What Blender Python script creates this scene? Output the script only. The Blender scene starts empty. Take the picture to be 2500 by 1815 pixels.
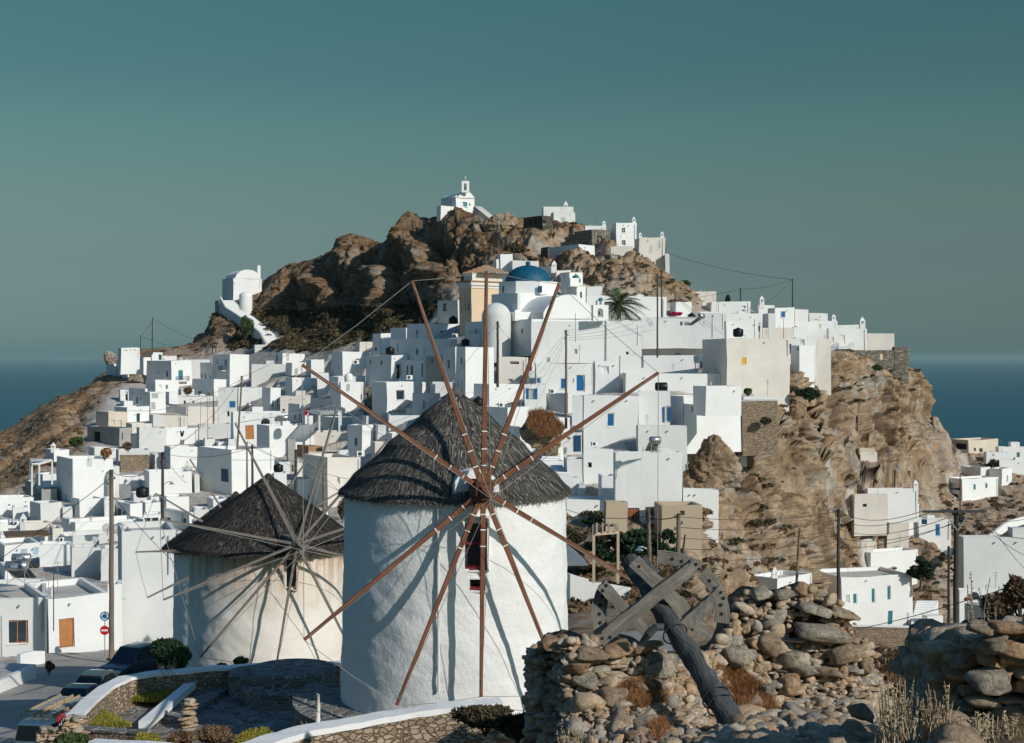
import bpy, math, random
import numpy as np
from mathutils import Vector, Matrix
random.seed(7); RNG = np.random.default_rng(11)
SC = bpy.context.scene; COL = SC.collection
R = math.radians
F = 3472.0; UC = 1250.0; HZ = 872.0
# ---------------------------------------------------------------- camera
cam = bpy.data.cameras.new('camera'); camo = bpy.data.objects.new('camera', cam); COL.objects.link(camo)
cam.lens = 50; cam.sensor_width = 36; cam.shift_y = -0.0142; cam.clip_start = 0.5; cam.clip_end = 120000
camo.location = (0, 0, 0); camo.rotation_euler = (R(90), 0, 0); SC.camera = camo
# ---------------------------------------------------------------- sun and sky
SUN_AZ, SUN_EL = 48.0, 28.0      # azimuth measured from straight behind the camera towards the right
SD = Vector((math.sin(R(SUN_AZ))*math.cos(R(SUN_EL)), -math.cos(R(SUN_AZ))*math.cos(R(SUN_EL)), math.sin(R(SUN_EL))))
sl = bpy.data.lights.new('sun', 'SUN'); sl.energy = 3.45; sl.angle = R(0.5); sl.color = (1.0, 0.945, 0.87)
so = bpy.data.objects.new('sun', sl); COL.objects.link(so)
so.rotation_euler = SD.to_track_quat('Z', 'Y').to_euler()
w = bpy.data.worlds.new('World'); SC.world = w; w.use_nodes = True
nt = w.node_tree; nt.nodes.clear()
out = nt.nodes.new('ShaderNodeOutputWorld'); bg = nt.nodes.new('ShaderNodeBackground')
sky = nt.nodes.new('ShaderNodeTexSky'); sky.sky_type = 'NISHITA'; sky.sun_disc = False
sky.sun_elevation = R(SUN_EL); sky.sun_rotation = math.atan2(SD.x, SD.y)
sky.altitude = 200; sky.air_density = 1.0; sky.dust_density = 1.6; sky.ozone_density = 2.0
hs = nt.nodes.new('ShaderNodeMix'); hs.data_type = 'RGBA'; hs.blend_type = 'MULTIPLY'; hs.inputs[0].default_value = 1
tcw = nt.nodes.new('ShaderNodeTexCoord'); sxw = nt.nodes.new('ShaderNodeSeparateXYZ'); nt.links.new(tcw.outputs['Generated'], sxw.inputs[0])
rw_ = nt.nodes.new('ShaderNodeValToRGB'); nt.links.new(sxw.outputs[2], rw_.inputs[0])     # tint of the sky by height above the horizon
SKYT = [(0, (0.4242, 0.6945, 0.8251)), (0.006, (0.4043, 0.6368, 0.7659)), (0.02, (0.3465, 0.5018, 0.6161)), (0.035, (0.3076, 0.4202, 0.4879)), (0.064, (0.3077, 0.3715, 0.3809)), (0.107, (0.3301, 0.3971, 0.3279)), (0.156, (0.2974, 0.4301, 0.3225)), (0.1935, (0.2498, 0.4073, 0.3139)), (0.25, (0.2386, 0.4372, 0.3234)), (0.36, (0.27, 0.49, 0.5)), (0.55, (0.31, 0.58, 0.76))]
while len(rw_.color_ramp.elements) < len(SKYT): rw_.color_ramp.elements.new(.5)
for i_, (p_, c_) in enumerate(SKYT): rw_.color_ramp.elements[i_].position = p_; rw_.color_ramp.elements[i_].color = (*c_, 1)
nt.links.new(rw_.outputs[0], hs.inputs[7])
nt.links.new(sky.outputs[0], hs.inputs[6]); nt.links.new(hs.outputs[2], bg.inputs[0])
bg.inputs[1].default_value = 0.12
nt.links.new(bg.outputs[0], out.inputs[0])
SC.view_settings.view_transform = 'Standard'; SC.view_settings.look = 'None'; SC.view_settings.gamma = 1
SC.view_settings.exposure = 0
SC.cycles.max_bounces = 6; SC.cycles.diffuse_bounces = 3; SC.cycles.volume_bounces = 0; SC.cycles.transparent_max_bounces = 12
# ---------------------------------------------------------------- materials
MATS = {}
def NM(name):
    m = bpy.data.materials.new(name); m.use_nodes = True; n = m.node_tree; b = n.nodes['Principled BSDF']; return m, n, b
def node(n, typ, **kw):
    q = n.nodes.new(typ)
    for k, v in kw.items():
        if isinstance(k, str) and hasattr(q, k): setattr(q, k, v)
    return q
def ramp(n, fac, stops, interp='LINEAR'):
    r = n.nodes.new('ShaderNodeValToRGB'); e = r.color_ramp; e.interpolation = interp
    while len(e.elements) < len(stops): e.elements.new(0.5)
    for i, (p, c) in enumerate(stops):
        e.elements[i].position = p; e.elements[i].color = (c[0], c[1], c[2], 1) if hasattr(c, '__len__') else (c, c, c, 1)
    n.links.new(fac, r.inputs[0]); return r.outputs[0]
def coords(n, scale=(1, 1, 1)):
    g = n.nodes.new('ShaderNodeNewGeometry'); mp = n.nodes.new('ShaderNodeMapping'); mp.inputs['Scale'].default_value = scale
    n.links.new(g.outputs['Position'], mp.inputs[0]); return mp.outputs[0]
def noise(n, vec, scale, detail=4, rough=0.6):
    q = n.nodes.new('ShaderNodeTexNoise'); q.inputs['Scale'].default_value = scale; q.inputs['Detail'].default_value = detail
    q.inputs['Roughness'].default_value = rough; n.links.new(vec, q.inputs['Vector']); return q.outputs[0]
def mixc(n, fac, a, b, mode='MIX'):
    q = n.nodes.new('ShaderNodeMix'); q.data_type = 'RGBA'; q.blend_type = mode
    for s, v in ((q.inputs[0], fac), (q.inputs[6], a), (q.inputs[7], b)):
        if hasattr(v, 'is_output') or hasattr(v, 'links'): n.links.new(v, s)
        else: s.default_value = v if not hasattr(v, '__len__') else (v[0], v[1], v[2], 1)
    return q.outputs[2]
def bump(n, b, h, strength, dist):
    q = n.nodes.new('ShaderNodeBump'); q.inputs['Strength'].default_value = strength; q.inputs['Distance'].default_value = dist
    n.links.new(h, q.inputs['Height']); n.links.new(q.outputs[0], b.inputs['Normal'])
def plaster(name, col, stain=0.10, sc=1.0, dirt=(0.45, 0.38, 0.30), amt=0.35, bmp=0.35):
    """lime-washed wall: large faint blotches, small rain streaks, trowel bumps"""
    if name in MATS: return MATS[name]
    m, n, b = NM(name); v = coords(n); v2 = coords(n, (1, 1, 0.22))
    big = ramp(n, noise(n, v, 0.35*sc, 4, 0.6), [(0.3, 1 - stain), (0.7, 1.0)])
    c = mixc(n, 1.0, (col[0], col[1], col[2]), big, 'MULTIPLY')
    st = ramp(n, noise(n, v2, 1.4*sc, 6, 0.7), [(0.60, 0), (0.80, amt)])
    c = mixc(n, st, c, dirt)
    n.links.new(c, b.inputs['Base Color']); b.inputs['Roughness'].default_value = 0.9; b.inputs['Specular IOR Level'].default_value = 0.15
    bump(n, b, noise(n, v, 5.0*sc, 5, 0.65), bmp, 0.05); MATS[name] = m; return m
def plain(name, col, rough=0.6, metal=0.0, var=0.15, sc=3.0, spec=0.3):
    if name in MATS: return MATS[name]
    m, n, b = NM(name); v = coords(n)
    f = ramp(n, noise(n, v, sc, 4, 0.6), [(0.3, 1 - var), (0.7, 1 + var*0.5)])
    n.links.new(mixc(n, 1.0, col, f, 'MULTIPLY'), b.inputs['Base Color'])
    b.inputs['Roughness'].default_value = rough; b.inputs['Metallic'].default_value = metal; b.inputs['Specular IOR Level'].default_value = spec
    MATS[name] = m; return m
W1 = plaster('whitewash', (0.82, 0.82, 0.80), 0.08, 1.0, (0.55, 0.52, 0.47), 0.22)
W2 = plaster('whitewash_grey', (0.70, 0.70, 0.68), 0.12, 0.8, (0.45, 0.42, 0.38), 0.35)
W3 = plaster('whitewash_warm', (0.76, 0.71, 0.64), 0.15, 0.9, (0.50, 0.38, 0.28), 0.45)
BE = plaster('beige_plaster', (0.66, 0.57, 0.47), 0.15, 0.9, (0.40, 0.30, 0.22), 0.4)
TAN = plaster('tan_plaster', (0.50, 0.40, 0.29), 0.10, 0.8, (0.35, 0.25, 0.17), 0.3)
PEACH = plaster('peach_plaster', (0.74, 0.56, 0.39), 0.12, 0.8, (0.62, 0.55, 0.45), 0.5)
GR = plaster('cement_render', (0.42, 0.41, 0.38), 0.25, 0.8, (0.22, 0.20, 0.17), 0.5)
DG = plaster('dark_cement', (0.24, 0.23, 0.22), 0.3, 0.8, (0.12, 0.11, 0.10), 0.5)
ROOFM = plaster('roof_screed', (0.60, 0.57, 0.53), 0.2, 0.7, (0.36, 0.31, 0.26), 0.5)
ROOFW = plaster('roof_white', (0.76, 0.75, 0.72), 0.15, 0.7, (0.45, 0.40, 0.34), 0.4)
BLUE = plain('blue_paint', (0.015, 0.13, 0.34), 0.5)
DBLUE = plain('dark_blue_paint', (0.012, 0.06, 0.15), 0.5)
TEAL = plain('teal_paint', (0.03, 0.19, 0.24), 0.5)
PBLUE = plain('pale_blue_paint', (0.45, 0.58, 0.66), 0.6)
GREYP = plain('grey_paint', (0.42, 0.43, 0.43), 0.6)
OCH = plain('ochre_paint', (0.85, 0.45, 0.04), 0.6)
CRE = plain('cream_paint', (0.80, 0.66, 0.38), 0.6)
BRN = plain('brown_wood_paint', (0.33, 0.12, 0.045), 0.5)
MRED = plain('faded_red_paint', (0.20, 0.025, 0.03), 0.6)
OWD = plain('orange_wood', (0.48, 0.20, 0.07), 0.5)
DARK = plain('dark_interior', (0.018, 0.02, 0.022), 0.8)
GLASS = plain('window_glass', (0.03, 0.045, 0.055), 0.12, 0, 0.1, 2, 0.6)
CURT = plain('pale_curtain', (0.50, 0.52, 0.52), 0.8, 0, 0.3, 8)
WHP = plain('white_paint', (0.80, 0.80, 0.78), 0.5)
METAL = plain('grey_metal', (0.45, 0.45, 0.45), 0.35, 0.7)
DMET = plain('dark_metal', (0.06, 0.065, 0.07), 0.5, 0.3)
BLK = plain('black_plastic', (0.012, 0.013, 0.015), 0.35)
WIRE = plain('cable_black', (0.02, 0.02, 0.02), 0.6)
ROPE = plain('grey_rope', (0.30, 0.29, 0.26), 0.8)
REDP = plain('red_paint', (0.55, 0.02, 0.025), 0.45)
RTILE = plain('roof_tile', (0.36, 0.20, 0.11), 0.8, 0, 0.5, 6)
def wood(name, c1, c2, scale=(1, 1, 1), rough=0.75):
    m, n, b = NM(name); tc = n.nodes.new('ShaderNodeTexCoord'); mp = n.nodes.new('ShaderNodeMapping'); mp.inputs['Scale'].default_value = scale
    n.links.new(tc.outputs['UV'], mp.inputs[0])
    f = noise(n, mp.outputs[0], 1.0, 6, 0.7)
    n.links.new(ramp(n, f, [(0.35, c1), (0.65, c2)]), b.inputs['Base Color']); b.inputs['Roughness'].default_value = rough
    b.inputs['Specular IOR Level'].default_value = 0.2
    bump(n, b, f, 0.6, 0.02); MATS[name] = m; return m
VANE = wood('red_brown_timber', (0.06, 0.025, 0.017), (0.30, 0.125, 0.068), (6, 60, 6))
GVANE = wood('grey_timber', (0.05, 0.045, 0.04), (0.28, 0.25, 0.22), (6, 60, 6))
POLEM = wood('pole_timber', (0.10, 0.075, 0.055), (0.27, 0.21, 0.16), (3, 60, 3))
POLED = wood('dark_pole_timber', (0.03, 0.03, 0.03), (0.09, 0.08, 0.075), (3, 60, 3))
def thatch(name, c1, c2, c3):
    m, n, b = NM(name); v = coords(n, (1, 1, 0.15)); v1 = coords(n)
    f = noise(n, v, 30, 5, 0.8); g = noise(n, v1, 1.3, 4, 0.7)
    c = ramp(n, f, [(0.35, c1), (0.52, c2), (0.70, c3)])
    c = mixc(n, ramp(n, g, [(0.4, 0.55), (0.62, 0)]), c, c1)
    gi = n.nodes.new('ShaderNodeNewGeometry'); c = mixc(n, 0.75, c, ramp(n, gi.outputs['Random Per Island'], [(0, c1), (.5, c2), (.82, [x*.7 + y*.3 for x, y in zip(c2, c3)]), (1, c3)]))
    n.links.new(c, b.inputs['Base Color']); b.inputs['Roughness'].default_value = 0.85; b.inputs['Specular IOR Level'].default_value = 0.2
    MATS[name] = m; return m
TH1 = thatch('reed_thatch', (0.02, 0.02, 0.021), (0.085, 0.08, 0.072), (0.50, 0.45, 0.37))
TH2 = thatch('old_thatch', (0.014, 0.013, 0.013), (0.040, 0.035, 0.033), (0.20, 0.17, 0.14))
def leafm(name, c1, c2):
    m, n, b = NM(name); v = coords(n); f = noise(n, v, 4.0, 3, 0.7)
    n.links.new(ramp(n, f, [(0.3, c1), (0.7, c2)]), b.inputs['Base Color']); b.inputs['Roughness'].default_value = 0.75
    b.inputs['Specular IOR Level'].default_value = 0.2; MATS[name] = m; return m
LF_G = leafm('green_leaves', (0.035, 0.06, 0.02), (0.09, 0.13, 0.045))
LF_D = leafm('dark_green_leaves', (0.012, 0.028, 0.016), (0.035, 0.07, 0.03))
LF_O = leafm('olive_scrub', (0.045, 0.042, 0.02), (0.13, 0.105, 0.055))
LF_B = leafm('brown_scrub', (0.09, 0.055, 0.03), (0.26, 0.17, 0.10))
LF_R = leafm('rust_grass', (0.20, 0.085, 0.035), (0.42, 0.22, 0.10))
LF_S = leafm('straw_stems', (0.28, 0.20, 0.12), (0.50, 0.40, 0.26))
LF_Y = leafm('ice_plant', (0.11, 0.15, 0.03), (0.42, 0.32, 0.05))
LF_P = leafm('magenta_flowers', (0.35, 0.01, 0.08), (0.55, 0.03, 0.16))
TRUNK = plain('bark', (0.11, 0.08, 0.055), 0.9, 0, 0.4, 6)
def rockm(name, c1, c2, c3, sc=1.0, bmp=0.8, bd=0.15):
    m, n, b = NM(name); v = coords(n)
    f = noise(n, v, 0.5*sc, 8, 0.7); g = noise(n, v, 4.0*sc, 6, 0.75)
    c = ramp(n, f, [(0.32, c1), (0.5, c2), (0.66, c3)])
    c = mixc(n, 1.0, c, ramp(n, g, [(0.35, 0.55), (0.62, 1.15)]), 'MULTIPLY')
    n.links.new(c, b.inputs['Base Color']); b.inputs['Roughness'].default_value = 0.92; b.inputs['Specular IOR Level'].default_value = 0.15
    bump(n, b, g, bmp, bd); MATS[name] = m; return m
RK1 = rockm('tan_rock', (0.26, 0.19, 0.125), (0.42, 0.31, 0.21), (0.52, 0.40, 0.28), 2.4, 1.0, 0.1)
RK2 = rockm('grey_rock', (0.22, 0.19, 0.155), (0.38, 0.33, 0.26), (0.52, 0.44, 0.34), 2.4, 1.0, 0.1)
RK3 = rockm('orange_rock', (0.30, 0.18, 0.10), (0.46, 0.29, 0.17), (0.54, 0.38, 0.24), 2.4, 1.0, 0.1)
def stonewall(name, c1, c2, mort, sc):
    m, n, b = NM(name); v0 = coords(n, (1, 1, 1.9)); wn = n.nodes.new('ShaderNodeTexNoise'); wn.inputs['Scale'].default_value = sc*1.3; wn.inputs['Detail'].default_value = 3; n.links.new(v0, wn.inputs['Vector']); v = mixc(n, 0.16 if sc > 2 else .1, v0, wn.outputs['Color'], 'ADD')
    vo = n.nodes.new('ShaderNodeTexVoronoi'); vo.inputs['Scale'].default_value = sc; n.links.new(v, vo.inputs['Vector'])
    ve = n.nodes.new('ShaderNodeTexVoronoi'); ve.feature = 'DISTANCE_TO_EDGE'; ve.inputs['Scale'].default_value = sc; n.links.new(v, ve.inputs['Vector'])
    sep = n.nodes.new('ShaderNodeSeparateColor'); n.links.new(vo.outputs['Color'], sep.inputs[0])
    c = ramp(n, sep.outputs[0], [(0, c1), (1, c2)])
    e = ramp(n, ve.outputs[0], [(0.02, 0), (0.10, 1)])
    c = mixc(n, e, mort, c); n.links.new(c, b.inputs['Base Color']); b.inputs['Roughness'].default_value = 0.95
    b.inputs['Specular IOR Level'].default_value = 0.1
    bump(n, b, e, 0.9, 0.06); MATS[name] = m; return m
SW_T = stonewall('tan_masonry', (0.24, 0.18, 0.12), (0.46, 0.36, 0.26), (0.17, 0.13, 0.095), 4.6)
SW_G = stonewall('grey_masonry', (0.13, 0.12, 0.10), (0.36, 0.32, 0.26), (0.10, 0.09, 0.08), 2.2)
SW_D = stonewall('dark_masonry', (0.07, 0.065, 0.055), (0.20, 0.18, 0.15), (0.05, 0.05, 0.045), 2.6)
PAV = stonewall('crazy_paving', (0.13, 0.125, 0.115), (0.24, 0.225, 0.20), (0.36, 0.345, 0.32), 2.3)
BRICK = stonewall('hollow_brick', (0.42, 0.22, 0.12), (0.55, 0.32, 0.19), (0.34, 0.27, 0.21), 3.4)
# ---------------------------------------------------------------- noise for geometry
def _h(ix, iy, iz, s):
    v = (ix*374761393 + iy*668265263 + iz*2147483647 + s*974634777) & 0xFFFFFFFF
    v = ((v ^ (v >> 13))*1274126177) & 0xFFFFFFFF
    v = v ^ (v >> 16); return (v & 0xFFFFFF)/float(0xFFFFFF)
def vn(P, s=0):
    P = np.asarray(P, float); ip = np.floor(P).astype(np.int64); f = P - ip; f = f*f*f*(f*(f*6 - 15) + 10)
    r = 0
    for a in (0, 1):
        wx = f[:, 0] if a else 1 - f[:, 0]
        for b_ in (0, 1):
            wy = f[:, 1] if b_ else 1 - f[:, 1]
            for c in (0, 1):
                wz = f[:, 2] if c else 1 - f[:, 2]
                r = r + wx*wy*wz*_h(ip[:, 0] + a, ip[:, 1] + b_, ip[:, 2] + c, s)
    return r*2 - 1
def fbm(P, s=0, o=4, g=0.5):
    P = np.asarray(P, float); r = 0; a = 1
    for i in range(o): r = r + a*vn(P*(2.03**i) + 17.3*i, s + i); a *= g
    return r
def ridge(P, s=0, o=4, g=0.5):
    P = np.asarray(P, float); r = 0; a = 1
    for i in range(o): r = r + a*(1 - 2*np.abs(vn(P*(2.03**i) + 9.7*i, s + i))); a *= g
    return r
def worley(P, s=0):
    P = np.asarray(P, float); ip = np.floor(P).astype(np.int64); f1 = np.full(len(P), 9.0); f2 = np.full(len(P), 9.0); rc = np.zeros(len(P))
    for a in (-1, 0, 1):
        for b in (-1, 0, 1):
            for c in (-1, 0, 1):
                x, y, z = ip[:, 0] + a, ip[:, 1] + b, ip[:, 2] + c
                dd = np.sqrt((x + _h(x, y, z, s) - P[:, 0])**2 + (y + _h(x, y, z, s + 1) - P[:, 1])**2 + (z + _h(x, y, z, s + 2) - P[:, 2])**2); r = _h(x, y, z, s + 3)
                n1 = dd < f1; f2 = np.where(n1, f1, np.minimum(f2, dd)); rc = np.where(n1, r, rc); f1 = np.where(n1, dd, f1)
    return f1, f2, rc
# ---------------------------------------------------------------- mesh helpers
def at(px, py, D): return Vector(((px - UC)/F*D, D, (HZ - py)/F*D))
class MB:
    def __init__(s): s.v = []; s.f = []; s.uv = []
    def add(s, vs, fs, uvs=None):
        o = len(s.v); s.v.extend([tuple(p) for p in vs])
        for i, f in enumerate(fs):
            s.f.append(tuple(o + k for k in f)); s.uv.append(uvs[i] if uvs else None)
    def box(s, c, size, rz=0.0, M=None):
        x, y, z = size[0]/2, size[1]/2, size[2]/2
        vs = [Vector((a*x, b*y, c_*z)) for c_ in (-1, 1) for a, b in ((-1, -1), (1, -1), (1, 1), (-1, 1))]
        T = M if M is not None else Matrix.Translation(Vector(c)) @ Matrix.Rotation(rz, 4, 'Z')
        s.add([T @ v for v in vs], [(3, 2, 1, 0), (4, 5, 6, 7), (0, 1, 5, 4), (1, 2, 6, 5), (2, 3, 7, 6), (3, 0, 4, 7)])
    def beam(s, a, b, w, h, w2=None, h2=None, up=Vector((0, 0, 1)), cap=True):
        a = Vector(a); b = Vector(b); d = (b - a); L = d.length; d.normalize()
        sx = d.cross(up)
        if sx.length < 1e-4: sx = d.cross(Vector((1, 0, 0)))
        sx.normalize(); sy = sx.cross(d)
        w2 = w if w2 is None else w2; h2 = h if h2 is None else h2
        vs = []
        for p, ww, hh in ((a, w, h), (b, w2, h2)):
            vs += [p + sx*(-ww/2) + sy*(-hh/2), p + sx*(ww/2) + sy*(-hh/2), p + sx*(ww/2) + sy*(hh/2), p + sx*(-ww/2) + sy*(hh/2)]
        r = random.random()*10
        fs = []; uv = []
        for k in range(4):
            k2 = (k + 1) % 4; fs.append((k, k2, 4 + k2, 4 + k)); uv.append([(0, r + k), (0, r + k + w*1.0), (L/4, r + k + w), (L/4, r + k)])
        if cap: fs += [(3, 2, 1, 0), (4, 5, 6, 7)]; uv += [[(0, r)]*4]*2
        s.add(vs, fs, uv)
    def tube(s, pts, r, n=6, r2=None, cap=True, smooth=True):
        pts = [Vector(p) for p in pts]; m = len(pts); r2 = r if r2 is None else r2
        vs = []; fs = []; L = 0; uv = []
        for i, p in enumerate(pts):
            t = (pts[min(i + 1, m - 1)] - pts[max(i - 1, 0)]).normalized()
            a = t.cross(Vector((0, 0, 1)))
            if a.length < 0.05: a = t.cross(Vector((0, 1, 0)))
            a.normalize(); b = t.cross(a); rr = r + (r2 - r)*i/max(1, m - 1)
            for k in range(n):
                q = 2*math.pi*k/n; vs.append(p + a*(math.cos(q)*rr) + b*(math.sin(q)*rr))
        for i in range(m - 1):
            L2 = L + (pts[i + 1] - pts[i]).length
            for k in range(n):
                k2 = (k + 1) % n; fs.append((i*n + k, i*n + k2, (i + 1)*n + k2, (i + 1)*n + k))
                uv.append([(L/4, k/n), (L/4, (k + 1)/n), (L2/4, (k + 1)/n), (L2/4, k/n)])
            L = L2
        if cap: fs.append(tuple(range(n))); fs.append(tuple((m - 1)*n + k for k in reversed(range(n)))); uv += [[(0, 0)]*n]*2
        s.add(vs, fs, uv)
    def lathe(s, c, prof, n=16, a0=0, a1=2*math.pi, cap=False):
        c = Vector(c); full = abs(a1 - a0 - 2*math.pi) < 1e-6; m = n if full else n + 1
        vs = []; fs = []
        for (r, z) in prof:
            for k in range(m):
                q = a0 + (a1 - a0)*k/n; vs.append(c + Vector((math.cos(q)*r, math.sin(q)*r, z)))
        for i in range(len(prof) - 1):
            for k in range(n):
                k2 = (k + 1) % m if full else k + 1; fs.append((i*m + k, i*m + k2, (i + 1)*m + k2, (i + 1)*m + k))
        if cap and full: fs.append(tuple((len(prof) - 1)*m + k for k in range(m)))
        s.add(vs, fs)
    def prism(s, poly, d, origin=None):
        """poly: list of 3D points (planar), extruded by vector d"""
        n = len(poly); P = [Vector(p) for p in poly]; d = Vector(d)
        nrm = Vector((0, 0, 0))
        for i in range(n): nrm += P[i].cross(P[(i + 1) % n])
        if nrm.dot(d) > 0: P = P[::-1]
        s.add(P + [p + d for p in P], [tuple(range(n)), tuple(reversed(range(n, 2*n)))] + [(i, n + i, n + (i + 1) % n, (i + 1) % n) for i in range(n)])
    def build(s, name, mat, parent=None, smooth=False, loc=None):
        return mkobj(name, s.v, s.f, mat, parent, smooth, s.uv if any(u is not None for u in s.uv) else None)
def mkobj(name, v, f, mat, parent=None, smooth=False, uv=None):
    me = bpy.data.meshes.new(name); me.from_pydata([tuple(p) for p in v], [], f)
    if uv:
        ul = me.uv_layers.new(name='uv'); i = 0; dat = []
        for k, fc in enumerate(f):
            u = uv[k] if uv[k] is not None else [(0, 0)]*len(fc)
            for t in u: dat += [t[0], t[1]]
        ul.data.foreach_set('uv', dat)
    if isinstance(mat, (list, tuple)):
        for m in mat: me.materials.append(m)
    else: me.materials.append(mat)
    if smooth: me.polygons.foreach_set('use_smooth', [True]*len(me.polygons))
    me.update(); o = bpy.data.objects.new(name, me); COL.objects.link(o)
    if parent is not None:
        o.parent = parent
        if parent.type == 'EMPTY': o.matrix_parent_inverse = parent_world(parent).inverted()
    return o
def parent_world(p):
    M = Matrix.Translation(p.location) @ p.rotation_euler.to_matrix().to_4x4()
    return M if p.parent is None else parent_world(p.parent) @ p.matrix_parent_inverse @ M
def npobj(name, V, Q, mat, parent=None, smooth=False):
    """numpy verts (N,3) and faces (M,k) with k 3 or 4"""
    V = np.asarray(V, np.float32); Q = np.asarray(Q, np.int32); k = Q.shape[1]
    me = bpy.data.meshes.new(name); me.vertices.add(len(V)); me.vertices.foreach_set('co', V.ravel())
    me.loops.add(Q.size); me.loops.foreach_set('vertex_index', Q.ravel())
    me.polygons.add(len(Q)); me.polygons.foreach_set('loop_start', np.arange(0, Q.size, k, dtype=np.int32))
    me.polygons.foreach_set('loop_total', np.full(len(Q), k, np.int32))
    if smooth: me.polygons.foreach_set('use_smooth', np.ones(len(Q), bool))
    me.update(calc_edges=True); me.materials.append(mat); o = bpy.data.objects.new(name, me); COL.objects.link(o)
    if parent is not None: o.parent = parent; o.matrix_parent_inverse = parent_world(parent).inverted()
    return o
def empty(name, loc, label=None, cat=None, group=None, rz=0, kind=None):
    o = bpy.data.objects.new(name, None); COL.objects.link(o); o.location = loc; o.rotation_euler = (0, 0, rz); o.empty_display_size = 0.1
    return tag(o, label, cat, group, kind)
def tag(o, label=None, cat=None, group=None, kind=None):
    if label: o['label'] = label
    if cat: o['category'] = cat
    if group: o['group'] = group
    if kind: o['kind'] = kind
    return o
def copy_tree(o, parent=None):
    c = o.copy(); COL.objects.link(c); c.parent = parent
    for ch in list(o.children): copy_tree(ch, c)
    return c
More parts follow.
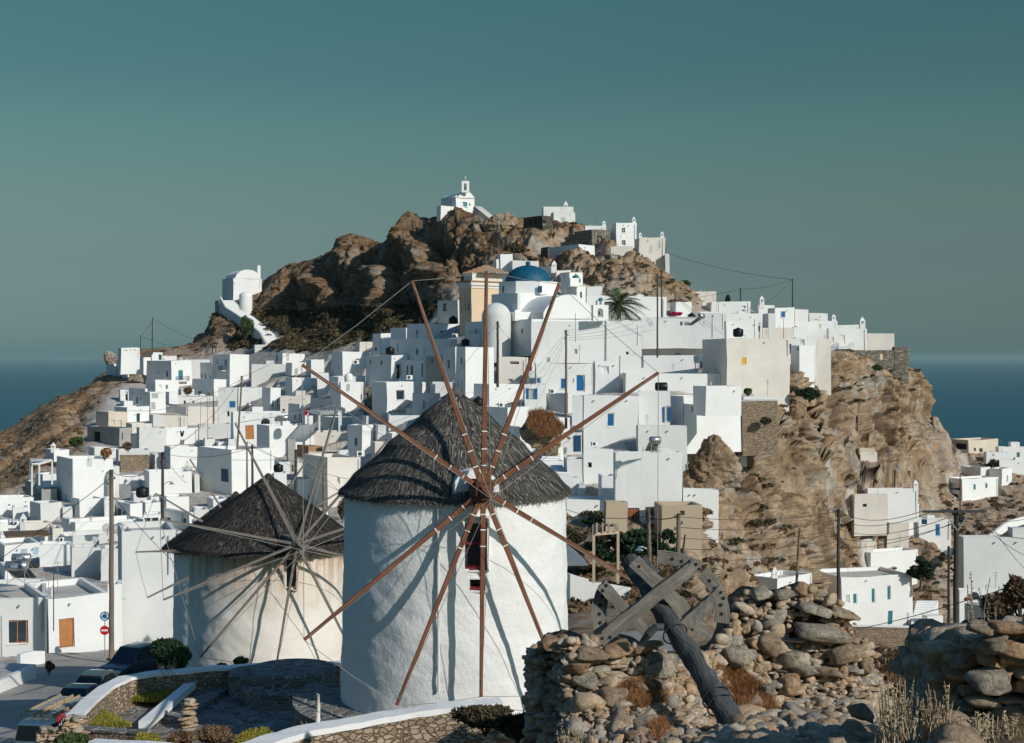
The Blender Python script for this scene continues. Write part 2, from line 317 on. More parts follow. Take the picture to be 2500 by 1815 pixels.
# ================================================================ ground
# every column: (u, [(distance, value)]) value > 300 -> picture row of the ground there, else height relative to the eye
CSPEC = [
 (-400, [(5,-4),(30,-13),(58,-17),(80,-20),(100,-21.5),(130,-21),(170,-19),(210,-18.5),(260,-19),(290,-19.5),(330,-24),(420,-75),(800,-203)]),
 (0,    [(5,-3),(20,-8),(40,-14.5),(58,-16.5),(75,-18.2),(95,-20.3),(104,-20.8),(130,1405),(150,1335),(175,1235),(200,1185),(240,1120),(285,1062),(300,1056),(330,-21),(420,-72),(800,-203)]),
 (150,  [(5,-3),(20,-8),(40,-14),(58,-16.4),(75,-18.1),(95,-20.2),(104,-20.5),(130,1400),(160,1275),(185,1175),(200,1140),(240,1060),(280,995),(305,967),(330,-12),(420,-66),(800,-203)]),
 (260,  [(5,-3),(20,-7.5),(35,-9.8),(45,-13.5),(58,-16.2),(75,-18),(95,-20.2),(108,-20.4),(130,1390),(160,1260),(190,1155),(220,1090),(260,1000),(300,935),(318,912),(335,-5),(420,-60),(800,-203)]),
 (330,  [(5,-3),(20,-7),(36,-11.5),(46,-11.6),(49,-13.5),(60,-16),(75,-17.8),(100,-20.8),(112,-20.6),(130,1390),(160,1250),(190,1150),(220,1088),(260,1000),(300,935),(325,885),(340,2),(420,-55),(800,-203)]),
 (460,  [(5,-3),(20,-6.8),(34,-11.4),(47,-11.5),(50,-12.6),(60,-15.5),(75,-17),(105,-20.5),(118,-20.2),(130,1390),(160,1250),(190,1150),(220,1088),(260,1000),(300,930),(325,880),(338,850),(350,3),(430,-50),(800,-203)]),
 (560,  [(5,-3),(20,-6.6),(34,-11.3),(48,-11.4),(51,-12.2),(62,-12.8),(80,-15),(108,-20),(130,1385),(160,1250),(190,1150),(220,1085),(260,1000),(300,920),(325,870),(340,800),(352,732),(362,12),(440,-40),(800,-203)]),
 (700,  [(5,-3),(20,-6.6),(34,-11.2),(48.5,-11.4),(51,-12.2),(62,-12.8),(85,-16),(112,-19.5),(130,1370),(160,1240),(190,1140),(220,1070),(250,985),(280,895),(300,858),(330,800),(345,755),(352,700),(360,644),(375,22),(450,-30),(800,-203)]),
 (850,  [(5,-3),(20,-6.6),(34,-11.2),(48.5,-11.4),(51,-12.2),(62,-13),(90,-17),(115,-19.5),(130,1350),(160,1220),(190,1120),(215,1035),(235,960),(250,895),(262,870),(290,830),(315,775),(328,690),(336,610),(342,566),(356,28),(450,-25),(800,-203)]),
 (1000, [(5,-3),(20,-6.6),(34,-11.0),(45,-11.3),(50,-12),(90,-17.5),(112,-19),(130,1330),(150,1210),(175,1090),(195,1000),(215,915),(230,868),(262,815),(285,745),(300,660),(312,580),(320,520),(334,30),(440,-20),(800,-203)]),
 (1110, [(5,-3),(20,-6.6),(34,-9.5),(46,-9.8),(60,-14),(90,-18),(110,-19),(130,1310),(150,1180),(165,1100),(180,1010),(195,940),(210,880),(232,822),(255,760),(272,700),(288,610),(300,545),(308,508),(322,31),(430,-20),(800,-203)]),
 (1200, [(5,-3),(20,-6.6),(34,-9.3),(46,-9.9),(60,-14),(90,-18),(106,-18.8),(118,1390),(130,1285),(148,1160),(165,1060),(180,985),(193,925),(205,860),(222,800),(245,745),(265,700),(283,610),(296,552),(304,536),(318,28),(430,-20),(800,-203)]),
 (1320, [(5,-3),(20,-6.0),(24,-6.8),(34,-9.2),(46,-10.5),(60,-14),(92,-17.8),(104,1470),(114,1370),(124,1290),(140,1180),(156,1085),(170,1010),(183,950),(196,880),(208,800),(225,740),(248,700),(268,655),(284,585),(294,550),(302,535),(316,28),(430,-20),(800,-203)]),
 (1420, [(5,-3),(14,-4.6),(20,-6.0),(24,-6.7),(34,-9),(60,-14),(90,-16.9),(104,1455),(112,1380),(119,1290),(127,1240),(142,1155),(156,1080),(170,1010),(184,955),(197,880),(208,810),(225,750),(244,722),(252,700),(259,655),(266,618),(274,590),(284,560),(296,548),(310,25),(430,-20),(800,-203)]),
 (1550, [(5,-2.9),(12,-4.2),(20,-5.9),(24,-6.5),(34,-8.8),(60,-13.5),(90,-16.5),(104,1440),(113,1370),(120,1300),(128,1262),(140,1165),(150,1060),(162,1005),(178,955),(192,900),(205,850),(218,790),(235,745),(246,732),(250,700),(255,650),(262,618),(272,600),(282,588),(296,600),(310,20),(430,-25),(800,-203)]),
 (1650, [(5,-2.8),(12,-4.0),(20,-5.7),(24,-6.3),(34,-8.8),(60,-13.5),(96,-16.8),(110,1410),(122,1345),(130,1290),(138,1230),(144,1160),(149,1085),(155,1030),(165,1000),(178,950),(192,900),(205,850),(216,800),(230,790),(243,772),(248,715),(253,690),(262,688),(272,695),(290,9),(430,-35),(800,-203)]),
 (1740, [(5,-2.7),(12,-3.8),(20,-5.5),(24,-6.2),(34,-9),(60,-14),(100,-18),(125,-21.5),(140,1380),(148,1330),(153,1250),(156,1160),(159,1080),(163,1035),(172,1000),(182,945),(194,900),(206,850),(218,815),(232,795),(246,768),(262,747),(270,750),(288,2),(400,-50),(800,-203)]),
 (1830, [(5,-2.6),(12,-3.7),(20,-5.3),(24,-6),(34,-9.4),(60,-15),(110,-22),(140,-26),(150,1400),(157,1340),(163,1220),(167,1100),(170,1010),(173,970),(178,955),(190,925),(200,895),(212,850),(224,815),(238,785),(250,765),(262,756),(270,765),(285,0),(400,-55),(800,-203)]),
 (1950, [(5,-2.5),(12,-3.6),(18,-4.9),(24,-6),(34,-10),(60,-16),(110,-23.5),(145,-28.5),(160,1420),(168,1350),(174,1230),(178,1110),(182,1000),(186,950),(194,935),(206,900),(218,872),(228,840),(240,790),(252,768),(268,-2),(400,-70),(800,-203)]),
 (2005, [(5,-2.45),(10,-3.3),(14,-4.1),(18,-4.8),(24,-6.1),(34,-10),(60,-16.5),(110,-24.5),(150,-30.5),(172,-38.2),(177,1530),(187,1480),(192,1410),(197,1310),(201,1190),(205,1070),(211,970),(219,900),(232,858),(245,842),(262,-4),(400,-75),(800,-203)]),
 (2060, [(5,-2.4),(10,-3.3),(14,-4.0),(18,-4.75),(24,-6.2),(34,-10.2),(60,-17),(110,-25),(150,-31.5),(173,-38.5),(176,1548),(190,1520),(196,1440),(201,1350),(206,1240),(210,1120),(214,1000),(219,920),(227,872),(238,850),(250,842),(266,-6),(400,-80),(800,-203)]),
 (2190, [(5,-2.3),(10,-3.2),(14,-4.0),(18,-4.8),(24,-6.4),(34,-10.5),(60,-17.5),(110,1690),(150,1700),(173,-39),(176,1548),(192,1528),(206,1440),(214,1370),(222,1300),(226,1210),(229,1110),(232,1010),(234,945),(237,906),(255,893),(268,-15),(400,-90),(800,-203)]),
 (2245, [(5,-2.25),(10,-3.1),(14,-3.9),(18,-4.85),(24,-6.6),(34,-10.6),(60,-17.8),(110,1675),(150,1695),(173,-39),(176,1550),(192,1532),(206,1440),(217,1355),(226,1290),(234,1215),(239,1130),(243,1040),(247,965),(250,918),(256,905),(266,-17),(400,-92),(800,-203)]),
 (2290, [(5,-2.2),(10,-3.0),(14,-3.8),(18,-4.9),(24,-6.8),(34,-10.8),(60,-18),(110,1660),(150,1690),(173,-39),(176,1552),(192,1535),(206,1440),(220,1340),(232,1280),(242,1230),(248,1175),(252,1110),(256,1050),(261,1010),(270,-16),(400,-95),(800,-203)]),
 (2350, [(5,-2.1),(10,-2.9),(14,-3.6),(18,-4.9),(24,-7),(34,-11),(60,-18.5),(120,-30),(160,-38),(195,-41),(214,1460),(230,1350),(240,1270),(250,1215),(258,1165),(266,1115),(272,1088),(282,-24),(400,-100),(800,-203)]),
 (2500, [(5,-2.1),(10,-2.8),(14,-3.5),(18,-5),(24,-7.5),(34,-11.5),(60,-19),(128,-32),(170,-38),(200,1500),(220,1380),(235,1280),(245,1250),(258,1180),(268,1140),(280,1100),(294,-26),(400,-100),(800,-203)]),
 (2900, [(5,-2.1),(10,-2.8),(14,-3.5),(18,-5),(24,-7.5),(34,-11.5),(60,-20),(128,-33),(170,-40),(220,-42),(250,-35),(280,-30),(300,-33),(400,-105),(800,-203)]),
]
YG = np.concatenate([np.arange(5, 60, 0.5), np.arange(60, 380, 1.0), np.arange(380, 801, 10.0)])
CU = np.array([c[0] for c in CSPEC], float)
def _colz(sp):
    Y = np.array([a for a, b in sp], float); Z = np.array([b if b <= 300 else (HZ - b)/F*a for a, b in sp], float)
    return np.interp(YG, Y, Z)
CZ = np.array([_colz(c[1]) for c in CSPEC])
def base_z(u, Y):
    """smooth column interpolation, u and Y arrays"""
    u = np.clip(np.asarray(u, float), CU[0], CU[-1] - 1e-3); Y = np.asarray(Y, float)
    i = np.searchsorted(CU, u, side='right') - 1; i = np.clip(i, 0, len(CU) - 2)
    t = (u - CU[i])/(CU[i + 1] - CU[i]); t = t*t*(3 - 2*t)*0.5 + t*0.5
    fi = np.interp(Y, YG, np.arange(len(YG))); j = np.clip(np.floor(fi).astype(int), 0, len(YG) - 2); s = fi - j
    za = CZ[i, j]*(1 - s) + CZ[i, j + 1]*s; zb = CZ[i + 1, j]*(1 - s) + CZ[i + 1, j + 1]*s
    return za*(1 - t) + zb*t
def gz(x, y):
    u = np.asarray(x)/np.asarray(y)*F + UC; return base_z(u, y)
def gz1(x, y): return float(gz(np.array([x]), np.array([y]))[0])
def dist_at(px, py, y0=62.0):
    Y = np.arange(y0, 385, 0.5); z = base_z(np.full(len(Y), px), Y); row = HZ - z/Y*F
    k = np.nonzero(row <= py)[0]
    return float(Y[k[0]]) if len(k) else 300.0
PRESS = []; PRESS_HARD = []; PRESS_SOFT = []     # (cx, cy, ax, ay, half_w, half_d, z) footprints that the slope is cut back to
# ================================================================ houses
ZR = (0, 0, 1.0)
def reg(ox, oy, s):
    global ZR
    ZR = (ox, oy, s)
def ZX(x): return ZR[0] + x/ZR[2]
def ZY(y): return ZR[1] + y/ZR[2]
STY = {  # window styles: (frame material, pane material, mullions x, mullions y, depth, shutters)
 'g': (GREYP, GLASS, 1, 0, 0.18, None), 'G': (WHP, GLASS, 1, 1, 0.18, None), 'b': (WHP, BLUE, 0, 0, 0.10, 'leaf'), 'd': (WHP, BLUE, 0, 0, 0.14, 'door'),
 'D': (DBLUE, DBLUE, 0, 0, 0.14, 'door'), 't': (WHP, TEAL, 0, 0, 0.10, 'leaf'), 'T': (TEAL, TEAL, 0, 0, 0.14, 'door'), 'k': (GREYP, DARK, 0, 0, 0.35, None),
 'B': (BLUE, GLASS, 1, 1, 0.16, None), 'p': (PBLUE, PBLUE, 0, 0, 0.10, 'leaf'), 'o': (OWD, OWD, 0, 0, 0.12, 'leaf'), 'O': (OWD, GLASS, 1, 0, 0.22, None),
 'r': (BRN, OWD, 0, 0, 0.12, 'louvre'), 'y': (OCH, OCH, 0, 0, 0.10, 'leaf'), 'c': (CRE, CRE, 0, 0, 0.10, 'leaf'), 'w': (WHP, CURT, 1, 1, 0.15, None),
 's': (GREYP, GREYP, 0, 0, 0.08, 'leaf'), 'S': (GREYP, GREYP, 0, 0, 0.08, 'door'), 'h': (GREYP, GLASS, 0, 0, 0.25, None), 'n': (DMET, BRN, 3, 0, 0.12, 'door'),
 'q': (TEAL, GLASS, 1, 2, 0.14, None), 'x': (GREYP, CURT, 1, 0, 0.18, 'open')}
def holed(mb, O, T, N, L, z0, z1, holes):
    """wall face from O along T (length L), normal N, z0..z1, rectangular holes (s0, s1, a, b, depth)"""
    hs = []
    for h in holes:
        s0, s1, a, b = max(h[0], 0.08), min(h[1], L - 0.08), max(h[2], z0 + 0.05), min(h[3], z1 - 0.08)
        if s1 - s0 < 0.12 or b - a < 0.12: continue
        if any(s0 < q[1] and q[0] < s1 and a < q[3] and q[2] < b for q in hs): continue
        hs.append((s0, s1, a, b, h[4], h[5]))
    xs = sorted(set([0, L] + [v for h in hs for v in h[:2]])); zs = sorted(set([z0, z1] + [v for h in hs for v in h[2:4]]))
    P = lambda s, z, d=0: O + T*s + Vector((0, 0, z)) - N*d
    for i in range(len(xs) - 1):
        for j in range(len(zs) - 1):
            cx, cz = (xs[i] + xs[i + 1])/2, (zs[j] + zs[j + 1])/2
            if any(h[0] < cx < h[1] and h[2] < cz < h[3] for h in hs): continue
            mb.add([P(xs[i], zs[j]), P(xs[i + 1], zs[j]), P(xs[i + 1], zs[j + 1]), P(xs[i], zs[j + 1])], [(0, 1, 2, 3)])
    for (s0, s1, a, b, d, st) in hs:
        q = [P(s0, a), P(s1, a), P(s1, b), P(s0, b)]; r = [P(s0, a, d), P(s1, a, d), P(s1, b, d), P(s0, b, d)]
        mb.add(q + r, [(0, 4, 5, 1), (1, 5, 6, 2), (2, 6, 7, 3), (3, 7, 4, 0), (4, 7, 6, 5)])
    return hs
def window(parent, O, T, N, hs):
    (s0, s1, a, b, d, st) = hs; fm, pm, mx, my, dep, sh = STY[st]
    door = sh == 'door' or (b - a) > 1.75
    W_, H_ = s1 - s0, b - a; fw = min(0.07, W_*0.12)
    C = lambda s, z, q: O + T*s + Vector((0, 0, z)) - N*q
    def bx(m, sa, sb, za, zb, d0, d1):
        P = [C(sa, za, d0), C(sb, za, d0), C(sb, za, d1), C(sa, za, d1), C(sa, zb, d0), C(sb, zb, d0), C(sb, zb, d1), C(sa, zb, d1)]
        m.add(P, [(3, 2, 1, 0), (4, 5, 6, 7), (0, 1, 5, 4), (1, 2, 6, 5), (2, 3, 7, 6), (3, 0, 4, 7)])
    m = MB(); g = 0.004
    bx(m, s0 + g, s0 + fw, a + g, b - g, d - 0.07, d - 0.005); bx(m, s1 - fw, s1 - g, a + g, b - g, d - 0.07, d - 0.005)
    bx(m, s0 + fw, s1 - fw, b - fw, b - g, d - 0.07, d - 0.005); bx(m, s0 + fw, s1 - fw, a + g, a + fw, d - 0.07, d - 0.005)
    for k in range(1, mx + 1): c = s0 + W_*k/(mx + 1); bx(m, c - fw*0.35, c + fw*0.35, a + fw, b - fw, d - 0.062, d - 0.01)
    for k in range(1, my + 1): c = a + H_*k/(my + 1); bx(m, s0 + fw, s1 - fw, c - fw*0.3, c + fw*0.3, d - 0.058, d - 0.012)
    w = m.build('door' if door else 'window', fm, parent)
    m = MB()
    if sh in ('leaf', 'door', 'louvre'):
        mid = (s0 + s1)/2; nl = 2 if (sh != 'door' and W_ > 0.5) or W_ > 1.3 else 1
        for k in range(nl):
            sa = s0 + fw + (W_ - 2*fw)*k/nl + 0.01; sb = s0 + fw + (W_ - 2*fw)*(k + 1)/nl - 0.01
            bx(m, sa, sb, a + fw, b - fw, d - 0.045, d - 0.012)
            nn = 14 if sh == 'louvre' else 3
            for t in range(nn):
                zc = a + fw + (H_ - 2*fw)*(t + 0.5)/nn; hh = (H_ - 2*fw)/nn*(0.25 if sh == 'louvre' else 0.38)
                bx(m, sa + 0.05, sb - 0.05, zc - hh, zc + hh, d - 0.062, d - 0.046)
    else: bx(m, s0 + fw, s1 - fw, a + fw, b - fw, d - 0.03, d - 0.012)
    m.build('panel' if sh in ('leaf', 'door', 'louvre') else 'pane', pm, w)
    if not door and (b - a) > 0.7:
        m = MB(); bx(m, s0 - 0.06, s1 + 0.06, a - 0.06, a - 0.003, -0.05, 0.05); m.build('sill', WHP, w)
    if sh == 'open':
        ww = W_*0.42
        for sg in (0, 1):
            m = MB(); sa = s0 - ww - 0.02 if sg == 0 else s1 + 0.02; bx(m, sa, sa + ww, a, b, -0.07, -0.02); m.build('shutter', BLUE, w)
    return w
def chimney(parent, p, h=1.1, w=0.5, mat=None):
    m = MB(); p = Vector(p)
    m.box(p + Vector((0, 0, h*0.28)), (w, w, h*0.56))
    for a in (-1, 1):
        for b in (-1, 1): m.box(p + Vector((a*w*0.36, b*w*0.36, h*0.66)), (w*0.26, w*0.26, h*0.2))
    q = p + Vector((0, 0, h*0.76)); e = w*0.56
    m.add([q + Vector((-e, -e, 0)), q + Vector((e, -e, 0)), q + Vector((e, e, 0)), q + Vector((-e, e, 0)), q + Vector((0, 0, h*0.36))],
          [(3, 2, 1, 0), (0, 1, 4), (1, 2, 4), (2, 3, 4), (3, 0, 4)])
    return m.build('chimney', mat or W1, parent)
def solve(xl, xc, xr, D, d=None, th=None):
    kl, kc, kr = (xl - UC)/F, (xc - UC)/F, (xr - UC)/F; Cx = kc*D
    w0 = (kr - kc)*D
    def dep(t):
        den = math.sin(t) + kl*math.cos(t); return (Cx - kl*D)/den if den > 1e-4 else 1e9
    if xc - xl < 1.5:
        t = math.atan(-kc) - R(1.2) if th is None else R(th); dd = d or max(3.0, min(7.0, w0*0.8))
    elif th is not None:
        t = R(th); dd = dep(t); dd = min(dd, 30)
    else:
        want = d or max(3.5, min(8.0, w0*0.9)); best = None
        for k in range(2, 45):
            t = R(k); e = abs(dep(t) - want)
            if best is None or e < best[0]: best = (e, t)
        t = best[1]; dd = min(dep(t), 16)
    ww = (D*kr - Cx)/(math.cos(t) - kr*math.sin(t))
    return t, max(ww, 0.5), max(dd, 1.5)
HOUSES = []
def wl(s):
    """'F 12,34,5,6,g; L ...' -> windows"""
    r = []
    for it in s.split(';'):
        it = it.strip()
        if not it: continue
        q = it.split(','); f = q[0][0]; r.append((f, float(q[0][1:]), float(q[1]), float(q[2]), float(q[3]), q[4].strip()))
    return r
def warp(v):
    v = Vector(v); q = v*.31; return v + Vector((math.sin(q.y*1.3 + q.z*2.1), math.sin(q.x*1.7 + q.z), math.sin(q.x*2.3 + q.y*1.1)))*.07
def H(label, xl, xc, xr, yt, yb, win='', mat=W1, D=None, d=None, th=None, roof=None, par=0.45, ch=(), name='white_house', cat='house', group=None, extra=2.5, lmat=None, dz=0):
    """one house: picture columns of its left edge, near corner and right edge, rows of the top and foot of that corner"""
    xl, xc, xr, yt, yb = ZX(xl), ZX(xc), ZX(xr), ZY(yt), ZY(yb)
    D = D or dist_at(xc, yb)
    t, w_, dd = solve(xl, xc, xr, D, d, th)
    C = at(xc, yb, D); zb = C.z - extra; zt = (HZ - yt)/F*D
    T = Vector((math.cos(t), math.sin(t), 0)); B = Vector((-math.sin(t), math.cos(t), 0)); NF = -B; NL = -T
    C0 = Vector((C.x, C.y, 0)); A0 = C0 + B*dd
    def toface(f, cx, cy, w, h, st):
        O, Tt, N = (C0, T, NF) if f == 'F' else (A0, -B, NL)
        out_ = []
        for px in (ZX(cx - w/2), ZX(cx + w/2)):
            k = (px - UC)/F; den = Tt.x - k*Tt.y; s = (k*O.y - O.x)/den if abs(den) > 1e-6 else 0; out_.append((s, O.y + s*Tt.y))
        (s0, y0), (s1, y1) = out_; ym = (y0 + y1)/2
        return f, (min(s0, s1), max(s0, s1), (HZ - ZY(cy + h/2))/F*ym, (HZ - ZY(cy - h/2))/F*ym, STY[st][4], st)
    wins = {'F': [], 'L': []}
    for it in wl(win):
        f, h = toface(*it); wins[f].append(h)
    e = empty(name, (C0.x + (T.x*w_ + B.x*dd)/2, C0.y + (T.y*w_ + B.y*dd)/2, C.z), label, cat, group)
    m = MB(); pw = 0.28; zr = zt - par if par > 0 else zt
    J = lambda: Vector((random.uniform(-.02, .02), random.uniform(-.02, .02), 0))
    hf = holed(m, C0, T, NF, w_, zb, zt, wins['F']); hl = holed(m, A0, -B, NL, dd, zb, zt, wins['L'])
    P = [C0, C0 + T*w_, C0 + T*w_ + B*dd, A0]
    Z = lambda p, z: Vector((p.x, p.y, z))
    m.add([Z(P[1], zb), Z(P[2], zb), Z(P[2], zt), Z(P[1], zt)], [(0, 1, 2, 3)]); m.add([Z(P[2], zb), Z(P[3], zb), Z(P[3], zt), Z(P[2], zt)], [(0, 1, 2, 3)])
    if par > 0:
        I = [P[0] + T*pw + B*pw, P[1] - T*pw + B*pw, P[2] - T*pw - B*pw, P[3] + T*pw - B*pw]
        for i in range(4):
            j = (i + 1) % 4
            m.add([Z(P[i], zt), Z(P[j], zt), Z(I[j], zt), Z(I[i], zt)], [(0, 1, 2, 3)])
            m.add([Z(I[i], zt), Z(I[j], zt), Z(I[j], zr - 0.3), Z(I[i], zr - 0.3)], [(0, 1, 2, 3)])
    else: I = [p for p in P]
    m.v = [warp(v) for v in m.v]
    if w_ > 3.5 and mat in (W1, W2, W3) and C.y > 90 and random.random() < .55:
        s_ = w_ - random.uniform(.25, .6); a_ = C0 + T*s_ + NF*.06; k_ = MB(); k_.tube([Z(a_, zt - random.uniform(.1, .5)), Z(a_, max(zb, zt - random.uniform(2, 5)))], .045, 5); k_.build('downpipe', GREYP if random.random() < .5 else W2, e)
    if w_ > 3.0 and mat in (W1, W2, W3) and zt < 2 + C.z + 8:
        for f_ in random.sample([.2, .35, .6, .8], random.choice([0, 1, 1, 2])):
            a_ = C0 + T*(w_*f_) + NF*.12; k_ = MB(); k_.box(Z(a_, zt - par - .05), (.1, .28, .1), t); k_.build('rain_spout', GREYP, e)
    m.build('wall', mat, e)
    r = MB(); g = 0.0 if par > 0 else -0.06
    c4 = [I[0] + (T + B)*g, I[1] + (-T + B)*g, I[2] + (-T - B)*g, I[3] + (T - B)*g]
    r.add([Z(p, zr - 0.12 if par > 0 else zr + 0.004) for p in c4] + [Z(p, zr + (0 if par > 0 else 0.14)) for p in c4], [(3, 2, 1, 0), (4, 5, 6, 7), (0, 1, 5, 4), (1, 2, 6, 5), (2, 3, 7, 6), (3, 0, 4, 7)])
    r.v = [warp(v) for v in r.v]
    ro = r.build('roof', roof or ROOFM, e)
    if w_ > 4 and mat in (W1, W2, W3) and C.y > 90:
        rr = random.random
        for _ in range((rr() < .45) + (rr() < .2)):
            p_ = Z(C0 + T*(w_*random.uniform(.1, .9)) + B*(dd*random.uniform(.3, .9)), zr); hh = random.uniform(1.6, 3.0); k_ = MB(); k_.tube([p_, p_ + Vector((0, 0, hh))], .022, 4)
            for q_ in range(3): z_ = hh - .15 - .22*q_; k_.tube([p_ + Vector((-.3 + .05*q_, 0, z_)), p_ + Vector((.3 - .05*q_, .1, z_))], .014, 4)
            k_.build('aerial', METAL, ro)
        if rr() < .35: k_ = MB(); p_ = Z(C0 + T*(w_*random.uniform(.15, .85)) + B*(dd*random.uniform(.2, .6)), zr); k_.tube([p_, p_ + Vector((0, 0, .7)), p_ + Vector((.12, 0, .85))], .07, 6); k_.build('vent_pipe', W2, ro)
        if rr() < .22 and w_ > 5: k_ = MB(); s2 = random.uniform(.7, 1.3); p_ = Z(C0 + T*(w_*random.uniform(.3, .8)) + B*(dd*.65), zr + s2*.5); k_.box(p_, (s2*1.3, s2, s2), t); k_.build('stair_bulkhead', mat, ro)
    for h in hf: window(e, C0, T, NF, h)
    for h in hl: window(e, A0, -B, NL, h)
    for c in ch:      # chimneys: (fraction along front, fraction deep, height, width)
        p = C0 + T*(w_*c[0]) + B*(dd*c[1]); chimney(ro, Z(p, zr + 0.0), c[2], c[3] if len(c) > 3 else 0.5)
    (PRESS_HARD if (ZR[2] == 3.24 and C.y > 250) else PRESS_SOFT if ZR[2] == 3.23 else PRESS).append(((P[0].x + P[2].x)/2, (P[0].y + P[2].y)/2, T.x, T.y, w_/2, dd/2, C.z + dz))
    info = dict(e=e, C=C0, T=T, B=B, w=w_, d=dd, zt=zt, zr=zr, z0=C.z, roof=ro, D=D)
    HOUSES.append(info); return info
def on_roof(h, px, fd=0.4):
    """point on the roof of h at picture column px (zoom units), fd of the way back"""
    k = (ZX(px) - UC)/F; O = h['C'] + h['B']*(h['d']*fd); s = (k*O.y - O.x)/(h['T'].x - k*h['T'].y)
    p = O + h['T']*s; return Vector((p.x, p.y, h['zr']))
def on_front(h, px, py, off=0.0, face='F'):
    O, Tt, N = (h['C'], h['T'], -h['B']) if face == 'F' else (h['C'] + h['B']*h['d'], -h['B'], -h['T'])
    k = (ZX(px) - UC)/F; s = (k*O.y - O.x)/(Tt.x - k*Tt.y); p = O + Tt*s
    return Vector((p.x, p.y, (HZ - ZY(py))/F*p.y)) + N*off
def balcony(h, cx, cy, w, hh, face='F', mat=None, col=DMET, solid=False):
    O, T, N = (h['C'], h['T'], -h['B']) if face == 'F' else (h['C'] + h['B']*h['d'], -h['B'], -h['T'])
    a = on_front(h, cx - w/2, cy + hh/2, 0, face); b = on_front(h, cx + w/2, cy + hh/2, 0, face); top = on_front(h, cx, cy - hh/2, 0, face).z
    z = min(a.z, b.z); m = MB(); dp = 1.0; L = (b - a).length; u = (Vector((b.x, b.y, 0)) - Vector((a.x, a.y, 0))).normalized()
    c = Vector(((a.x + b.x)/2, (a.y + b.y)/2, z - 0.07)) + N*(dp/2)
    M = Matrix.Translation(c) @ Matrix(((u.x, -N.x, 0, 0), (u.y, -N.y, 0, 0), (0, 0, 1, 0), (0, 0, 0, 1)))
    m.box(None, (L, dp, 0.14), M=M); bo = m.build('balcony', mat or W1, h['e'])
    m = MB(); q = [Vector((a.x, a.y, z)), Vector((a.x, a.y, z)) + N*dp, Vector((b.x, b.y, z)) + N*dp, Vector((b.x, b.y, z))]; hz = top - z
    for i in range(3):
        m.beam(q[i] + Vector((0, 0, hz)), q[i + 1] + Vector((0, 0, hz)), .05, .05)
        n_ = max(2, int((q[i + 1] - q[i]).length/0.16))
        for k in range(n_ + 1):
            p = q[i].lerp(q[i + 1], k/n_); m.beam(p, p + Vector((0, 0, hz)), .03, .03)
    m.build('railing', col, bo)
G_ = 'whitewashed houses of the hill town'
HH = {}
def HO(key, *a, **k):
    k.setdefault('group', G_); h = H(*a, **k); HH[key] = h; return h
# ---- top left cluster on the ridge above the sea
reg(0, 740, 4.118)
HO('A1', 'white block with three tiny square holes, highest at the seaward end of the town', 1190, 1216, 1405, 452, 600, 'F1270,478,12,14,k;F1312,478,12,14,k;F1353,478,12,14,k')
HO('A3b', 'narrow shaded house at the very left tip of the ridge cluster', 1070, 1150, 1163, 612, 745, '', d=4)
HO('A3', 'long shaded house under the three-hole block, with a slit window', 1155, 1272, 1300, 577, 748, 'L1195,620,18,55,k;L1258,590,12,14,k')
HO('A2a', 'shaded upper wall with one slit window left of the balcony house', 1275, 1445, 1520, 545, 745, 'L1366,620,20,60,k;L1464,605,14,38,k', th=43)
HO('A2', 'tall ridge house with a teal balcony door over two small lamps', 1475, 1722, 1930, 581, 845, 'L1505,600,12,48,k;L1595,700,12,22,k;L1679,712,20,60,g;L1462,685,8,20,k;F1815,728,45,97,T', ch=[(0.72, 0.2, 1.0, 0.5)], th=43)
balcony(HH['A2'], 1825, 760, 112, 46)
HO('A4', 'small white rooftop room with a glazed door above the balcony house', 1496, 1523, 1635, 500, 590, 'F1608,548,30,55,q', D=318)
HO('A5', 'low white rooftop wall block beside the rooftop room on the ridge', 1636, 1642, 1778, 530, 590, 'F1695,540,10,10,k', D=322)
HO('A6', 'white house with two teal shuttered windows just below the teal balcony', 1465, 1561, 1800, 776, 925, 'F1611,845,27,48,t;F1677,845,27,48,t;L1490,842,14,50,k;L1527,842,14,50,k')
HO('A7', 'white house with a grey roller shutter and grey door under the two teal windows', 1449, 1510, 1668, 897, 1112, 'F1560,930,64,45,s;F1541,1032,38,70,S')
HO('A9', 'shaded house with a dark door next to the rock outcrop on the left ridge', 1300, 1455, 1470, 860, 1045, 'L1375,980,22,65,k;L1413,960,12,26,k;L1328,905,10,36,k', th=42)
HO('A8', 'small bright white cube with a dark passage beside it, left edge of the ridge houses', 1194, 1211, 1296, 880, 990, 'F1275,938,26,90,k')
HO('A10', 'tiny white annex below the bright cube at the left edge of the ridge', 1200, 1247, 1335, 990, 1046)
HO('A11', 'white house with a pale teal glazed door above the beige cement house', 1152, 1281, 1503, 1046, 1200, 'F1392,1155,34,90,q;F1360,1125,8,16,k')
HO('A12', 'beige cement house with a small window and brown door on the left slope', 966, 1088, 1278, 1097, 1262, 'F1136,1207,34,50,g;F1198,1222,44,80,n', BE, lmat=None)
HO('A13', 'bare grey concrete shell with a dark garage opening beside the green shrub', 880, 1203, 1324, 1262, 1440, 'L970,1345,72,110,k;L1062,1350,8,40,k;F1232,1345,10,75,k', GR, th=40)
HO('A14', 'large off-white block with blank wall between the concrete shell and the donkey wall', 1378, 1402, 1670, 1262, 1500, '', W2)
HO('A14b', 'low off-white house with a brown stone foot below the blank block', 1164, 1190, 1505, 1482, 1660, '', W2, th=None)
HO('A14c', 'rough brown masonry storehouse in the shadow of the low off-white house', 1205, 1212, 1500, 1545, 1700, '', SW_T, name='stone_house')
HO('A15', 'white house with a black donkey head drawn above its small window', 1580, 1673, 1990, 1266, 1430, 'F1833,1402,46,50,G')
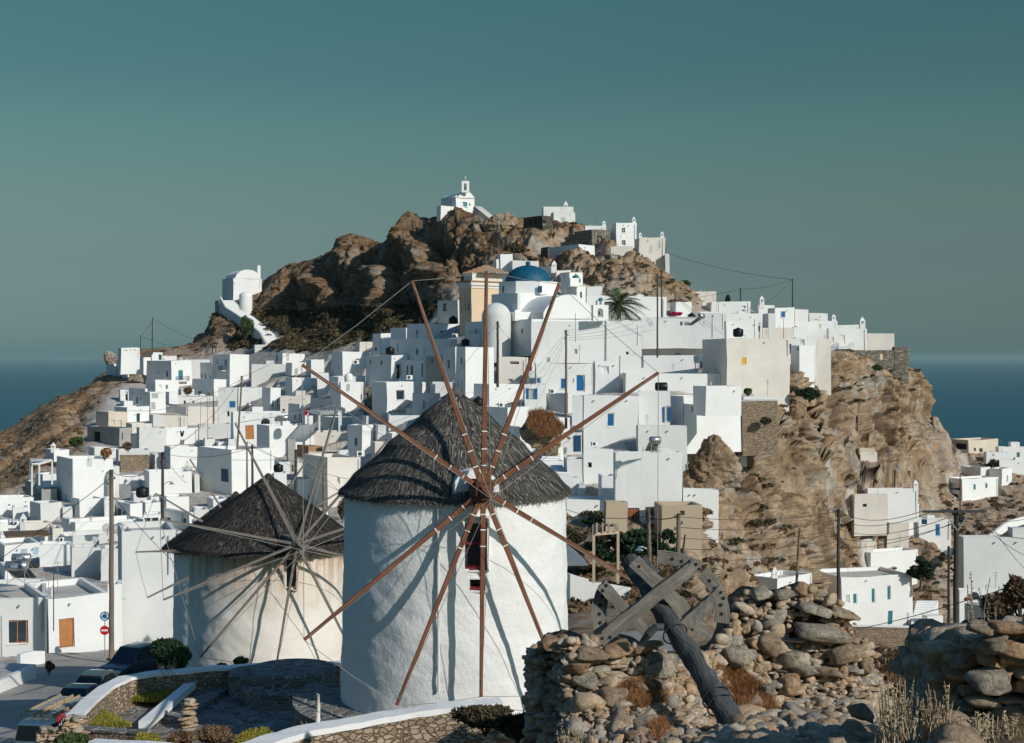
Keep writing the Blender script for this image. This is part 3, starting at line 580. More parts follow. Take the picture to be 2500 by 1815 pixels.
HO('A16', 'white house with a donkey sketch and lettering over a dark opening', 1647, 1716, 1985, 1452, 1690, 'F1905,1690,70,30,k')
HO('A18x', 'white parapet room with stepped edge right of the teal shutters', 1668, 1700, 1790, 900, 1015, '')
# ---- middle left
reg(400, 740, 4.118)
HO('B1', 'tall white house with a dark balcony on its shaded side and a tank on top', 495, 662, 859, 517, 842, 'L540,592,22,50,g;L617,600,20,62,k', th=40)
balcony(HH['B1'], 610, 655, 40, 44, 'L', col=DBLUE)
HO('B1b', 'short white wing behind the tall house with the dark balcony', 455, 490, 520, 545, 640, '', D=330)
HO('B2', 'long shaded house with four small windows left of the dark balcony', 368, 487, 520, 597, 822, 'L382,740,13,66,g;L415,735,13,55,g;L468,745,11,36,g;L507,748,16,24,k', th=43)
HO('B3', 'shaded house with one blue window above a bush on the left ridge', 290, 500, 626, 768, 936, 'L360,910,36,50,b;L450,915,20,28,k', th=42)
HO('B3b', 'long low shaded wall house with two dark windows below the ridge bush', 20, 122, 545, 940, 1050, 'F208,1000,24,40,k;F296,997,20,30,k', D=268, mat=W2)
HO('B4', 'pale tall house with a blue shuttered window at its lower right', 541, 547, 740, 850, 1212, 'F689,1020,68,74,b;F650,1112,24,55,k', W2)
HO('B5', 'wide blank pale house with a slanting roof edge in the left middle', 876, 883, 1224, 620, 850, '', W2)
HO('B5b', 'shaded house with three slit windows below the wide blank house', 985, 1070, 1172, 850, 1100, 'F1100,1010,14,66,k;F1146,1000,12,90,k', mat=W1)
HO('B5c', 'white stair house with an outside stair and teal hatch, beside the slit-window house', 741, 750, 985, 850, 1040, 'F915,1000,74,34,T')
HO('B6', 'white pavilion under a flat reed shade at the top of the left middle', 1100, 1190, 1415, 510, 620, 'F1240,550,26,70,w;L1135,560,16,70,g')
HO('B6b', 'white house with a plain narrow door under the reed shade pavilion', 1225, 1286, 1440, 600, 740, 'F1330,690,30,62,S')
HO('B8', 'low white wall house with a pointed chimney behind the start of the longest vane', 1536, 1544, 1670, 700, 850, '')
HO('B10', 'white cube with a cooler unit on its front at the foot of the brown slope', 1685, 1797, 2060, 490, 720, 'L1762,640,10,60,k')
HO('B9', 'tall white house with a shuttered grey window and a white dish on its roof', 1672, 1782, 2008, 797, 1115, 'F1856,852,34,66,s', ch=[(0.02, 0.15, 1.3, 0.5)])
HO('B12', 'cream terrace house with a stepped parapet behind the red awning', 1166, 1172, 1478, 935, 1110, 'F1205,1087,26,50,k', W3)
HO('B12b', 'shaded white annex with a dark doorway left of the red awning', 1250, 1368, 1405, 1015, 1190, 'L1325,1148,22,52,k', th=42)
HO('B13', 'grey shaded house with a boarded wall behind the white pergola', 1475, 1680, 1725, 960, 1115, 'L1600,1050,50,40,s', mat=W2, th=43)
HO('B17', 'beige flat house with bare wall and two thin masts in front', 235, 243, 545, 1046, 1230, '', W3)
HO('B19', 'long beige house with a ribbed wall top in the left middle', 1, 3, 236, 1140, 1300, '', W3)
HO('B18', 'shaded low house with a notched parapet above the ribbed beige house', -10, 225, 300, 1050, 1150, '', th=40, D=255)
HO('B16', 'white house with bright orange wooden shutters', 670, 700, 1252, 1106, 1480, 'F862,1303,86,142,o', par=0.5)
HO('B20', 'rough whitewashed yard wall house with a long diagonal shadow', 345, 352, 672, 1222, 1372, '', W2)
HO('B21', 'small white box left of the orange shutters with a blank wall', 640, 646, 738, 1366, 1500, '')
HO('B21b', 'small white box right of the donkey head house', 400, 412, 514, 1368, 1480, '')
HO('B15', 'big white block with a black ball tank and a solar boiler on its roof', 931, 1066, 1507, 1234, 1560, '', th=None)
HO('B23', 'beige terrace wall house carrying the white pergola', 1500, 1507, 1842, 1300, 1450, '', W3)
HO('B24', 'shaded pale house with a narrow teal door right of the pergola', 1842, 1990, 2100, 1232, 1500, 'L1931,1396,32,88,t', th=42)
# ---- houses behind the vanes of the cream mill
reg(400, 1040, 4.118)
HO('A17', 'white house with a curved slotted balcony and dark blue door', 340, 686, 1108, 245, 700, 'L612,500,76,132,D;L315,730,50,118,g;L435,820,44,100,D', th=42)
HO('BR', 'rough grey ruin with a top of bare orange brick', 1236, 1250, 1328, 130, 470, 'F1292,425,22,76,k', GR)
HO('BRa', 'low white roof block carrying the black water barrel', 1106, 1112, 1236, 480, 640, '')
HO('BRb', 'broken wall of loose orange bricks on the flat roof', 1338, 1450, 1592, 205, 318, '', BRICK, name='brick_wall', cat='wall')
HO('BRc', 'low brick strip wall beside the roof cooler unit', 1448, 1452, 1792, 262, 330, '', BE, name='parapet_wall', cat='wall')
HO('BRd', 'long low white block with a cooler unit above the peeling wall', 1735, 1742, 2055, 240, 320, '')
HO('BRe', 'grey-sided house with a peeling pink patch and one small window', 1396, 1650, 1978, 325, 820, 'F1762,558,28,66,G', W3, th=30)
HO('BRf', 'small white house with a grey shuttered window between two timber posts', 1300, 1322, 1632, 540, 800, 'F1487,738,66,108,s')
# ---- lower left
reg(0, 1040, 4.118)
HO('A21', 'white house with a pointed chimney joined to the round white tower', 461, 545, 700, 240, 400, 'F622,320,40,16,s;L490,335,14,50,k', ch=[(0.0, 0.1, 1.3, 0.55)])
HO('A20', 'tall white house with a broad shaded side and three slit windows, far left', 573, 735, 1140, 342, 780, 'L700,500,11,50,k;L659,730,12,70,k;L701,740,10,62,k', th=33)
HO('A20b', 'low white house joined under the round tower, left of the brown masonry', 870, 940, 1205, 415, 740, '', W2)
HO('A22', 'shaded house with two slit windows behind the nearest timber pole', 868, 1112, 1140, 470, 730, 'L961,680,16,96,k;L1034,682,18,100,k', th=36)
HO('A19', 'white house with a pale door behind the metal flue and pole', 1106, 1142, 1456, 520, 650, 'F1411,572,40,70,p')
HO('A18', 'large plain white block under the donkey lettering wall', 1454, 1503, 1932, 470, 690, '')
HO('A25', 'white roof terrace house holding a black water tank, with an arched glazed side', 1140, 1306, 1432, 780, 925, 'L1196,870,40,90,g;L1245,885,34,70,g', th=40)
HO('A23', 'white house with one tall shuttered window on its shaded side, near the first pole', 712, 803, 1046, 742, 925, 'L746,842,20,98,t', th=38)
HO('A23b', 'white house with a long diagonal shadow behind the first timber pole', 1043, 1050, 1152, 745, 925, '')
HO('A24', 'long low white house with a grey flat roof across the left middle', 621, 757, 1452, 972, 1108, 'L688,1088,32,40,k', th=36)
HO('A28', 'rough white house with a dark broken hole behind its roof', 306, 411, 628, 778, 975, 'L366,935,9,46,k', W2, th=38)
HO('A28b', 'shaded white block next to the fallen dark roof', 618, 700, 725, 935, 1100, '', th=40)
HO('A29', 'low rounded white room in front of the rough white house', 120, 132, 288, 822, 935, '')
HO('A27', 'bright white house at the left edge under the hillside shed', -90, -20, 332, 730, 900, 'F90,800,20,14,k')
HO('A27b', 'teal shaded house below the timber pergola at the far left', 255, 330, 335, 560, 720, '', GR, th=35)
HO('A27c', 'dark cement shed wall with a red tiled ledge beside the tall white house', 410, 415, 572, 640, 770, '', GR)
HO('A30', 'low white house with two cooler units and a pointed chimney', -80, -10, 205, 985, 1062, 'F115,1048,80,28,g')
HO('A31', 'low beige roof house with a white pole and broken wicker chair', 205, 262, 520, 980, 1062, '', W3, th=32)
HO('A32', 'white house with a grey-blue door and window at the left edge', -60, 50, 398, 1202, 1370, 'F241,1304,66,116,p;F357,1265,56,72,p', th=30)
HO('A33', 'white house wall behind the thin cable mast left of the big blank block', 396, 400, 718, 1205, 1420, '')
HO('A33b', 'flat grey roofed house with satellite dishes behind the blank block', 600, 618, 1215, 1110, 1240, '', W2)
HO('A34', 'blank pale block in front of the dish roof, left of the near timber pole', 712, 722, 1012, 1226, 1520, '', W2)
HO('A34b', 'slim pale block with cables on its corner, behind the near timber pole', 1008, 1014, 1218, 1235, 1560, '', W2)
HO('A26', 'shop front with dark glazing under a white canopy roof', 1440, 1446, 1632, 890, 1040, 'F1485,970,66,100,h;F1560,970,74,100,h')
HO('A26b', 'shaded teal shop house with dark doors behind the white post', 1636, 1905, 1930, 880, 1050, 'L1690,970,50,90,k;L1850,945,50,120,k', th=40)
HO('A35', 'huge blank grey-white wall with a faint shadow at the side of the lane', 1195, 1218, 1760, 1058, 2280, '', W2, D=104, d=9)
# ---- the house by the road
reg(0, 1400, 3.968)
HO('R1', 'near white house front with a brown framed window, at the left edge by the road', -230, -229, 462, 262, 860, 'F169,570,188,222,O', W2, D=97, d=9)
HO('R1b', 'near white house front with a brown louvred door beside the traffic signs', 461, 462, 1054, 243, 860, 'F640,573,150,286,r', W1, D=97.5, th=30, d=8)
HO('R2', 'slim white corner column building behind the near timber pole', 1048, 1054, 1192, 118, 790, '', W1, D=101)
reg(800, 640, 4.118)
HO('C1', 'white house with one blue framed window and a cooler unit, highest below the dark crag', 795, 1017, 1341, 621, 780, 'L898,730,26,80,k;F1165,725,60,70,B', th=38)
HO('C1b', 'shaded block left of the blue framed window house', 632, 790, 830, 660, 800, '', D=252, th=42)
HO('C2', 'long shaded white house with a black tank and two slit windows', 630, 1238, 1300, 770, 940, 'L705,865,18,90,k;L896,905,26,66,t', th=44)
HO('C3', 'white house with a mast and a cut-away corner at the foot of the brown slope', 450, 530, 630, 715, 930, 'L483,875,28,38,g', D=246)
HO('C4', 'small beige hut half in shadow at the foot of the brown slope', 272, 320, 452, 805, 905, '', W3)
HO('C6', 'white house with two tiny windows and an open dark doorway', 385, 638, 800, 937, 1185, 'L427,1000,15,38,g;L536,1010,18,44,g;F712,1105,44,150,k', th=40)
HO('C7', 'white house with a pale blue door and pale blue gate', 378, 384, 622, 1036, 1205, 'F470,1135,66,84,p;F577,1145,84,92,p')
HO('C8', 'shaded house with three tall windows right of the pale blue gate', 738, 985, 1000, 985, 1188, 'L796,1090,18,98,g;L841,1090,26,100,g;L946,1085,18,140,g', th=43)
HO('C9', 'grey rendered house with one small dark window', 985, 1150, 1170, 942, 1190, 'L1053,986,22,48,k', GR, th=43)
HO('C10', 'shaded slim house with one long window beside the red vane', 1165, 1284, 1296, 850, 1178, 'L1219,1026,26,88,g', W2, th=43)
HO('C11', 'tall white house with two long slit windows on its left side', 1290, 1381, 1666, 857, 1375, 'L1346,995,18,70,g;L1316,1250,12,120,g;L1349,1255,12,120,g', th=30)
HO('C13', 'white house with a blue shuttered window behind the dark cable pole', 1380, 1540, 2032, 713, 950, 'F1873,797,58,60,b', th=25)
HO('C14', 'cream house with a pointed white chimney and two dark openings', 1700, 1712, 2012, 958, 1228, 'F1876,1017,92,28,k;F1844,1203,44,44,k', W3)
HO('C15', 'white block with a black ball tank behind the vertical vane', 1465, 1621, 1962, 1232, 1455, '', th=30)
HO('C16', 'stepped white rooms with bare walls beside the dry grass bank', 1540, 1808, 2018, 1462, 1690, '', th=30)
HO('C12', 'white house with a square deep window and flaking wall, in front of the town middle', 447, 592, 1037, 1207, 1512, 'F730,1340,82,96,h', th=30)
HO('C12b', 'low curved shaded wall house with a slit window beside the near thatch', 850, 858, 1135, 1325, 1500, 'F973,1440,22,75,k', W2)
HO('C12c', 'grey stone hut with small dark openings left of the deep window house', 360, 366, 460, 1262, 1520, 'F392,1345,32,48,k;F433,1488,36,52,k', SW_G, name='stone_house')
HO('C12d', 'rough white rooms with curved top right behind the flaking wall house', 1030, 1050, 1262, 1205, 1330, '', W2)
HO('C5b', 'low white roofline in front of the flaking wall house', 600, 612, 1250, 1545, 1700, '')
HO('C18b', 'cream terrace block under the peach hall', 1105, 1206, 1440, 498, 590, '', W3, th=35)
HO('C19', 'white cube with a teal glazed window left of the peach hall', 1105, 1310, 1345, 385, 520, 'L1186,458,54,80,g', W3, th=43, D=246)
HO('C18', 'peach two storey hall with tall teal doors and a cornice', 1325, 1446, 1800, 205, 580, 'L1349,415,20,160,t;L1384,412,14,160,t;L1416,412,20,165,t', PEACH, th=38, D=228, par=0)
# ---- centre right, below the church
reg(1200, 640, 4.118)
HO('D2', 'white house with a bright blue front door and blue shuttered window', 438, 446, 1036, 1020, 1320, 'F892,1216,84,168,d;F719,1222,52,110,b;F465,1192,58,58,b;F818,1190,10,44,d')
HO('D3', 'white house with a grey window above a shaded yard, right of the blue door', 1030, 1040, 1280, 1000, 1330, 'F1138,1090,76,72,w')
HO('D1', 'very large white building under the church with two small windows', 395, 402, 1512, 597, 1060, 'F849,900,30,48,k;F572,983,30,44,s;F1366,920,28,28,k')
HO('D4', 'long low white house with a stained foot right of the big white building', 1283, 1292, 2085, 942, 1125, '')
HO('D5', 'long white house with a pink stain and black roof barrel', 1275, 1347, 2300, 1122, 1320, 'F1905,1137,8,8,k', W1)
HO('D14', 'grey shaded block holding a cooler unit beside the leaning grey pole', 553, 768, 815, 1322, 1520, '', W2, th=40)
HO('D14b', 'narrow white house with a bamboo ladder against it', 800, 806, 920, 1345, 1640, '')
HO('D15', 'white house with one deep blue-grey window left of the blue door house', 331, 336, 555, 1226, 1490, 'F405,1325,60,108,x')
HO('D17', 'cream-white house with bright blue shutters, right of the zigzag stair', 1690, 1703, 2210, 647, 955, 'F1873,745,64,100,b;F1873,925,64,20,b;F2142,734,56,50,b;F2225,716,20,44,k')
HO('D18', 'white stair tower with zigzag shadows and rails', 1508, 1512, 1702, 672, 945, '')
HO('D19', 'large white house with a brown triangle of bare gable behind the palm', 1350, 1366, 1758, 348, 560, '', W1)
HO('D19b', 'white house with a pale roofline behind the palm top', 950, 960, 1370, 340, 480, '', W1, D=216)
HO('D19c', 'white block in shadow right of the bell tower', 948, 960, 1115, 245, 360, '', W1, D=228)
HO('D19d', 'long white terrace house with a magenta flower bush', 1490, 1496, 2250, 555, 690, 'F1905,622,26,40,g;F1962,622,56,40,G', W1, D=198)
HO('D22', 'small white house with a pointed chimney behind the small dome', 605, 655, 790, 84, 150, 'F688,122,16,12,k', D=255, ch=[(-.2, 0.1, 1.9, 0.7)])
HO('D22b', 'white lean-to with a sloping top right of the big blue dome', 460, 560, 606, 42, 150, '', D=257)
# ---- front row right of the near mill
reg(1200, 940, 3.744)
HO('K1', 'big white house with one blue door high in its blank wall', 833, 839, 1338, 100, 620, 'F1087,320,64,122,b')
HO('K2', 'white house with open dark blue shutters and a white curtain', 1333, 1338, 1632, 58, 400, 'F1608,270,44,138,x')
HO('K2b', 'lower grey-white storey under the open blue shutters', 1336, 1342, 1790, 376, 640, '', W2, D=None)
HO('K2c', 'white house end with a tiny square window beside the rock spike', 1620, 1757, 2278, 100, 420, 'F1845,222,34,46,s', th=28, par=0.4)
HO('K2d', 'white annex on the edge of the cliff below the white house end', 2255, 2270, 2330, 345, 560, '')
HO('K7', 'plain broad white house with two dark openings at its foot', 1106, 1131, 1745, 620, 1255, 'F1295,1190,116,130,n;F1450,1185,84,130,h')
HO('K7b', 'small white wing with a stained corner left of the plain broad house', 974, 1002, 1140, 840, 1060, '')
HO('K7c', 'white house behind with a small square window and thin pipe', 838, 846, 1120, 590, 900, 'F905,738,38,46,k')
HO('K8', 'low white wing with a flat brown edge at the foot of the rocks', 1740, 1746, 2076, 957, 1200, '')
HO('K9', 'tan box house with one small square window', 1492, 1550, 1921, 1106, 1500, 'F1736,1175,44,42,k', TAN)
HO('K13', 'shaded small house with a dark blue door beside the stone terrace', 632, 640, 832, 436, 640, 'F787,537,72,150,D;F709,483,28,24,k', W2)
HO('K12', 'small white house with two narrow windows left of the dry grass bank', 120, 262, 431, 385, 640, 'F341,497,22,64,w;F377,497,26,66,w', th=30)
HO('K11', 'low rough white retaining wall with worn plaster below the plain broad house', 660, 690, 1040, 1050, 1210, '', W1, name='retaining_wall', cat='wall')
HO('K11b', 'flaking brown plaster wall joined to the white retaining wall', 1035, 1042, 1240, 1075, 1300, '', TAN, name='retaining_wall', cat='wall', D=118)
HO('K14', 'low white parapet across the lane under the white stair', 560, 566, 790, 845, 1060, '', W1, name='parapet_wall', cat='wall')
reg(1000, 420, 3.24)
HO('O2', 'white house on top of the crag with one square window', 1118, 1137, 1308, 318, 440, 'F1211,388,36,54,w', ch=[(0.6, 0.2, 2.6, 0.9)], D=300)
HO('O2b', 'stepped white parapet block behind the highest square window', 1045, 1060, 1296, 277, 330, '', D=306)
HO('O3', 'ruined dark stone house in shadow on the crag', 902, 1052, 1135, 345, 560, 'L955,395,14,50,k;L1000,395,30,50,k;F1066,398,22,30,k', SW_D, th=36, D=291, name='stone_house')
HO('O4', 'low white roof room with a pointed chimney on the crag skyline', 1380, 1390, 1556, 427, 470, '', ch=[(0.9, 0.2, 1.4, 0.7)], D=284)
HO('O5', 'stone built house with a tall dark doorway and no plaster', 1306, 1440, 1588, 455, 606, 'F1503,558,40,100,k', SW_G, th=32, D=280, name='stone_house')
HO('O6', 'tall narrow white tower house with two cross windows', 1580, 1636, 1798, 400, 596, 'F1693,461,30,42,G;F1693,560,30,42,G', ch=[(0.92, 0.2, 1.6, 0.7)], D=282)
HO('O7', 'pink-stained tall house with four small windows at the cliff edge', 1776, 1816, 2022, 520, 815, 'F1907,612,18,48,w;F1970,585,28,44,w;F1912,730,17,44,w', W3, D=276, ch=[(0.92, 0.2, 1.6, 0.7), (0.08, 0.2, 1.4, 0.6)])
HO('O8', 'short white buttress right of the pink-stained tall house', 2018, 2022, 2053, 650, 740, '', D=275)
HO('O9', 'white rounded house with three slit windows under the crag', 1095, 1340, 1466, 575, 760, 'L1198,658,8,34,k;L1222,665,11,48,k;L1246,645,8,30,k;L1311,645,9,34,k;L1140,725,50,80,T', th=36, D=272)
HO('O9s', 'dark stone side room left of the rounded white house', 1038, 1094, 1100, 590, 750, 'L1068,655,10,50,k', SW_D, D=275, name='stone_house')
HO('O10', 'white cube with a small dovecote triangle pattern', 690, 720, 818, 652, 760, '', D=262)
HO('O10b', 'stepped shaded wall left of the dovecote cube', 664, 688, 700, 690, 765, '', D=262)
HO('O11', 'plain pale block behind the top of the big blue dome', 784, 814, 1023, 702, 800, '', W2, D=260)
HO('O12', 'cream terrace house with white shutters under the tall tower house', 1585, 1592, 1768, 590, 720, 'F1650,678,20,40,k;F1705,682,34,50,s', W3, D=272)
HO('O12b', 'slim white house front left of the stone retaining wall on the crag', 1634, 1640, 1688, 700, 905, '', D=266)
HO('O12c', 'small stone room with a white window on the crag', 1684, 1690, 1862, 715, 830, 'F1719,798,34,50,w', SW_G, D=268, name='stone_house')
HO('O12d', 'shaded slot of a house left of the pink-stained tall house', 1740, 1755, 1815, 600, 720, 'F1784,690,34,44,k', W3, D=278)
HO('O13', 'small white house with a gabled chimney left of the little chapel', 1120, 1162, 1275, 778, 860, 'F1188,805,14,10,k', D=256, ch=[(-0.1, 0.1, 2.0, 0.7)])
# ---- right hand town above the cliff
reg(1600, 640, 3.168)
HO('E1', 'beige weathered block on the skyline right of the crag', 268, 274, 470, 228, 330, '', W3, D=262)
HO('E2', 'white house with a round vent hole below the beige skyline block', 300, 306, 400, 310, 410, 'F322,340,8,8,k', D=256)
HO('E3', 'long white skyline house with an open corner window', 392, 434, 737, 308, 460, 'F686,352,26,20,h;F683,381,22,20,k', D=250)
HO('E4', 'low cream terrace with a pointed gable in front of the skyline houses', 338, 344, 560, 385, 500, '', D=238)
HO('E4b', 'plain white house with a grey dish below the long skyline house', 500, 510, 892, 400, 575, '', D=232)
HO('E5', 'white house with a bright blue shuttered window and round turret on top', 866, 926, 1078, 352, 520, 'F989,405,38,52,b', D=236)
HO('E5b', 'low white roof room with a tall chimney left of the blue shutters', 785, 800, 925, 335, 420, '', D=246, ch=[(0.2, 0.2, 1.9, 0.8)])
HO('E6', 'small white house right of the blue shuttered turret house', 1072, 1078, 1181, 366, 470, '', D=240)
HO('E7', 'white house with one shallow vent under the skyline', 1184, 1190, 1333, 398, 480, 'F1240,450,30,10,s', D=246)
HO('E8', 'white house with a single yellow arched window and a small chimney', 1148, 1170, 1406, 458, 620, 'F1268,500,20,32,c', D=242, ch=[(0.9, 0.2, 1.5, 0.7)])
HO('E6b', 'white terrace with a teal window and deck chairs', 1062, 1068, 1170, 500, 610, 'F1100,484,28,20,t', D=230)
HO('E12', 'low white rooms with a small animal-shaped roof ornament', 825, 832, 1070, 510, 620, '', W3, D=222)
HO('E9', 'white house with a yellow balcony door near the end of the promontory', 1336, 1343, 1640, 514, 700, 'F1447,600,36,66,c;F1370,601,20,42,c', D=238, ch=[(0.88, 0.3, 2.2, 0.9)])
balcony(HH['E9'], 1460, 646, 116, 44, col=WHP)
HO('E9b', 'low white back room behind the yellow balcony house', 1400, 1406, 1600, 487, 560, '', D=246)
HO('E10', 'pink-stained white block at the far end of the promontory', 1634, 1640, 1848, 553, 690, '', W3, D=242)
HO('E11', 'long stone fort wall with four small yellow windows over the cliff', 1338, 1345, 1845, 684, 800, 'F1445,710,18,28,c;F1543,715,22,36,c;F1650,716,8,28,c;F1748,732,22,40,c', SW_G, D=236, name='fort_wall', cat='wall')
HO('E11b', 'round-cornered stone bastion at the right end of the fort wall', 1842, 1850, 1960, 660, 850, '', SW_G, D=237, name='fort_wall', cat='wall')
HO('E13', 'huge blank pale house with one orange shuttered window', 362, 549, 1038, 590, 1000, 'F683,762,34,56,y', W3, th=14, D=176)
HO('E14', 'white house with one small window right of the huge blank house', 1045, 1112, 1228, 645, 880, 'L1104,672,18,26,k', th=24)
HO('E14b', 'white house with a barred window above the cliff edge', 1080, 1088, 1252, 586, 780, 'F1140,622,32,40,g', D=None)
HO('E14c', 'narrow white house with a dark blue door squeezed beside the blank house', 1010, 1018, 1090, 590, 800, 'F1036,670,28,80,D')
HO('E15', 'pinkish white buttress wall reaching down into the cliff', 1222, 1230, 1356, 596, 905, '', W3)
HO('E16', 'small white shed with a barred window on the terrace corner', 331, 490, 500, 720, 860, 'L361,795,40,56,g', th=43)
HO('E18', 'raised white parapet room left of the garden terrace', 290, 388, 662, 962, 1010, '', D=150, th=20)
HO('E19', 'white-topped garden terrace wall with plants beneath the blank house', 672, 678, 944, 1045, 1074, '', W1, D=166, name='garden_wall', cat='wall', extra=0.1)
HO('E19b', 'rough brown terrace masonry below the garden wall', 664, 670, 945, 1078, 1330, '', SW_T, D=164, name='terrace_wall', cat='wall', par=0)
HO('E20', 'tiny pinkish chapel hut perched on the cliff face', 1578, 1584, 1712, 1470, 1525, '', W3, extra=.5, name='hut', cat='hut')
HO('E20b', 'beige flat roofed hut on the cliff face above the pinkish hut', 1570, 1576, 1690, 1440, 1470, '', BE, extra=.4, name='hut', cat='hut')
reg(1650, 700, 5.883)
HO('E4d', 'long white wall house with a dark blue door at its right end', 715, 725, 1240, 492, 760, 'F1200,612,28,80,D', D=204)
HO('E4e', 'white terrace room with a brown clay box, above the bright blue shutters', 330, 338, 722, 388, 575, 'F520,440,30,60,k', D=212)
HO('E5d', 'narrow grey-white house between two chimneys under the turret house', 1240, 1330, 1430, 380, 620, '', W2, D=222)
# ---- valley houses on the right
reg(1900, 1050, 3.23)
HO('M1', 'long beige stone house with a collapsed dark arch against the sea', 1358, 1500, 1736, 82, 190, 'F1550,155,18,26,k;F1598,160,26,36,k;L1440,125,90,60,k', BE, th=36)
HO('M2', 'white house with a teal shuttered window near the right edge by the sea', 1730, 1736, 1990, 133, 250, 'F1892,200,30,50,t')
HO('M3', 'low white house with a thin flat roof in front of the teal shutters', 1632, 1640, 1822, 176, 280, 'F1690,198,8,16,k')
HO('M4', 'blank white house at the right edge below the teal shutters', 1740, 1746, 2000, 240, 350, '')
HO('M5', 'grey-sided white roof room behind the two teal windows', 1440, 1596, 1674, 296, 400, '', W2, th=36)
HO('M7', 'white house with one grey slit window beside the magenta bush', 1665, 1762, 1840, 307, 440, 'F1804,385,12,48,s', th=34)
HO('M6', 'white house with two small teal windows and a shaded porch', 1324, 1452, 1736, 388, 560, 'F1548,450,20,48,t;F1642,440,20,42,t;L1390,450,90,50,k;L1390,530,60,50,h', th=30)
HO('M8', 'cream lime-washed house with one dark hatch at the foot of the cliff', 592, 600, 858, 511, 700, 'F683,597,32,26,k', W3)
HO('M8b', 'stained cream yard wall in front of the hatch house', 853, 860, 1030, 652, 850, '', W3, name='yard_wall', cat='wall')
HO('M9', 'long white roof block with a chimney under the cliff', 698, 706, 1102, 466, 600, '', ch=[(0.96, 0.2, 1.6, 0.7)])
HO('M10', 'white house with one square window beside the blue gate', 900, 992, 1112, 592, 800, 'F1034,627,25,32,k', th=20)
HO('M11', 'white house with a tall blue door at the valley path', 1098, 1108, 1362, 702, 858, 'F1258,788,40,96,d;F1154,712,44,70,B')
HO('M12', 'broad white house with teal shutters and a porch, in front of the cliff', 262, 497, 1056, 1166, 1550, 'F544,1332,32,62,w;F604,1330,32,82,t;F749,1305,28,114,t;F872,1285,28,112,t;F880,1484,36,108,T;F1016,1490,12,100,s;L334,1255,40,36,k', th=17, D=178)
HO('M12b', 'white rooftop room with a clay pot behind the teal shutter house', 620, 726, 1100, 968, 1120, '', th=24, D=204)
HO('M13', 'low white house with a cooler unit behind the rubble heap', -240, -10, 262, 1180, 1290, '', D=149, ch=[(0.1, 0.2, 1.5, 0.6)])
HO('M14', 'huge blank pale grey house at the right edge with a sloping roof edge', 1458, 1465, 2150, 845, 1262, '', W2, D=132, d=12, extra=10)
HO('M15', 'low white house with red towels under the huge blank house', 1425, 1431, 1820, 1268, 1420, '', W1, D=127, extra=8)
HO('M15b', 'shaded grey garage block at the right behind the timber pole', 1474, 1860, 1900, 1420, 1760, '', W2, D=118, th=43)
# ================================================================ churches and chapels
def blk(parent, name, xl, xc, xr, yt, yb, D, th=None, mat=W1, extra=0.0, d=None):
    xl, xc, xr, yt, yb = ZX(xl), ZX(xc), ZX(xr), ZY(yt), ZY(yb); t, w_, dd = solve(xl, xc, xr, D, d, th)
    C = at(xc, yb, D); T = Vector((math.cos(t), math.sin(t), 0)); B = Vector((-math.sin(t), math.cos(t), 0)); zt = (HZ - yt)/F*D
    c = Vector((C.x, C.y, 0)); P = [c, c + T*w_, c + T*w_ + B*dd, c + B*dd]; m = MB(); z0 = C.z - extra
    m.add([Vector((p.x, p.y, z0)) for p in P] + [Vector((p.x, p.y, zt)) for p in P], [(3, 2, 1, 0), (4, 5, 6, 7), (0, 1, 5, 4), (1, 2, 6, 5), (2, 3, 7, 6), (3, 0, 4, 7)])
    return m.build(name, mat, parent), dict(C=c, T=T, B=B, w=w_, d=dd, zt=zt, e=parent, z0=C.z, zr=zt, D=D)
def vault(h, pts, depth, name, mat=W1, off=0.0, parent=None):
    """profile given as picture points on the front face of h, run back along the building"""
    P = [on_front(h, x, y, off) for x, y in pts]; m = MB(); n = len(P); Q = [p + h['B']*depth for p in P]
    m.add(P + Q, [tuple(range(n)) if True else 0, tuple(reversed(range(n, 2*n)))] + [(i, n + i, n + (i + 1) % n, (i + 1) % n) for i in range(n)])
    return m.build(name, mat, parent or h['e'])
def arc(cx, cy, rx, ry, n=14, a0=180, a1=0): return [(cx + rx*math.cos(R(a0 + (a1 - a0)*k/n)), cy - ry*math.sin(R(a0 + (a1 - a0)*k/n))) for k in range(n + 1)]
DOME = plain('dome_blue', (0.006, 0.085, 0.15), 0.55, 0, 0.25, 2.0)
reg(1200, 640, 4.118)
HO('CH', 'white domed church with a barrel vault and a broad curved front gable', -264, 400, 1510, 572, 760, 'L-150,690,26,46,k;L305,692,22,44,k', D=196, th=32, name='church', cat='church', group='churches and chapels')
ch = HH['CH']
gp = [(520, 572), (522, 505), (560, 450)] + [(600, 405), (640, 368), (690, 342), (745, 330), (800, 327), (850, 336), (900, 362), (945, 405), (980, 450), (1015, 500), (1050, 530), (1075, 572)]
vault(ch, gp[::-1], 11.0, 'barrel_vault', off=0.03)
o, cb = blk(ch['e'], 'crossing', 0, 236, 645, 310, 575, 202, 32)
o, _ = blk(ch['e'], 'buttress', 232, 262, 284, 312, 480, 200.5, 32, W2)
o, _ = blk(ch['e'], 'side_chapel', -40, 236, 524, 500, 590, 198.5, 32)
cc = at(ZX(367), ZY(310), 208.0); zt = (HZ - ZY(208))/F*208
m = MB(); rd = 150/F*208/2*1.02
m.lathe((cc.x, cc.y, 0), [(rd, cc.z - 0.4), (rd, zt), (rd*0.3, zt + 0.01)], 8, R(22), R(22) + 2*math.pi); drum = m.build('drum', W1, ch['e'])
m = MB(); r0 = 460/4.118/F*208/2; hz = 173/4.118/F*208
m.lathe((cc.x, cc.y, 0), [(r0*math.cos(a), zt + 0.02 + hz*math.sin(a)) for a in np.linspace(0, math.pi/2 - 0.02, 18)], 40)
dome = m.build('blue_dome', DOME, drum, True)
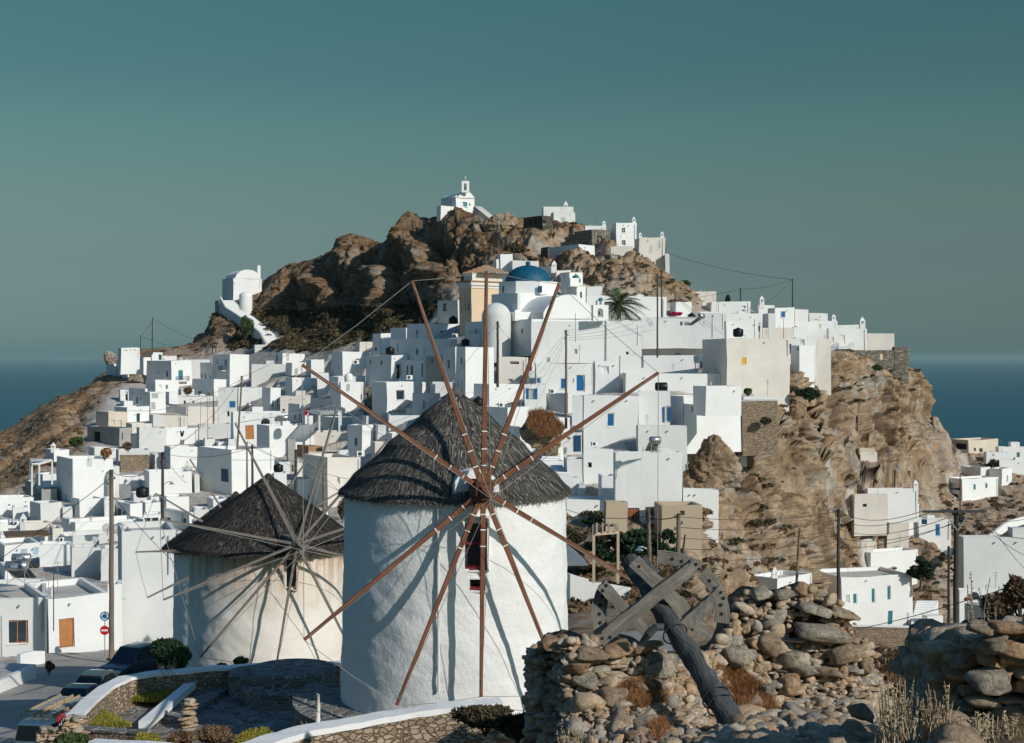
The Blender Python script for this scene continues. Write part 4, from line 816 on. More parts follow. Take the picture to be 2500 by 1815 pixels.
m = MB(); zf = zt + hz; m.lathe((cc.x, cc.y, 0), [(0.34, zf - 0.1), (0.34, zf + 0.45), (0.28, zf + 0.55), (0.05, zf + 0.62)], 12); m.build('finial', DOME, drum)
def dwin(px, py, w_, h_, mat, D, par):
    a = at(ZX(px), ZY(py), D); m = MB(); m.box(a, (w_/4.118/F*D, 0.12, h_/4.118/F*D)); q = m.build('window', mat, par)
    m = MB(); ww, hh = w_/4.118/F*D, h_/4.118/F*D
    for sx in (-.24, .24): m.box(a + Vector((sx*ww, -0.07, 0)), (ww*0.34, 0.02, hh*0.80))
    m.build('pane', GLASS, q)
dwin(487, 275, 42, 68, TEAL, 208 - rd*1.0, ch['e']); dwin(118, 275, 20, 64, DARK, 208 - rd*0.80, ch['e'])
# apse with half dome on the shaded side
ap = at(ZX(48), ZY(582 - 0), 199.0); m = MB(); ra = 2.05
za = (HZ - ZY(560))/F*199; hd = 150/4.118/F*199
m.lathe((ap.x, ap.y, 0), [(ra, ap.z - 6.0), (ra, za)] + [(ra*math.cos(a), za + hd*math.sin(a)) for a in np.linspace(0.05, math.pi/2 - 0.02, 12)], 28)
m.build('apse', W2, ch['e'], True)
# little bell gable in front of the palm
def bell_gable(parent, xl, xc, xr, yt, yb, D, ox, oy, ow, oh, th=18, mat=W1, d=0.7, bell=True):
    xl, xc, xr, yt, yb = ZX(xl), ZX(xc), ZX(xr), ZY(yt), ZY(yb); t, w_, dd = solve(xl, xc, xr, D, d, th); dd = d
    C = at(xc, yb, D); T = Vector((math.cos(t), math.sin(t), 0)); B = Vector((-math.sin(t), math.cos(t), 0)); zt = (HZ - yt)/F*D
    s0 = ((ZX(ox - ow/2) - xc)/F*D)/math.cos(t); s1 = ((ZX(ox + ow/2) - xc)/F*D)/math.cos(t); a = (HZ - ZY(oy + oh/2))/F*D; b = (HZ - ZY(oy - oh/2))/F*D
    c0 = Vector((C.x, C.y, 0)); pt = lambda s, z: c0 + T*s + Vector((0, 0, z)); m = MB()
    m.prism([pt(0, C.z), pt(s0, C.z), pt(s0, zt), pt(0, zt)], B*dd); m.prism([pt(s1, C.z), pt(w_, C.z), pt(w_, zt), pt(s1, zt)], B*dd)
    if a > C.z + 0.05: m.prism([pt(s0, C.z), pt(s1, C.z), pt(s1, a), pt(s0, a)], B*dd)
    rr = (s1 - s0)/2; cs = (s0 + s1)/2; bz = b - rr; poly = [pt(s0, zt), pt(s1, zt), pt(s1, bz)] + [pt(cs + rr*math.cos(q), bz + rr*math.sin(q)) for q in np.linspace(0, math.pi, 9)[1:-1]] + [pt(s0, bz)]
    m.prism(poly, B*dd); g = m.build('bell_gable', mat, parent)
    if bell:
        m = MB(); p = pt(cs, 0) + B*dd/2; m.lathe((p.x, p.y, 0), [(rr*0.55, a + (b - a)*0.25), (rr*0.4, a + (b - a)*0.45), (rr*0.28, a + (b - a)*0.62), (0.02, a + (b - a)*0.66)], 10); m.build('bell', DMET, g)
    return g, T, B, c0, w_, zt
bell_gable(ch['e'], 1010, 1022, 1176, 432, 590, 192, 1096, 510, 56, 90)
bell_gable(ch['e'], 1058, 1066, 1132, 385, 434, 192.2, 1097, 412, 26, 34, bell=False)
m = MB(); p = at(ZX(1098), ZY(386), 192.4); m.lathe((p.x, p.y, p.z), [(0.36*math.cos(a), 0.36*math.sin(a)) for a in np.linspace(0, 1.5, 6)], 14); m.build('small_dome', TEAL, ch['e'], True)
HO('BT', 'slim white bell tower with one tall arched window behind the church gable', 755, 860, 950, 238, 420, 'F905,340,20,86,k', D=214, th=34, name='bell_tower', cat='bell tower', group='churches and chapels', par=0)
o, _ = blk(HH['BT']['e'], 'belfry', 738, 792, 880, 165, 245, 213, 34)
HO('CP', 'small white chapel with a tiny blue dome behind the church', 698, 784, 918, 108, 190, 'L735,150,10,28,k;F888,192,18,40,k', D=236, th=34, name='chapel', cat='chapel', group='churches and chapels', par=0)
m = MB(); p = at(ZX(848), ZY(160), 234.6); m.lathe((p.x, p.y, p.z), [(0.62*math.cos(a), 0.5*math.sin(a)) for a in np.linspace(0, 1.5, 8)], 16); m.lathe((p.x, p.y, p.z + 0.5), [(0.12, 0), (0.12, 0.15), (0.02, 0.2)], 8); m.build('small_dome', TEAL, HH['CP']['e'], True)
# hall: parapet, tiled edge, hipped roof
reg(800, 640, 4.118)
hl = HH['C18']
def ring(h, z0, z1, off, name, mat, parent=None):
    C, T, B = h['C'], h['T'], h['B']; P = [C - T*off - B*off, C + T*(h['w'] + off) - B*off, C + T*(h['w'] + off) + B*(h['d'] + off), C - T*off + B*(h['d'] + off)]
    m = MB(); m.add([Vector((p.x, p.y, z0)) for p in P] + [Vector((p.x, p.y, z1)) for p in P], [(3, 2, 1, 0), (4, 5, 6, 7), (0, 1, 5, 4), (1, 2, 6, 5), (2, 3, 7, 6), (3, 0, 4, 7)])
    return m.build(name, mat, parent or h['e'])
zt = hl['zt']; ring(hl, zt - 0.9, zt - 0.45, 0.12, 'cornice', W3); ring(hl, zt - 0.447, zt + 0.05, 0.35, 'cornice', W3); ring(hl, zt + 0.053, zt + 0.3, 0.45, 'tile_course', RTILE); ring(hl, zt + 0.303, zt + 1.6, -0.5, 'attic_parapet', W3)
c = hl['C'] + hl['T']*(hl['w']*0.62) + hl['B']*(hl['d']*0.6); z = zt + 1.6; m = MB(); a = 3.0
q = [c + hl['T']*(-a) + hl['B']*(-a), c + hl['T']*a + hl['B']*(-a), c + hl['T']*a + hl['B']*a, c + hl['T']*(-a) + hl['B']*a]
m.add([Vector((p.x, p.y, z)) for p in q] + [Vector((c.x, c.y, z + 1.5))], [(0, 1, 4), (1, 2, 4), (2, 3, 4), (3, 0, 4)]); hip = m.build('hipped_roof', BE, hl['e'])
m = MB()
for i in range(4):
    p0, p1 = q[i], q[(i + 1) % 4]
    for k in range(1, 11):
        f = k/11; pp = p0.lerp(p1, f); top = Vector((c.x, c.y, z + 1.5)); lim = 1 - abs(2*f - 1); e_ = Vector((pp.x, pp.y, z)); mid = p0.lerp(p1, 0.5); dirn = Vector((c.x - mid.x, c.y - mid.y, 0)); tt = e_ + dirn*lim + Vector((0, 0, 1.5*lim))
        m.tube([e_ + Vector((0, 0, .05)), tt + Vector((0, 0, .05))], 0.09, 5)
m.build('roof_tiles', RTILE, hip)
# chapel on the summit
reg(1000, 420, 3.24)
HO('T0', 'low white platform wall under the summit chapel', 238, 246, 425, 266, 300, '', D=309, extra=2.5, name='terrace_wall', cat='wall', th=40)
HO('T1', 'little white chapel with a bell gable on the very top of the crag', 250, 366, 515, 206, 320, 'F438,268,36,62,T;F477,258,12,18,k;L322,240,8,20,k', D=311, th=36, name='chapel', cat='chapel', group='churches and chapels', par=0)
t1 = HH['T1']; gp = [(515, 206), (508, 196), (495, 184), (484, 170), (474, 160), (410, 160), (400, 172), (390, 190), (378, 202), (366, 206)]
vault(t1, gp, 0.6, 'front_gable', off=0.04)
vp = [(505, 207)] + arc(438, 207, 66, 40, 12, 0, 180)[1:-1] + [(372, 207)]
vault(t1, vp, t1['d'] - 0.4, 'barrel_vault', off=-0.7)
bell_gable(t1['e'], 405, 412, 472, 72, 162, 311.0, 440, 118, 22, 58, th=8)
m = MB(); p = at(ZX(443), ZY(72), 311.3); m.beam(p, p + Vector((0, 0, 1.1)), .08, .08); m.beam(p + Vector((-.3, 0, .8)), p + Vector((.3, 0, .8)), .08, .08); m.build('cross', WHP, t1['e'])
def stair(name, label, L, Rr, Ds, n, rise_wall=0.0, mat=W1, cat='stairs', drop=2.0, wmat=None, group=None):
    """flight between two picture polylines (top to foot); Ds distances along it"""
    L = [at(ZX(x), ZY(y), d) for (x, y), d in zip(L, Ds)]; Rr = [at(ZX(x), ZY(y), d) for (x, y), d in zip(Rr, Ds)]
    def pl(P, t):
        f = t*(len(P) - 1); i = min(int(f), len(P) - 2); return P[i].lerp(P[i + 1], f - i)
    e = empty(name, L[-1], label, cat, group); m = MB()
    for k in range(n):
        a, b = pl(L, k/n), pl(Rr, k/n); c, d = pl(L, (k + 1)/n), pl(Rr, (k + 1)/n); z = (a.z + b.z)/2; m.add([Vector((a.x, a.y, z)), Vector((b.x, b.y, z)), Vector((d.x, d.y, z)), Vector((c.x, c.y, z)), Vector((a.x, a.y, z - drop)), Vector((b.x, b.y, z - drop)), Vector((d.x, d.y, z - drop)), Vector((c.x, c.y, z - drop))],
              [(0, 1, 2, 3), (7, 6, 5, 4), (0, 4, 5, 1), (1, 5, 6, 2), (2, 6, 7, 3), (3, 7, 4, 0)])
        (PRESS_SOFT if ZR[2] == 3.23 else PRESS_HARD).append(((a.x + d.x)/2, (a.y + d.y)/2, 1, 0, abs(b.x - a.x)/2 + .3, abs(c.y - a.y)/2 + .3, min(z, (c.z + d.z)/2) - 0.15))
    m.build('steps', mat, e)
    if rise_wall:
        m = MB()
        for k in range(n):
            a, c = pl(L, k/n), pl(L, (k + 1)/n); o_ = Vector((-0.45, 0, 0))
            m.add([a + Vector((0, 0, -5)), c + Vector((0, 0, -5)), c + Vector((0, 0, rise_wall)), a + Vector((0, 0, rise_wall)), a + o_ + Vector((0, 0, -5)), c + o_ + Vector((0, 0, -5)), c + o_ + Vector((0, 0, rise_wall)), a + o_ + Vector((0, 0, rise_wall))],
                  [(0, 1, 2, 3), (7, 6, 5, 4), (3, 2, 6, 7), (0, 3, 7, 4), (1, 5, 6, 2)])
        m.build('parapet', wmat or W2, e)
    return e
stair('stairway', 'short white stair with a sloping parapet climbing to the summit chapel', [(560, 290), (650, 390)], [(498, 320), (600, 400)], [309, 305], 14, 0.0)
m = MB(); a, b = at(ZX(535), ZY(286), 308.5), at(ZX(652), ZY(382), 305); m.beam(a, b, 2.2, 0.8); m.build('parapet', ROOFM, bpy.data.objects['stairway'])
reg(400, 480, 3.24)
HO('L1', 'white chapel with a rounded vault standing alone on the left shoulder of the crag', 463, 549, 776, 652, 830, 'L542,760,8,70,k;F557,690,6,12,k', D=351, th=30, name='chapel', cat='chapel', group='churches and chapels', par=0)
l1 = HH['L1']; vault(l1, [(776, 656), (762, 652)] + arc(663, 652, 98, 73, 14, 8, 176) + [(560, 648), (549, 652)], l1['d'] - 0.5, 'barrel_vault', off=0.03)
o, _ = blk(l1['e'], 'belfry', 733, 742, 765, 546, 700, 357, 20)
p = at(ZX(648), ZY(800), 347); m = MB(); m.lathe((p.x, p.y, p.z - 2), [(1.6, -2.5), (1.6, 2.3)] + [(1.6*math.cos(a), 2.3 + 1.1*math.sin(a)) for a in np.linspace(0.05, 1.5, 8)], 24); m.build('apse', W1, l1['e'], True)
stair('stairway', 'long curved white stairway running down from the lone left chapel', [(456, 806), (500, 888), (590, 945), (700, 1025), (770, 1085), (820, 1172)], [(575, 838), (600, 905), (706, 962), (800, 1035), (872, 1105), (918, 1158)], [348, 345, 340, 333, 326, 318], 44, 0.35, wmat=W2)
HO('L2', 'small dark buttress at the top of the curved stairway', 404, 440, 456, 820, 930, '', GR, D=349, name='buttress_wall', cat='wall')
HO('L3', 'low white wall at the foot of the curved stairway', 712, 720, 890, 1172, 1215, '', W2, D=316, name='parapet_wall', cat='wall')
# valley stairs on the right
reg(1900, 1050, 3.23)
stair('stairway', 'broad white stairway beside the teal shutter house at the right', [(1092, 1345), (1042, 1545)], [(1262, 1345), (1170, 1560)], [187, 178], 15, 0.0)
o, _ = blk(bpy.data.objects['stairway.002'], 'side_wall', 1166, 1176, 1300, 1470, 1560, 178, 10, W1)
stair('stairway', 'small white steps above the pine tree in the valley', [(1110, 850), (1170, 1000)], [(1165, 860), (1262, 1000)], [232, 226], 9, 0.0)
reg(1200, 940, 3.744)
stair('stairway', 'whitewashed stone steps climbing between houses beside the near thatched roof', [(500, 590), (440, 700), (560, 830)], [(640, 590), (620, 720), (720, 830)], [150, 144, 136], 12, 0.0)
# ================================================================ small plain blocks in the gaps between the named houses
def fill_gaps():
    rects = []
    for h in HOUSES:
        C, T, B, w_, d = h['C'], h['T'], h['B'], h['w'], h['d']; P = [C, C + T*w_, C + T*w_ + B*d, C + B*d]; X = [UC + p.x/p.y*F for p in P]
        rects.append((min(X), max(X), HZ - h['zt']/C.y*F - 1, HZ - (h['z0'] - 0.6)/C.y*F))
    gx = np.arange(0, 2500, 4); gy = np.arange(700, 1500, 4); cov = np.zeros((len(gx), len(gy)), bool)
    for a, b, c, d in rects: cov[(gx >= a)[:, None] & (gx <= b)[:, None] & (gy >= c)[None, :] & (gy <= d)[None, :]] = True
    town = lambda x, y: (y > np.interp(x, [0, 220, 300, 420, 560, 700, 880, 1000, 1150, 1400, 1560, 1700, 1840, 1950], [1270, 1120, 960, 905, 905, 915, 900, 880, 850, 720, 720, 770, 780, 800])) and y < np.interp(x, [0, 500, 700, 900, 1180, 1300, 1420, 1640, 1700, 1900], [1400, 1400, 1300, 1220, 1250, 1260, 1200, 1090, 960, 860]) and x > np.interp(y, [850, 1000, 1180, 1300], [300, 290, 110, 0]) and not (1160 < x < 1310 and 985 < y < 1180) and not (1380 < x < 1560 and y > 1270)
    rnd = random.Random(5); out = []; pts = [(x, y) for x in range(4, 1960, 10) for y in range(860 - 150, 1400, 8)]; rnd.shuffle(pts)
    for (x, y) in pts:
        if not town(x, y): continue
        i, j = int(x/4), int((y - 700)/4)
        if j <= 1 or cov[i, j]: continue
        up = 0
        while j - up > 1 and not cov[i, j - up] and up < 14: up += 1
        dn = 0
        while j + dn < len(gy) - 1 and not cov[i, j + dn] and dn < 5: dn += 1
        hgt = (up + dn)*4
        if hgt < 14: continue
        l = 0
        while i - l > 0 and not cov[i - l, j - up//2] and l < 9: l += 1
        r = 0
        while i + r < len(gx) - 1 and not cov[i + r, j - up//2] and r < 9: r += 1
        if (l + r)*4 < 12: continue
        x0, x1 = x - l*4 - 2, x + r*4 + 2; y1 = y + dn*4; y0 = y - min(up*4 + 3, rnd.randint(24, 46))
        xc = x0 + (x1 - x0)*rnd.uniform(.12, .4)
        out.append((x0, xc, x1, y0, y1)); cov[(gx >= x0)[:, None] & (gx <= x1)[:, None] & (gy >= y0)[None, :] & (gy <= y1)[None, :]] = True
        if len(out) >= 95: break
    reg(0, 0, 1)
    used = set()
    LM = [(295, 865, 'three-hole block'), (441, 917, 'teal balcony door'), (401, 945, 'two teal windows'), (378, 965, 'grey roller shutter'), (337, 1020, 'teal glazed door'), (275, 1033, 'beige cement house'), (253, 1067, 'concrete shell'), (444, 1059, 'donkey head wall'), (461, 1140, 'donkey lettering'), (548, 1161, 'dark blue door'), (609, 1056, 'orange shutters'), (648, 1023, 'black ball tank'), (690, 1023, 'solar boiler'), (795, 1040, 'white pergola'), (740, 940, 'dark metal pergola'), (567, 987, 'blue shuttered window'), (487, 961, 'blue window'), (547, 886, 'dark balcony'), (640, 910, 'wide blank pale wall'), (688, 985, 'slit windowed shaded house'), (702, 870, 'flat reed shade'), (851, 947, 'grey shuttered window'), (745, 1007, 'red awning'), (976, 966, 'deep square window'), (942, 917, 'pale blue gate'), (1008, 905, 'three tall windows'), (868, 885, 'cooler unit'), (1083, 815, 'blue framed window'), (1142, 950, 'long slit windows'), (1256, 887, 'cream chimney house'), (1255, 833, 'blue shutter window'), (1416, 935, 'bright blue door'), (1298, 965, 'grey-blue deep window'), (1476, 905, 'grey yard window'), (1655, 820, 'bright blue shutters'), (1614, 923, 'black roof barrel'), (1508, 750, 'palm tree'), (1640, 760, 'magenta bush'), (1490, 1025, 'high blue door'), (1622, 1012, 'open blue shutters'), (1648, 1000, 'tiny square window'), (1575, 1073, 'blue-grey boiler'), (1545, 1258, 'dark foot openings'), (1700, 1250, 'tan box house'), (1815, 880, 'orange shuttered window'), (1802, 817, 'ribbed black tank'), (1912, 768, 'blue turret window'), (1818, 752, 'corner window'), (58, 1356, 'grey-blue door'), (60, 1275, 'left cooler units'), (265, 1200, 'road pole top'), (348, 1205, 'hose draped tank'), (305, 1195, 'roof flue'), (397, 1150, 'dark lamp pole'), (165, 1160, 'tall slit windowed house'), (200, 1105, 'round white tower'), (318, 1135, 'brown masonry'), (180, 1245, 'tall shaded shutter'), (373, 1276, 'shop front'), (680, 1150, 'black barrel'), (700, 1090, 'orange brick ruin'), (825, 1175, 'peeling pink patch'), (761, 1220, 'timber posts'), (1125, 1185, 'near thatched roof'), (1290, 1065, 'dry grass bank'), (1410, 1085, 'shaded blue door'), (1290, 1060, 'two narrow windows')]
    for (x0, xc, x1, y0, y1) in out:
        w_, h_ = x1 - x0, y1 - y0; mx, my = (x0 + x1)/2, (y0 + y1)/2; lab = None
        sz = ['tiny', 'small', 'medium'][(w_*h_ > 700) + (w_*h_ > 1500)]; shp = 'low wide' if w_ > 1.7*h_ else ('tall narrow' if h_ > 1.25*w_ else 'squat'); 
        for (lx, ly, nm) in sorted(LM, key=lambda q: (q[0] - mx)**2 + (q[1] - my)**2)[:9]:
            dx, dy = mx - lx, my - ly; rel = ('right of' if dx > 0 else 'left of') if abs(dx) > abs(dy) else ('below' if dy > 0 else 'above'); dd = math.hypot(dx, dy); far_ = 'just ' if dd < 45 else ('a little ' if dd < 90 else 'well ')
            cand = '%s %s plain whitewashed block %s%s the %s' % (sz, shp, far_, rel, nm)
            if cand not in used: lab = cand; break
        if lab is None: continue
        used.add(lab)
        H(lab, x0, xc, x1, y0, y1, '', rnd.choice([W1, W1, W2, W2, W3]), group='small plain blocks between the houses', name='white_block', cat='block', par=rnd.choice([.25, .4]), roof=ROOFW)
    print('fillers', len(out))
fill_gaps()
# ================================================================ build the ground mesh (after the houses have set their footprints)
def rock_weight(u, p, Y):
    """1 on bare crag, 0 in the town; u, p picture coordinates of the un-displaced ground"""
    def soft(x): return 1/(1 + np.exp(-x))
    town_top = np.interp(u, [-400, 0, 150, 230, 300, 420, 560, 640, 700, 800, 900, 1000, 1090, 1180, 1300, 1360, 1420, 1560, 1700, 1840, 2040, 2250, 2320, 2500],
                         [1240, 1190, 1090, 1000, 930, 880, 850, 850, 855, 855, 830, 810, 740, 680, 650, 700, 715, 725, 745, 750, 800, 820, 1000, 1080])
    w1 = soft((town_top - p)/12.0)
    left = np.interp(p, [850, 900, 1000, 1100, 1180, 1260], [235, 245, 215, 200, 90, -60])
    w2 = soft((left - u)/10.0)*soft((1290 - p)/15.)*(Y > 120)
    lc = np.interp(p, [800, 900, 1000, 1060, 1100, 1200, 1300, 1400, 1500], [2270, 1890, 1830, 1680, 1670, 1690, 1740, 1700, 1600])
    rc = np.interp(p, [800, 1000, 1050, 1100, 1200, 1280, 1330, 1400, 1500], [2300, 2330, 2330, 2330, 2250, 2240, 2230, 2100, 2000])
    w3 = soft((u - lc)/10.0)*soft((rc - u)/14.0)*(Y > 125)
    w4 = soft((p - 1230)/10)*soft((1480 - p)/10)*soft((u - 1380)/10)*soft((1560 - u)/10)*0.5*(Y > 98)
    w4 = np.maximum(w4, 0.85*soft((p - 1255)/8)*soft((u - 1290)/10)*(Y > 92)); w4 = np.maximum(w4, 0.9*((u > 1290) & (Y >= 62) & (Y < 96)))
    w5 = 0.8*((u > 2080) & (Y > 100))*1.0
    return np.clip(np.maximum.reduce([w1, w2, w3, w4, w5, (Y < 62)*1.0]), 0, 1)*(Y < 370)
def build_ground():
    us = np.concatenate([np.arange(-400, -20, 12.0), np.arange(-20, 2520, 2.6), np.arange(2520, 2901, 12.0)])
    NR = 760; n = len(us)
    Yf = np.concatenate([np.arange(5, 60, 0.25), np.arange(60, 380, 0.25), np.arange(380, 801, 5.0)])
    X = np.zeros((n, NR)); YY = np.zeros((n, NR)); Z = np.zeros((n, NR))
    for i, u in enumerate(us):
        z = base_z(np.full(len(Yf), u), Yf); row = HZ - z/Yf*F
        drow = np.abs(np.diff(row)); vis = np.where(Yf[1:] < 62, 0.10, np.where(Yf[1:] < 375, 1.0, 0.02))
        dy = np.diff(Yf)*np.where(Yf[1:] < 375, 1.3, 0.05)
        s = np.concatenate([[0], np.cumsum(np.hypot(np.minimum(drow, 30)*vis, dy))])
        Y = np.interp(np.linspace(0, s[-1], NR), s, Yf)
        YY[i] = Y; X[i] = (u - UC)/F*Y; Z[i] = base_z(np.full(NR, u), Y)
    P = np.stack([X.ravel(), YY.ravel(), Z.ravel()], 1)
    uu = np.repeat(us, NR); pr = HZ - P[:, 2]/P[:, 1]*F
    rw = rock_weight(uu, pr, P[:, 1])
    # facing direction of the slope
    G = P.reshape(n, NR, 3); du = np.gradient(G, axis=0); dv = np.gradient(G, axis=1)
    N = np.cross(du, dv); N /= (np.linalg.norm(N, axis=2, keepdims=True) + 1e-9); N[N[:, :, 2] < 0] *= -1
    k = np.ones(9)/9.0
    for c in range(3):
        N[:, :, c] = np.apply_along_axis(lambda a: np.convolve(a, k, 'same'), 0, N[:, :, c])
    N = N.reshape(-1, 3); N /= (np.linalg.norm(N, axis=1, keepdims=True) + 1e-9)
    damp = np.ones(len(P))
    # press footprints
    for (cx, cy, ax, ay, hw, hd, z, hard) in [q + (0,) for q in PRESS] + [q + (1,) for q in PRESS_HARD] + [q + (.5,) for q in PRESS_SOFT]:
        m = (np.abs(P[:, 0] - cx) < hw + hd + 6) & (np.abs(P[:, 1] - cy) < hw + hd + 6)
        if not m.any(): continue
        q = P[m]; dx = q[:, 0] - cx; dy = q[:, 1] - cy
        a = np.abs(dx*ax + dy*ay) - hw; b = np.abs(-dx*ay + dy*ax) - hd
        d = np.maximum(np.maximum(a, b), 0)
        lim = z + np.maximum(d - 0.6, 0)*1.6
        exc = q[:, 2] - lim; cap = 60.0 if hard == 1 else (12.0 if hard == .5 and cy < 190 else 4.5)
        hit = (exc > 0) & (exc < cap) & ((rw[m] < .6) | (hard > 0)); wt = np.clip((1 - exc/cap)*2.2, 0, 1)
        idx = np.nonzero(m)[0]; P[idx[hit], 2] -= (exc*wt)[hit]; damp[idx[hit]] = 0.25; rw[idx[hit & (d < 1.0)]] *= 0.15
    far = (P[:, 1] > 100)
    crag = 1/(1 + np.exp((pr - 745)/14))*(uu > 540)*(uu < 1700)
    steep = np.maximum(np.clip((0.93 - N[:, 2])*2.2, 0.16, 1.0), 0.6*crag)
    S = P.copy(); S[:, 0] = P[:, 0] + 0.45*P[:, 2]; S[:, 2] *= 0.55
    lf = (uu < 1400)*1.0
    q = (P[:, 0] + 0.7*P[:, 2] + 5.5*fbm(P/15.0, 71, 3))/15.0; fr = q - np.floor(q); saw = np.where(fr < .8, fr/.8, (1 - fr)/.2)
    lw = 1/(1 + np.exp((uu - 1330)/60))
    d = (saw - .6)*(9.5*lw) + ridge(S/17.0, 3, 2, 0.5)*(1.3 + 0.3*lf) + ridge(S/6.5 + 3, 9, 2, 0.55)*1.5 + ridge(P/2.6, 21, 3, 0.6)*0.62 + fbm(P/0.9, 33, 2)*0.2 - 1.0
    ok = np.nonzero((rw > .25) & far & (P[:, 1] < 365))[0]
    for (sc, am, cr, sd) in ((9.0, 1.8, 2.2, 3), (3.8, 1.5, 1.2, 5), (1.6, .85, .6, 8), (.75, .3, .2, 11)):
        f1, f2, rc_ = worley(P[ok]/np.array([sc, sc, sc*1.9]) + fbm(P[ok]/sc/1.2, sd + 60, 2)[:, None]*.25, sd)
        d[ok] += (rc_ - .5)*am - np.clip(1 - (f2 - f1)/.22, 0, 1)*cr
    prm = pr.reshape(n, NR).copy(); prm[:, :] = np.where(P[:, 1].reshape(n, NR) > 200, prm, 9999); cr_ = np.repeat(prm.min(1), NR); fac = np.clip((pr - cr_)/42, .22, 1); fac = np.where(P[:, 1] > 200, fac, 1)
    d *= steep*rw*far*damp*fac
    d += (1 - rw)*fbm(P/1.6, 5, 2)*0.06
    mv = N*d[:, None]*np.clip((P[:, 1] - 90)/30, 0.4, 1)[:, None]; mv[:, 2] = np.minimum(mv[:, 2], 0.5 + 0.15*np.maximum(mv[:, 2], 0))
    P = P + mv
    lift = far*rw*(1 - steep)*(np.abs(fbm(P/2.2, 41, 3)))*0.55; P[:, 2] += lift
    i = np.arange(n - 1)[:, None]*NR + np.arange(NR - 1)[None, :]; i = i.ravel()
    Q = np.stack([i, i + NR, i + NR + 1, i + 1], 1)
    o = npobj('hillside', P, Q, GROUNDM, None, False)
    tag(o, 'rocky brown hillside and crag that the white town climbs', None, None, 'structure')
    at_ = o.data.attributes.new('rocky', 'FLOAT', 'POINT'); at_.data.foreach_set('value', rw.astype(np.float32))
    dk = o.data.attributes.new('dark_stone_and_shade', 'FLOAT', 'POINT'); dk.data.foreach_set('value', (1/(1 + np.exp((uu - 1300)/30))*(P[:, 1] > 255)/(1 + np.exp(-(uu - 480)/20))).astype(np.float32))  # left crag mask: brown stone, with shade also put into the colour
    return P.reshape(n, NR, 3), us, rw.reshape(n, NR), N.reshape(n, NR, 3)
def ground_material():
    m, n, b = NM('crag_and_scrub'); v = coords(n)
    A = n.nodes.new('ShaderNodeAttribute'); A.attribute_name = 'rocky'
    f = noise(n, v, 0.12, 8, 0.68); g = noise(n, v, 0.9, 7, 0.72); vs = coords(n, (1.3, 1.3, 0.4)); h = noise(n, vs, 0.35, 7, 0.75)
    rock = ramp(n, f, [(0.30, (0.16, 0.11, 0.07)), (0.42, (0.30, 0.215, 0.14)), (0.52, (0.40, 0.295, 0.20)), (0.58, (0.36, 0.32, 0.27)), (0.67, (0.48, 0.44, 0.38)), (0.76, (0.30, 0.27, 0.23))])
    rock = mixc(n, ramp(n, h, [(0.56, 0), (0.68, 0.75)]), rock, (0.37, 0.20, 0.09))
    rock = mixc(n, 1.0, rock, ramp(n, g, [(0.34, 0.50), (0.55, 1.0), (0.7, 1.2)]), 'MULTIPLY')
    sc = ramp(n, g, [(0.38, (0.07, 0.055, 0.03)), (0.5, (0.24, 0.14, 0.07)), (0.62, (0.36, 0.24, 0.13))])
    geo = n.nodes.new('ShaderNodeNewGeometry'); sx = n.nodes.new('ShaderNodeSeparateXYZ'); n.links.new(geo.outputs['Normal'], sx.inputs[0])
    flat = ramp(n, sx.outputs[2], [(0.50, 0), (0.80, 1)])
    nz = ramp(n, noise(n, v, 0.5, 5, 0.7), [(0.42, 0.15), (0.55, 1)])
    fl = mixc(n, 1.0, flat, nz, 'MULTIPLY')
    rock = mixc(n, fl, rock, sc)
    town = ramp(n, f, [(0.4, (0.50, 0.45, 0.39)), (0.6, (0.64, 0.61, 0.56))])
    town = mixc(n, ramp(n, g, [(0.5, 0), (0.6, 0.6)]), town, (0.30, 0.20, 0.12))
    D_ = n.nodes.new('ShaderNodeAttribute'); D_.attribute_name = 'dark_stone_and_shade'; rock = mixc(n, D_.outputs['Fac'], rock, mixc(n, 1.0, rock, (.66, .62, .58), 'MULTIPLY'))  # darkens the left crag's colour, part brown rock and part painted shade
    c = mixc(n, A.outputs['Fac'], town, rock)
    n.links.new(c, b.inputs['Base Color']); b.inputs['Roughness'].default_value = 0.95; b.inputs['Specular IOR Level'].default_value = 0.1
    bump(n, b, noise(n, v, 3.2, 8, 0.75), 0.8, 0.22)
    return m
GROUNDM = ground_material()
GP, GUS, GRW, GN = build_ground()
# sea and a dim far shore
def sea_material():
    m, n, b = NM('sea_water'); v = coords(n)
    b.inputs['Base Color'].default_value = (0.0, 0.075, 0.115, 1); b.inputs['Roughness'].default_value = 0.3; b.inputs['IOR'].default_value = 1.2
    b.inputs['Specular IOR Level'].default_value = 0.12
    bump(n, b, noise(n, v, 0.06, 6, 0.7), 1.0, 3.0); return m
mb = MB(); S_ = 91000.0
mb.add([(-S_, -2000, -200), (S_, -2000, -200), (S_, S_, -200), (-S_, S_, -200)], [(0, 1, 2, 3)])
tag(mb.build('sea', sea_material()), None, None, None, 'structure')
